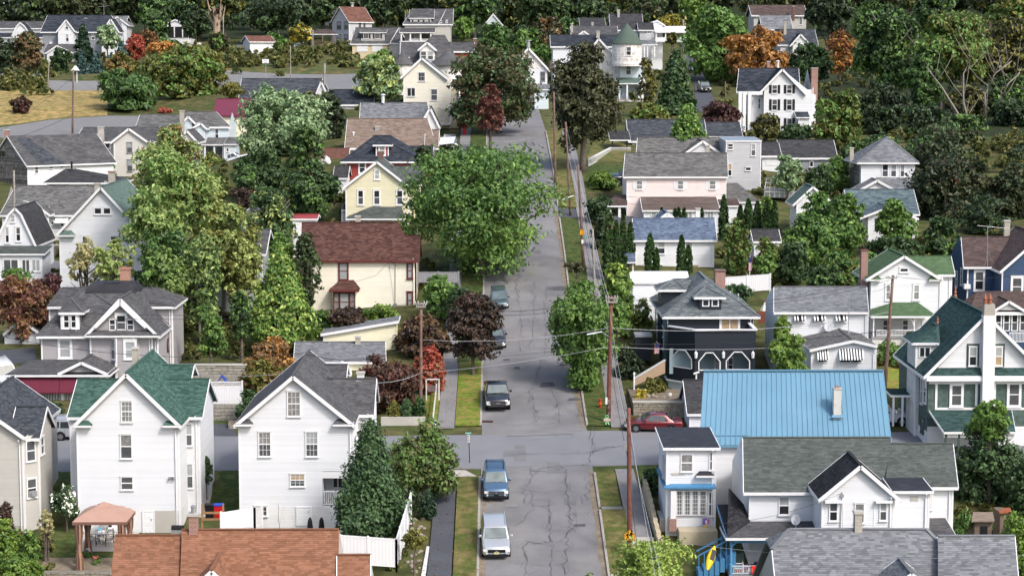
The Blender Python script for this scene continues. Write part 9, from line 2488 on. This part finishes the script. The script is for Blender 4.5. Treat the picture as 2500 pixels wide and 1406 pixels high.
for i,(m_,dx,dz,w,h_) in enumerate(((mat('banner_purple',(.22,.12,.42),.7,.2,5),-.1,0,.16,.45),(mat('banner_yellow',(.70,.48,.16),.7,.2,5),-.06,-.45,.14,.35),(mat('banner_pink',(.55,.12,.30),.7,.2,5),.12,-.08,.1,.3),(TRIM,.0,-.12,.07,.25))):
 b=MB();b.mesh([(c[0]+dx-w,132.9-.03*i,c[2]+dz-h_),(c[0]+dx+w*.6,132.86-.03*i,c[2]+dz-h_*1.1),(c[0]+dx+w,132.82-.03*i,c[2]+dz),(c[0]+dx-w*.8,132.9-.03*i,c[2]+dz)],[(0,1,2,3)]);b.build('cloth',m_,t)
b=MB();b.tube([c+(-.35,.2,.12),c+(.3,-.1,-.02)],.02,5);b.build('rod',METALG,t)
# tents, greenhouse, hoop, ramp, sheds
for px,lb in((1867,'small cream play teepee behind the black house'),):
 c=W3(px,758,184);t=thing('play_tent',lb,'tent',tuple(c));b=MB();top=W3(px,737,184);R_=12/FPX*184;b.mesh([(c[0]+R_*math.cos(a_),184+R_*math.sin(a_),c[2]) for a_ in np.arange(6)*1.047]+[tuple(top)],[(i,(i+1)%6,6) for i in range(6)]);b.build('canvas',CREAM,t);b=MB()
 for a_ in range(3):
  b.tube([top+(.2*math.cos(a_*2.1),.2*math.sin(a_*2.1),.25),top-(.1*math.cos(a_*2.1),.1*math.sin(a_*2.1),.2)],.02,4)
 b.build('pole',DECKW,t)
a,c=W3(1850,760,183.5),W3(1890,774,183.5);t=thing('board_fence','rust red board fence below the play teepee','fence',tuple(a))
for i in range(12):
 x=a[0]+(c[0]-a[0])*i/12;b=MB();b.box(x,x+.13,183.5,183.53,c[2]-.6,a[2]);b.build('board',mat('rust_board',(.20,.07,.045),.8,.15,3),t)
t=thing('greenhouse_frame','white skeletal greenhouse frame in the garden right of the pink house','greenhouse',tuple(W3(1903,478,246)));FRM=mat('frame_white',(.6,.6,.58),.6,.05,3)
for k in range(7):
 b=MB();x0,x1=1867+k*12,1872+k*11.4;b.tube([W3(x0,480,245),W3(x0,458,245),W3(x1,436,247)],.05,5);b.build('rib',FRM,t)
for y0,Y_ in((458,245),(447,246),(436,247),(469,245)):
 b=MB();b.tube([W3(1867,y0,Y_),W3(1940,y0+1,Y_)],.05,5);b.build('bar',FRM,t)
b=MB();p=[W3(1916,446,246),W3(1928,446,246),W3(1927,437,247),W3(1916,437,247)];b.poly(p);b.build('pane',M_WHITE,t)
b=MB();b.box(W3(1868,470,246)[0],W3(1938,470,246)[0],245.4,248,W3(1868,482,246)[2],W3(1868,464,246)[2]);b.build('base_wall',mat('poly_grey',(.34,.36,.35),.5,.2,1),t)
g=ground(649,196);t=thing('basketball_hoop','basketball hoop with white backboard at the parking lot','basketball hoop',tuple(g));top=W3(649,150,g[1]);b=MB();b.tube([g,top-(0,0,.3)],.07,6);b.build('post',METALG,t);b=MB();b.box(top[0]-.75,top[0]+.75,g[1]-.45,g[1]-.4,top[2]-.5,top[2]+.5);bb=b.build('backboard',TRIM,t);b=MB();
for x0,x1,z0,z1 in((-.75,.75,-.5,-.42),(-.75,.75,.42,.5),(-.75,-.67,-.42,.42),(.67,.75,-.42,.42),(-.25,.25,-.3,-.24),(-.25,.25,.1,.16)):
 b.box(top[0]+x0,top[0]+x1,g[1]-.47,g[1]-.45,top[2]+z0,top[2]+z1)
b.build('marking',BLACK,bb)
t=thing('ramp_stair','tan side stair with pale handrail rising to the black house porch','stair',tuple(W3(1560,930,168)))
p,q=W3(1548,925,167.5),W3(1624,880,168.8);b=MB();b.mesh([p,q,q-(0,0,1.1),p-(0,0,.6),p+(0,.15,0),q+(0,.15,0),q+(0,.15,-1.1),p+(0,.15,-.6)],[(0,3,2,1),(4,5,6,7),(0,1,5,4)]);b.build('side',mat('tan_board',(.34,.25,.17),.8,.1,2),t);b=MB();b.board(p+(0,.05,.05),q+(0,.05,.05),.1,.2);b.build('handrail',LGREY,t);b=MB();b.lathe(p,[(.07,-1.2),(.07,.35),(.1,.37),(.1,.5),(.02,.6)],8);b.build('newel',TRIM,t)
g=np.array(W3(2398,1308,128.5));t=thing('doghouse_shed','small brown wooden shed with open dark doorway at the lower right','shed',tuple(g));b=MB();a,c=W3(2379,1312,128.5),W3(2422,1269,128.5);b.box(a[0],c[0],128.5,130.2,a[2]-.8,c[2]);b.build('wall',OLDW,t);b=MB();r_=[W3(2372,1270,128.2),W3(2428,1270,128.2),W3(2424,1249,130.4),W3(2376,1249,130.4)];b.mesh(r_+[p-(0,0,.1) for p in r_],[(0,1,2,3),(4,7,6,5),(0,4,5,1),(1,5,6,2),(2,6,7,3),(3,7,4,0)]);b.build('roof',mat('shed_roof',(.24,.19,.15),.9,.2,2),t);b=MB();a,c=W3(2393,1311,128.45),W3(2411,1284,128.45);b.box(a[0],c[0],128.44,128.52,a[2]-.3,c[2]);b.build('doorway',DARK,t)
t=thing('rust_roofed_hut','hut with rust orange roof half hidden at the lower right','shed',tuple(W3(2455,1262,131)));r_=[W3(2440,1250,130),W3(2470,1247,130),W3(2466,1238,132),W3(2436,1240,132)];b=MB();b.mesh(r_+[p-(0,0,.1) for p in r_],[(0,1,2,3),(4,7,6,5),(0,4,5,1),(1,5,6,2),(2,6,7,3),(3,7,4,0)]);b.build('roof',mat('rust_roof',(.34,.11,.05),.8,.2,2),t);b=MB();b.box(r_[0][0]+.1,r_[1][0]-.1,130.2,132,r_[0][2]-2,r_[0][2]-.1);b.build('wall',OLDW,t)
g=ground(478,118);t=thing('white_trailer','white box trailer among the orange shrubs, upper left','trailer',tuple(g));a,c=W3(455,119,g[1]),W3(490,105,g[1]);b=MB();b.box(a[0],c[0],g[1],g[1]+2.2,a[2]+.4,c[2]);bevel(b.build('body',TRIM,t),.1);
for x in(a[0]+.6,c[0]-.6):
 b=MB();b.disc((x,g[1]-.02,a[2]+.35),(0,-1,0),.35,14,.2);b.build('wheel',TYRE,t)
g=W3(528,85,470);t=thing('dead_tree_stump','tall dead tree trunk with broken upright limbs, upper left','tree stump',(g[0],470,tz(g[0],470)));b=MB();r=np.random.RandomState(4);o=np.array((g[0],470,tz(g[0],470)))
zt_=W3(528,36,470)[2];b.tube([o,(o[0]+.2,470,zt_)],[1.0,.75],9)
for k in range(7):
 a_=k*.9;p=np.array((o[0],470,zt_-r.uniform(0,3)));b.tube([p,p+(math.cos(a_)*1.6,math.sin(a_),2.0),p+(math.cos(a_)*2.2,math.sin(a_)*1.4,r.uniform(3.5,6))],[.35,.25,.06],6)
b.build('trunk',mat('dead_wood',(.34,.26,.19),.95,.2,2),t)
# shrine like roofed sign by the lane
c=W3(184,205,395);t=thing('roofed_noticeboard','small white roofed noticeboard on posts by the meadow','noticeboard',(c[0],395,tz(c[0],395)));a,q=W3(175,173,395),W3(193,173,395);top=W3(184,161,395);b=MB();b.mesh([(a[0],394.3,a[2]),(q[0],394.3,a[2]),(top[0],394.3,top[2]),(a[0],395.7,a[2]),(q[0],395.7,a[2]),(top[0],395.7,top[2])],[(0,1,2),(5,4,3),(0,2,5,3),(1,4,5,2)]);b.build('roof',TRIM,t)
for x in(180,188):
 p=W3(x,200,395);b=MB();b.box(p[0]-.1,p[0]+.1,394.9,395.1,tz(p[0],395),a[2]);b.build('post',DIRTY,t)
vinyl('grey board fence beside the white double garage',[(100,206,425),(135,206,425)],1.7,name='board_fence',m=OLDW)
vinyl('tan stockade fence panel by the small arborvitae',[(122,208,415),(158,208,415)],1.6,name='board_fence',m=mat('tan_stockade',(.33,.27,.22),.9,.15,3))
c=W3(1134,312,285);t=thing('red_post_box','narrow red bin standing by the red stair','bin',(c[0],285,tz(c[0],285)));z=tz(c[0],285);b=MB();b.box(c[0]-.25,c[0]+.25,284.8,285.2,z,z+1.0);b.build('body',REDP,t);b=MB();b.box(c[0]-.28,c[0]+.28,284.76,285.24,z+1.0,z+1.08);b.build('lid',REDP,t)
c=W3(1085,350,268);t=thing('metal_carport','small metal roofed carport right of the tan roof','carport',tuple(c));b=MB();r_=[W3(1072,352,266),W3(1108,348,266),W3(1112,334,271),W3(1075,336,271)];b.mesh(r_+[p-(0,0,.12) for p in r_],[(0,1,2,3),(4,7,6,5),(0,4,5,1),(1,5,6,2),(2,6,7,3),(3,7,4,0)]);b.build('roof',M_WHITE,t)
for p in r_:
 b=MB();b.box(p[0]-.06,p[0]+.06,p[1]-.06,p[1]+.06,tz(p[0],p[1]),p[2]-.1);b.build('post',METALG,t)
c=W3(1568,835,175);t=thing('hot_tub_cover','dark slatted tub enclosure left of the black house','tub',tuple(c));a,q=W3(1553,846,175),W3(1590,812,175);b=MB();b.box(a[0],q[0],175,177,a[2]-1.2,q[2]-.4);b.build('side',BLACKW,t);b=MB();b.box(a[0]-.1,q[0]+.1,174.9,177.1,q[2]-.4,q[2]-.2);b.build('lid',GREYB,t)
vinyl('dark picket fence below the largest maple',[(1020,690,193),(1120,690,193)],1.0,name='picket_rail_fence',m=GREYM)
# rocks on the bank by the white gravel
rr_=np.random.RandomState(8);t=thing('rock_edging','row of loose tan rocks along the dark asphalt footpath','rocks',tuple(ground(1040,1290)))
for i in range(46):
 y=rr_.uniform(120,136.5);x=-4.95-rr_.uniform(0,.9)+(y-128)*.015;b=MB();z=tz(x,y);s=rr_.uniform(.08,.2);b.lathe((x,y,z),[(s,-.05),(s*1.1,s*.3),(s*.7,s*.75),(.02,s*.85)],6);b.build('rock',STONEB,t)
rr_=np.random.RandomState(9);t=thing('rubble_heap','heap of stones and garden ornaments on top of the stone wall','stone heap',tuple(W3(1595,968,163)))
for i in range(26):
 p=W3(rr_.uniform(1570,1640),rr_.uniform(962,980),163.5);s=rr_.uniform(.06,.16);b=MB();b.lathe(p,[(s,-.1),(s*1.1,s*.4),(.02,s)],6);b.build('stone',STONEB if i%4 else DIRTY,t)
# terrace soil behind the wall
a,c=W3(1546,982,161.2),W3(1676,950,161.2);b=MB();b.box(a[0],c[0],161.3,168,a[2]-2,a[2]+.02);o=b.build('garden_terrace',SOIL,off=(0,0,0),kind='structure')
# fallen leaves along the kerbs and verges
rl=np.random.RandomState(12);n=5200;xs=np.where(rl.rand(n)<.5,rl.uniform(-5.2,.3,n),rl.uniform(6.6,10.5,n));ys=100+130*rl.rand(n)**1.0
ys=np.where((ys>CY0-1)&(ys<CY1+2),ys+14,ys);zs=terr(xs,ys)+VERGEL+.03;s_=rl.uniform(.035,.085,n)[:,None];a_=rl.uniform(0,6.28,n);u_=np.stack([np.cos(a_),np.sin(a_),rl.uniform(-.3,.3,n)],1);v_=np.stack([-np.sin(a_),np.cos(a_),rl.uniform(-.3,.3,n)],1);P_=np.stack([xs,ys,zs],1)
V_=np.stack([P_-u_*s_,P_-v_*s_*.7,P_+u_*s_,P_+v_*s_*.7],1)
link('fallen_leaves',leaf_mesh('fallen_leaves',V_,rl.rand(n),leafmat('litter',(92,62,36),(150,118,62))),kind='stuff')
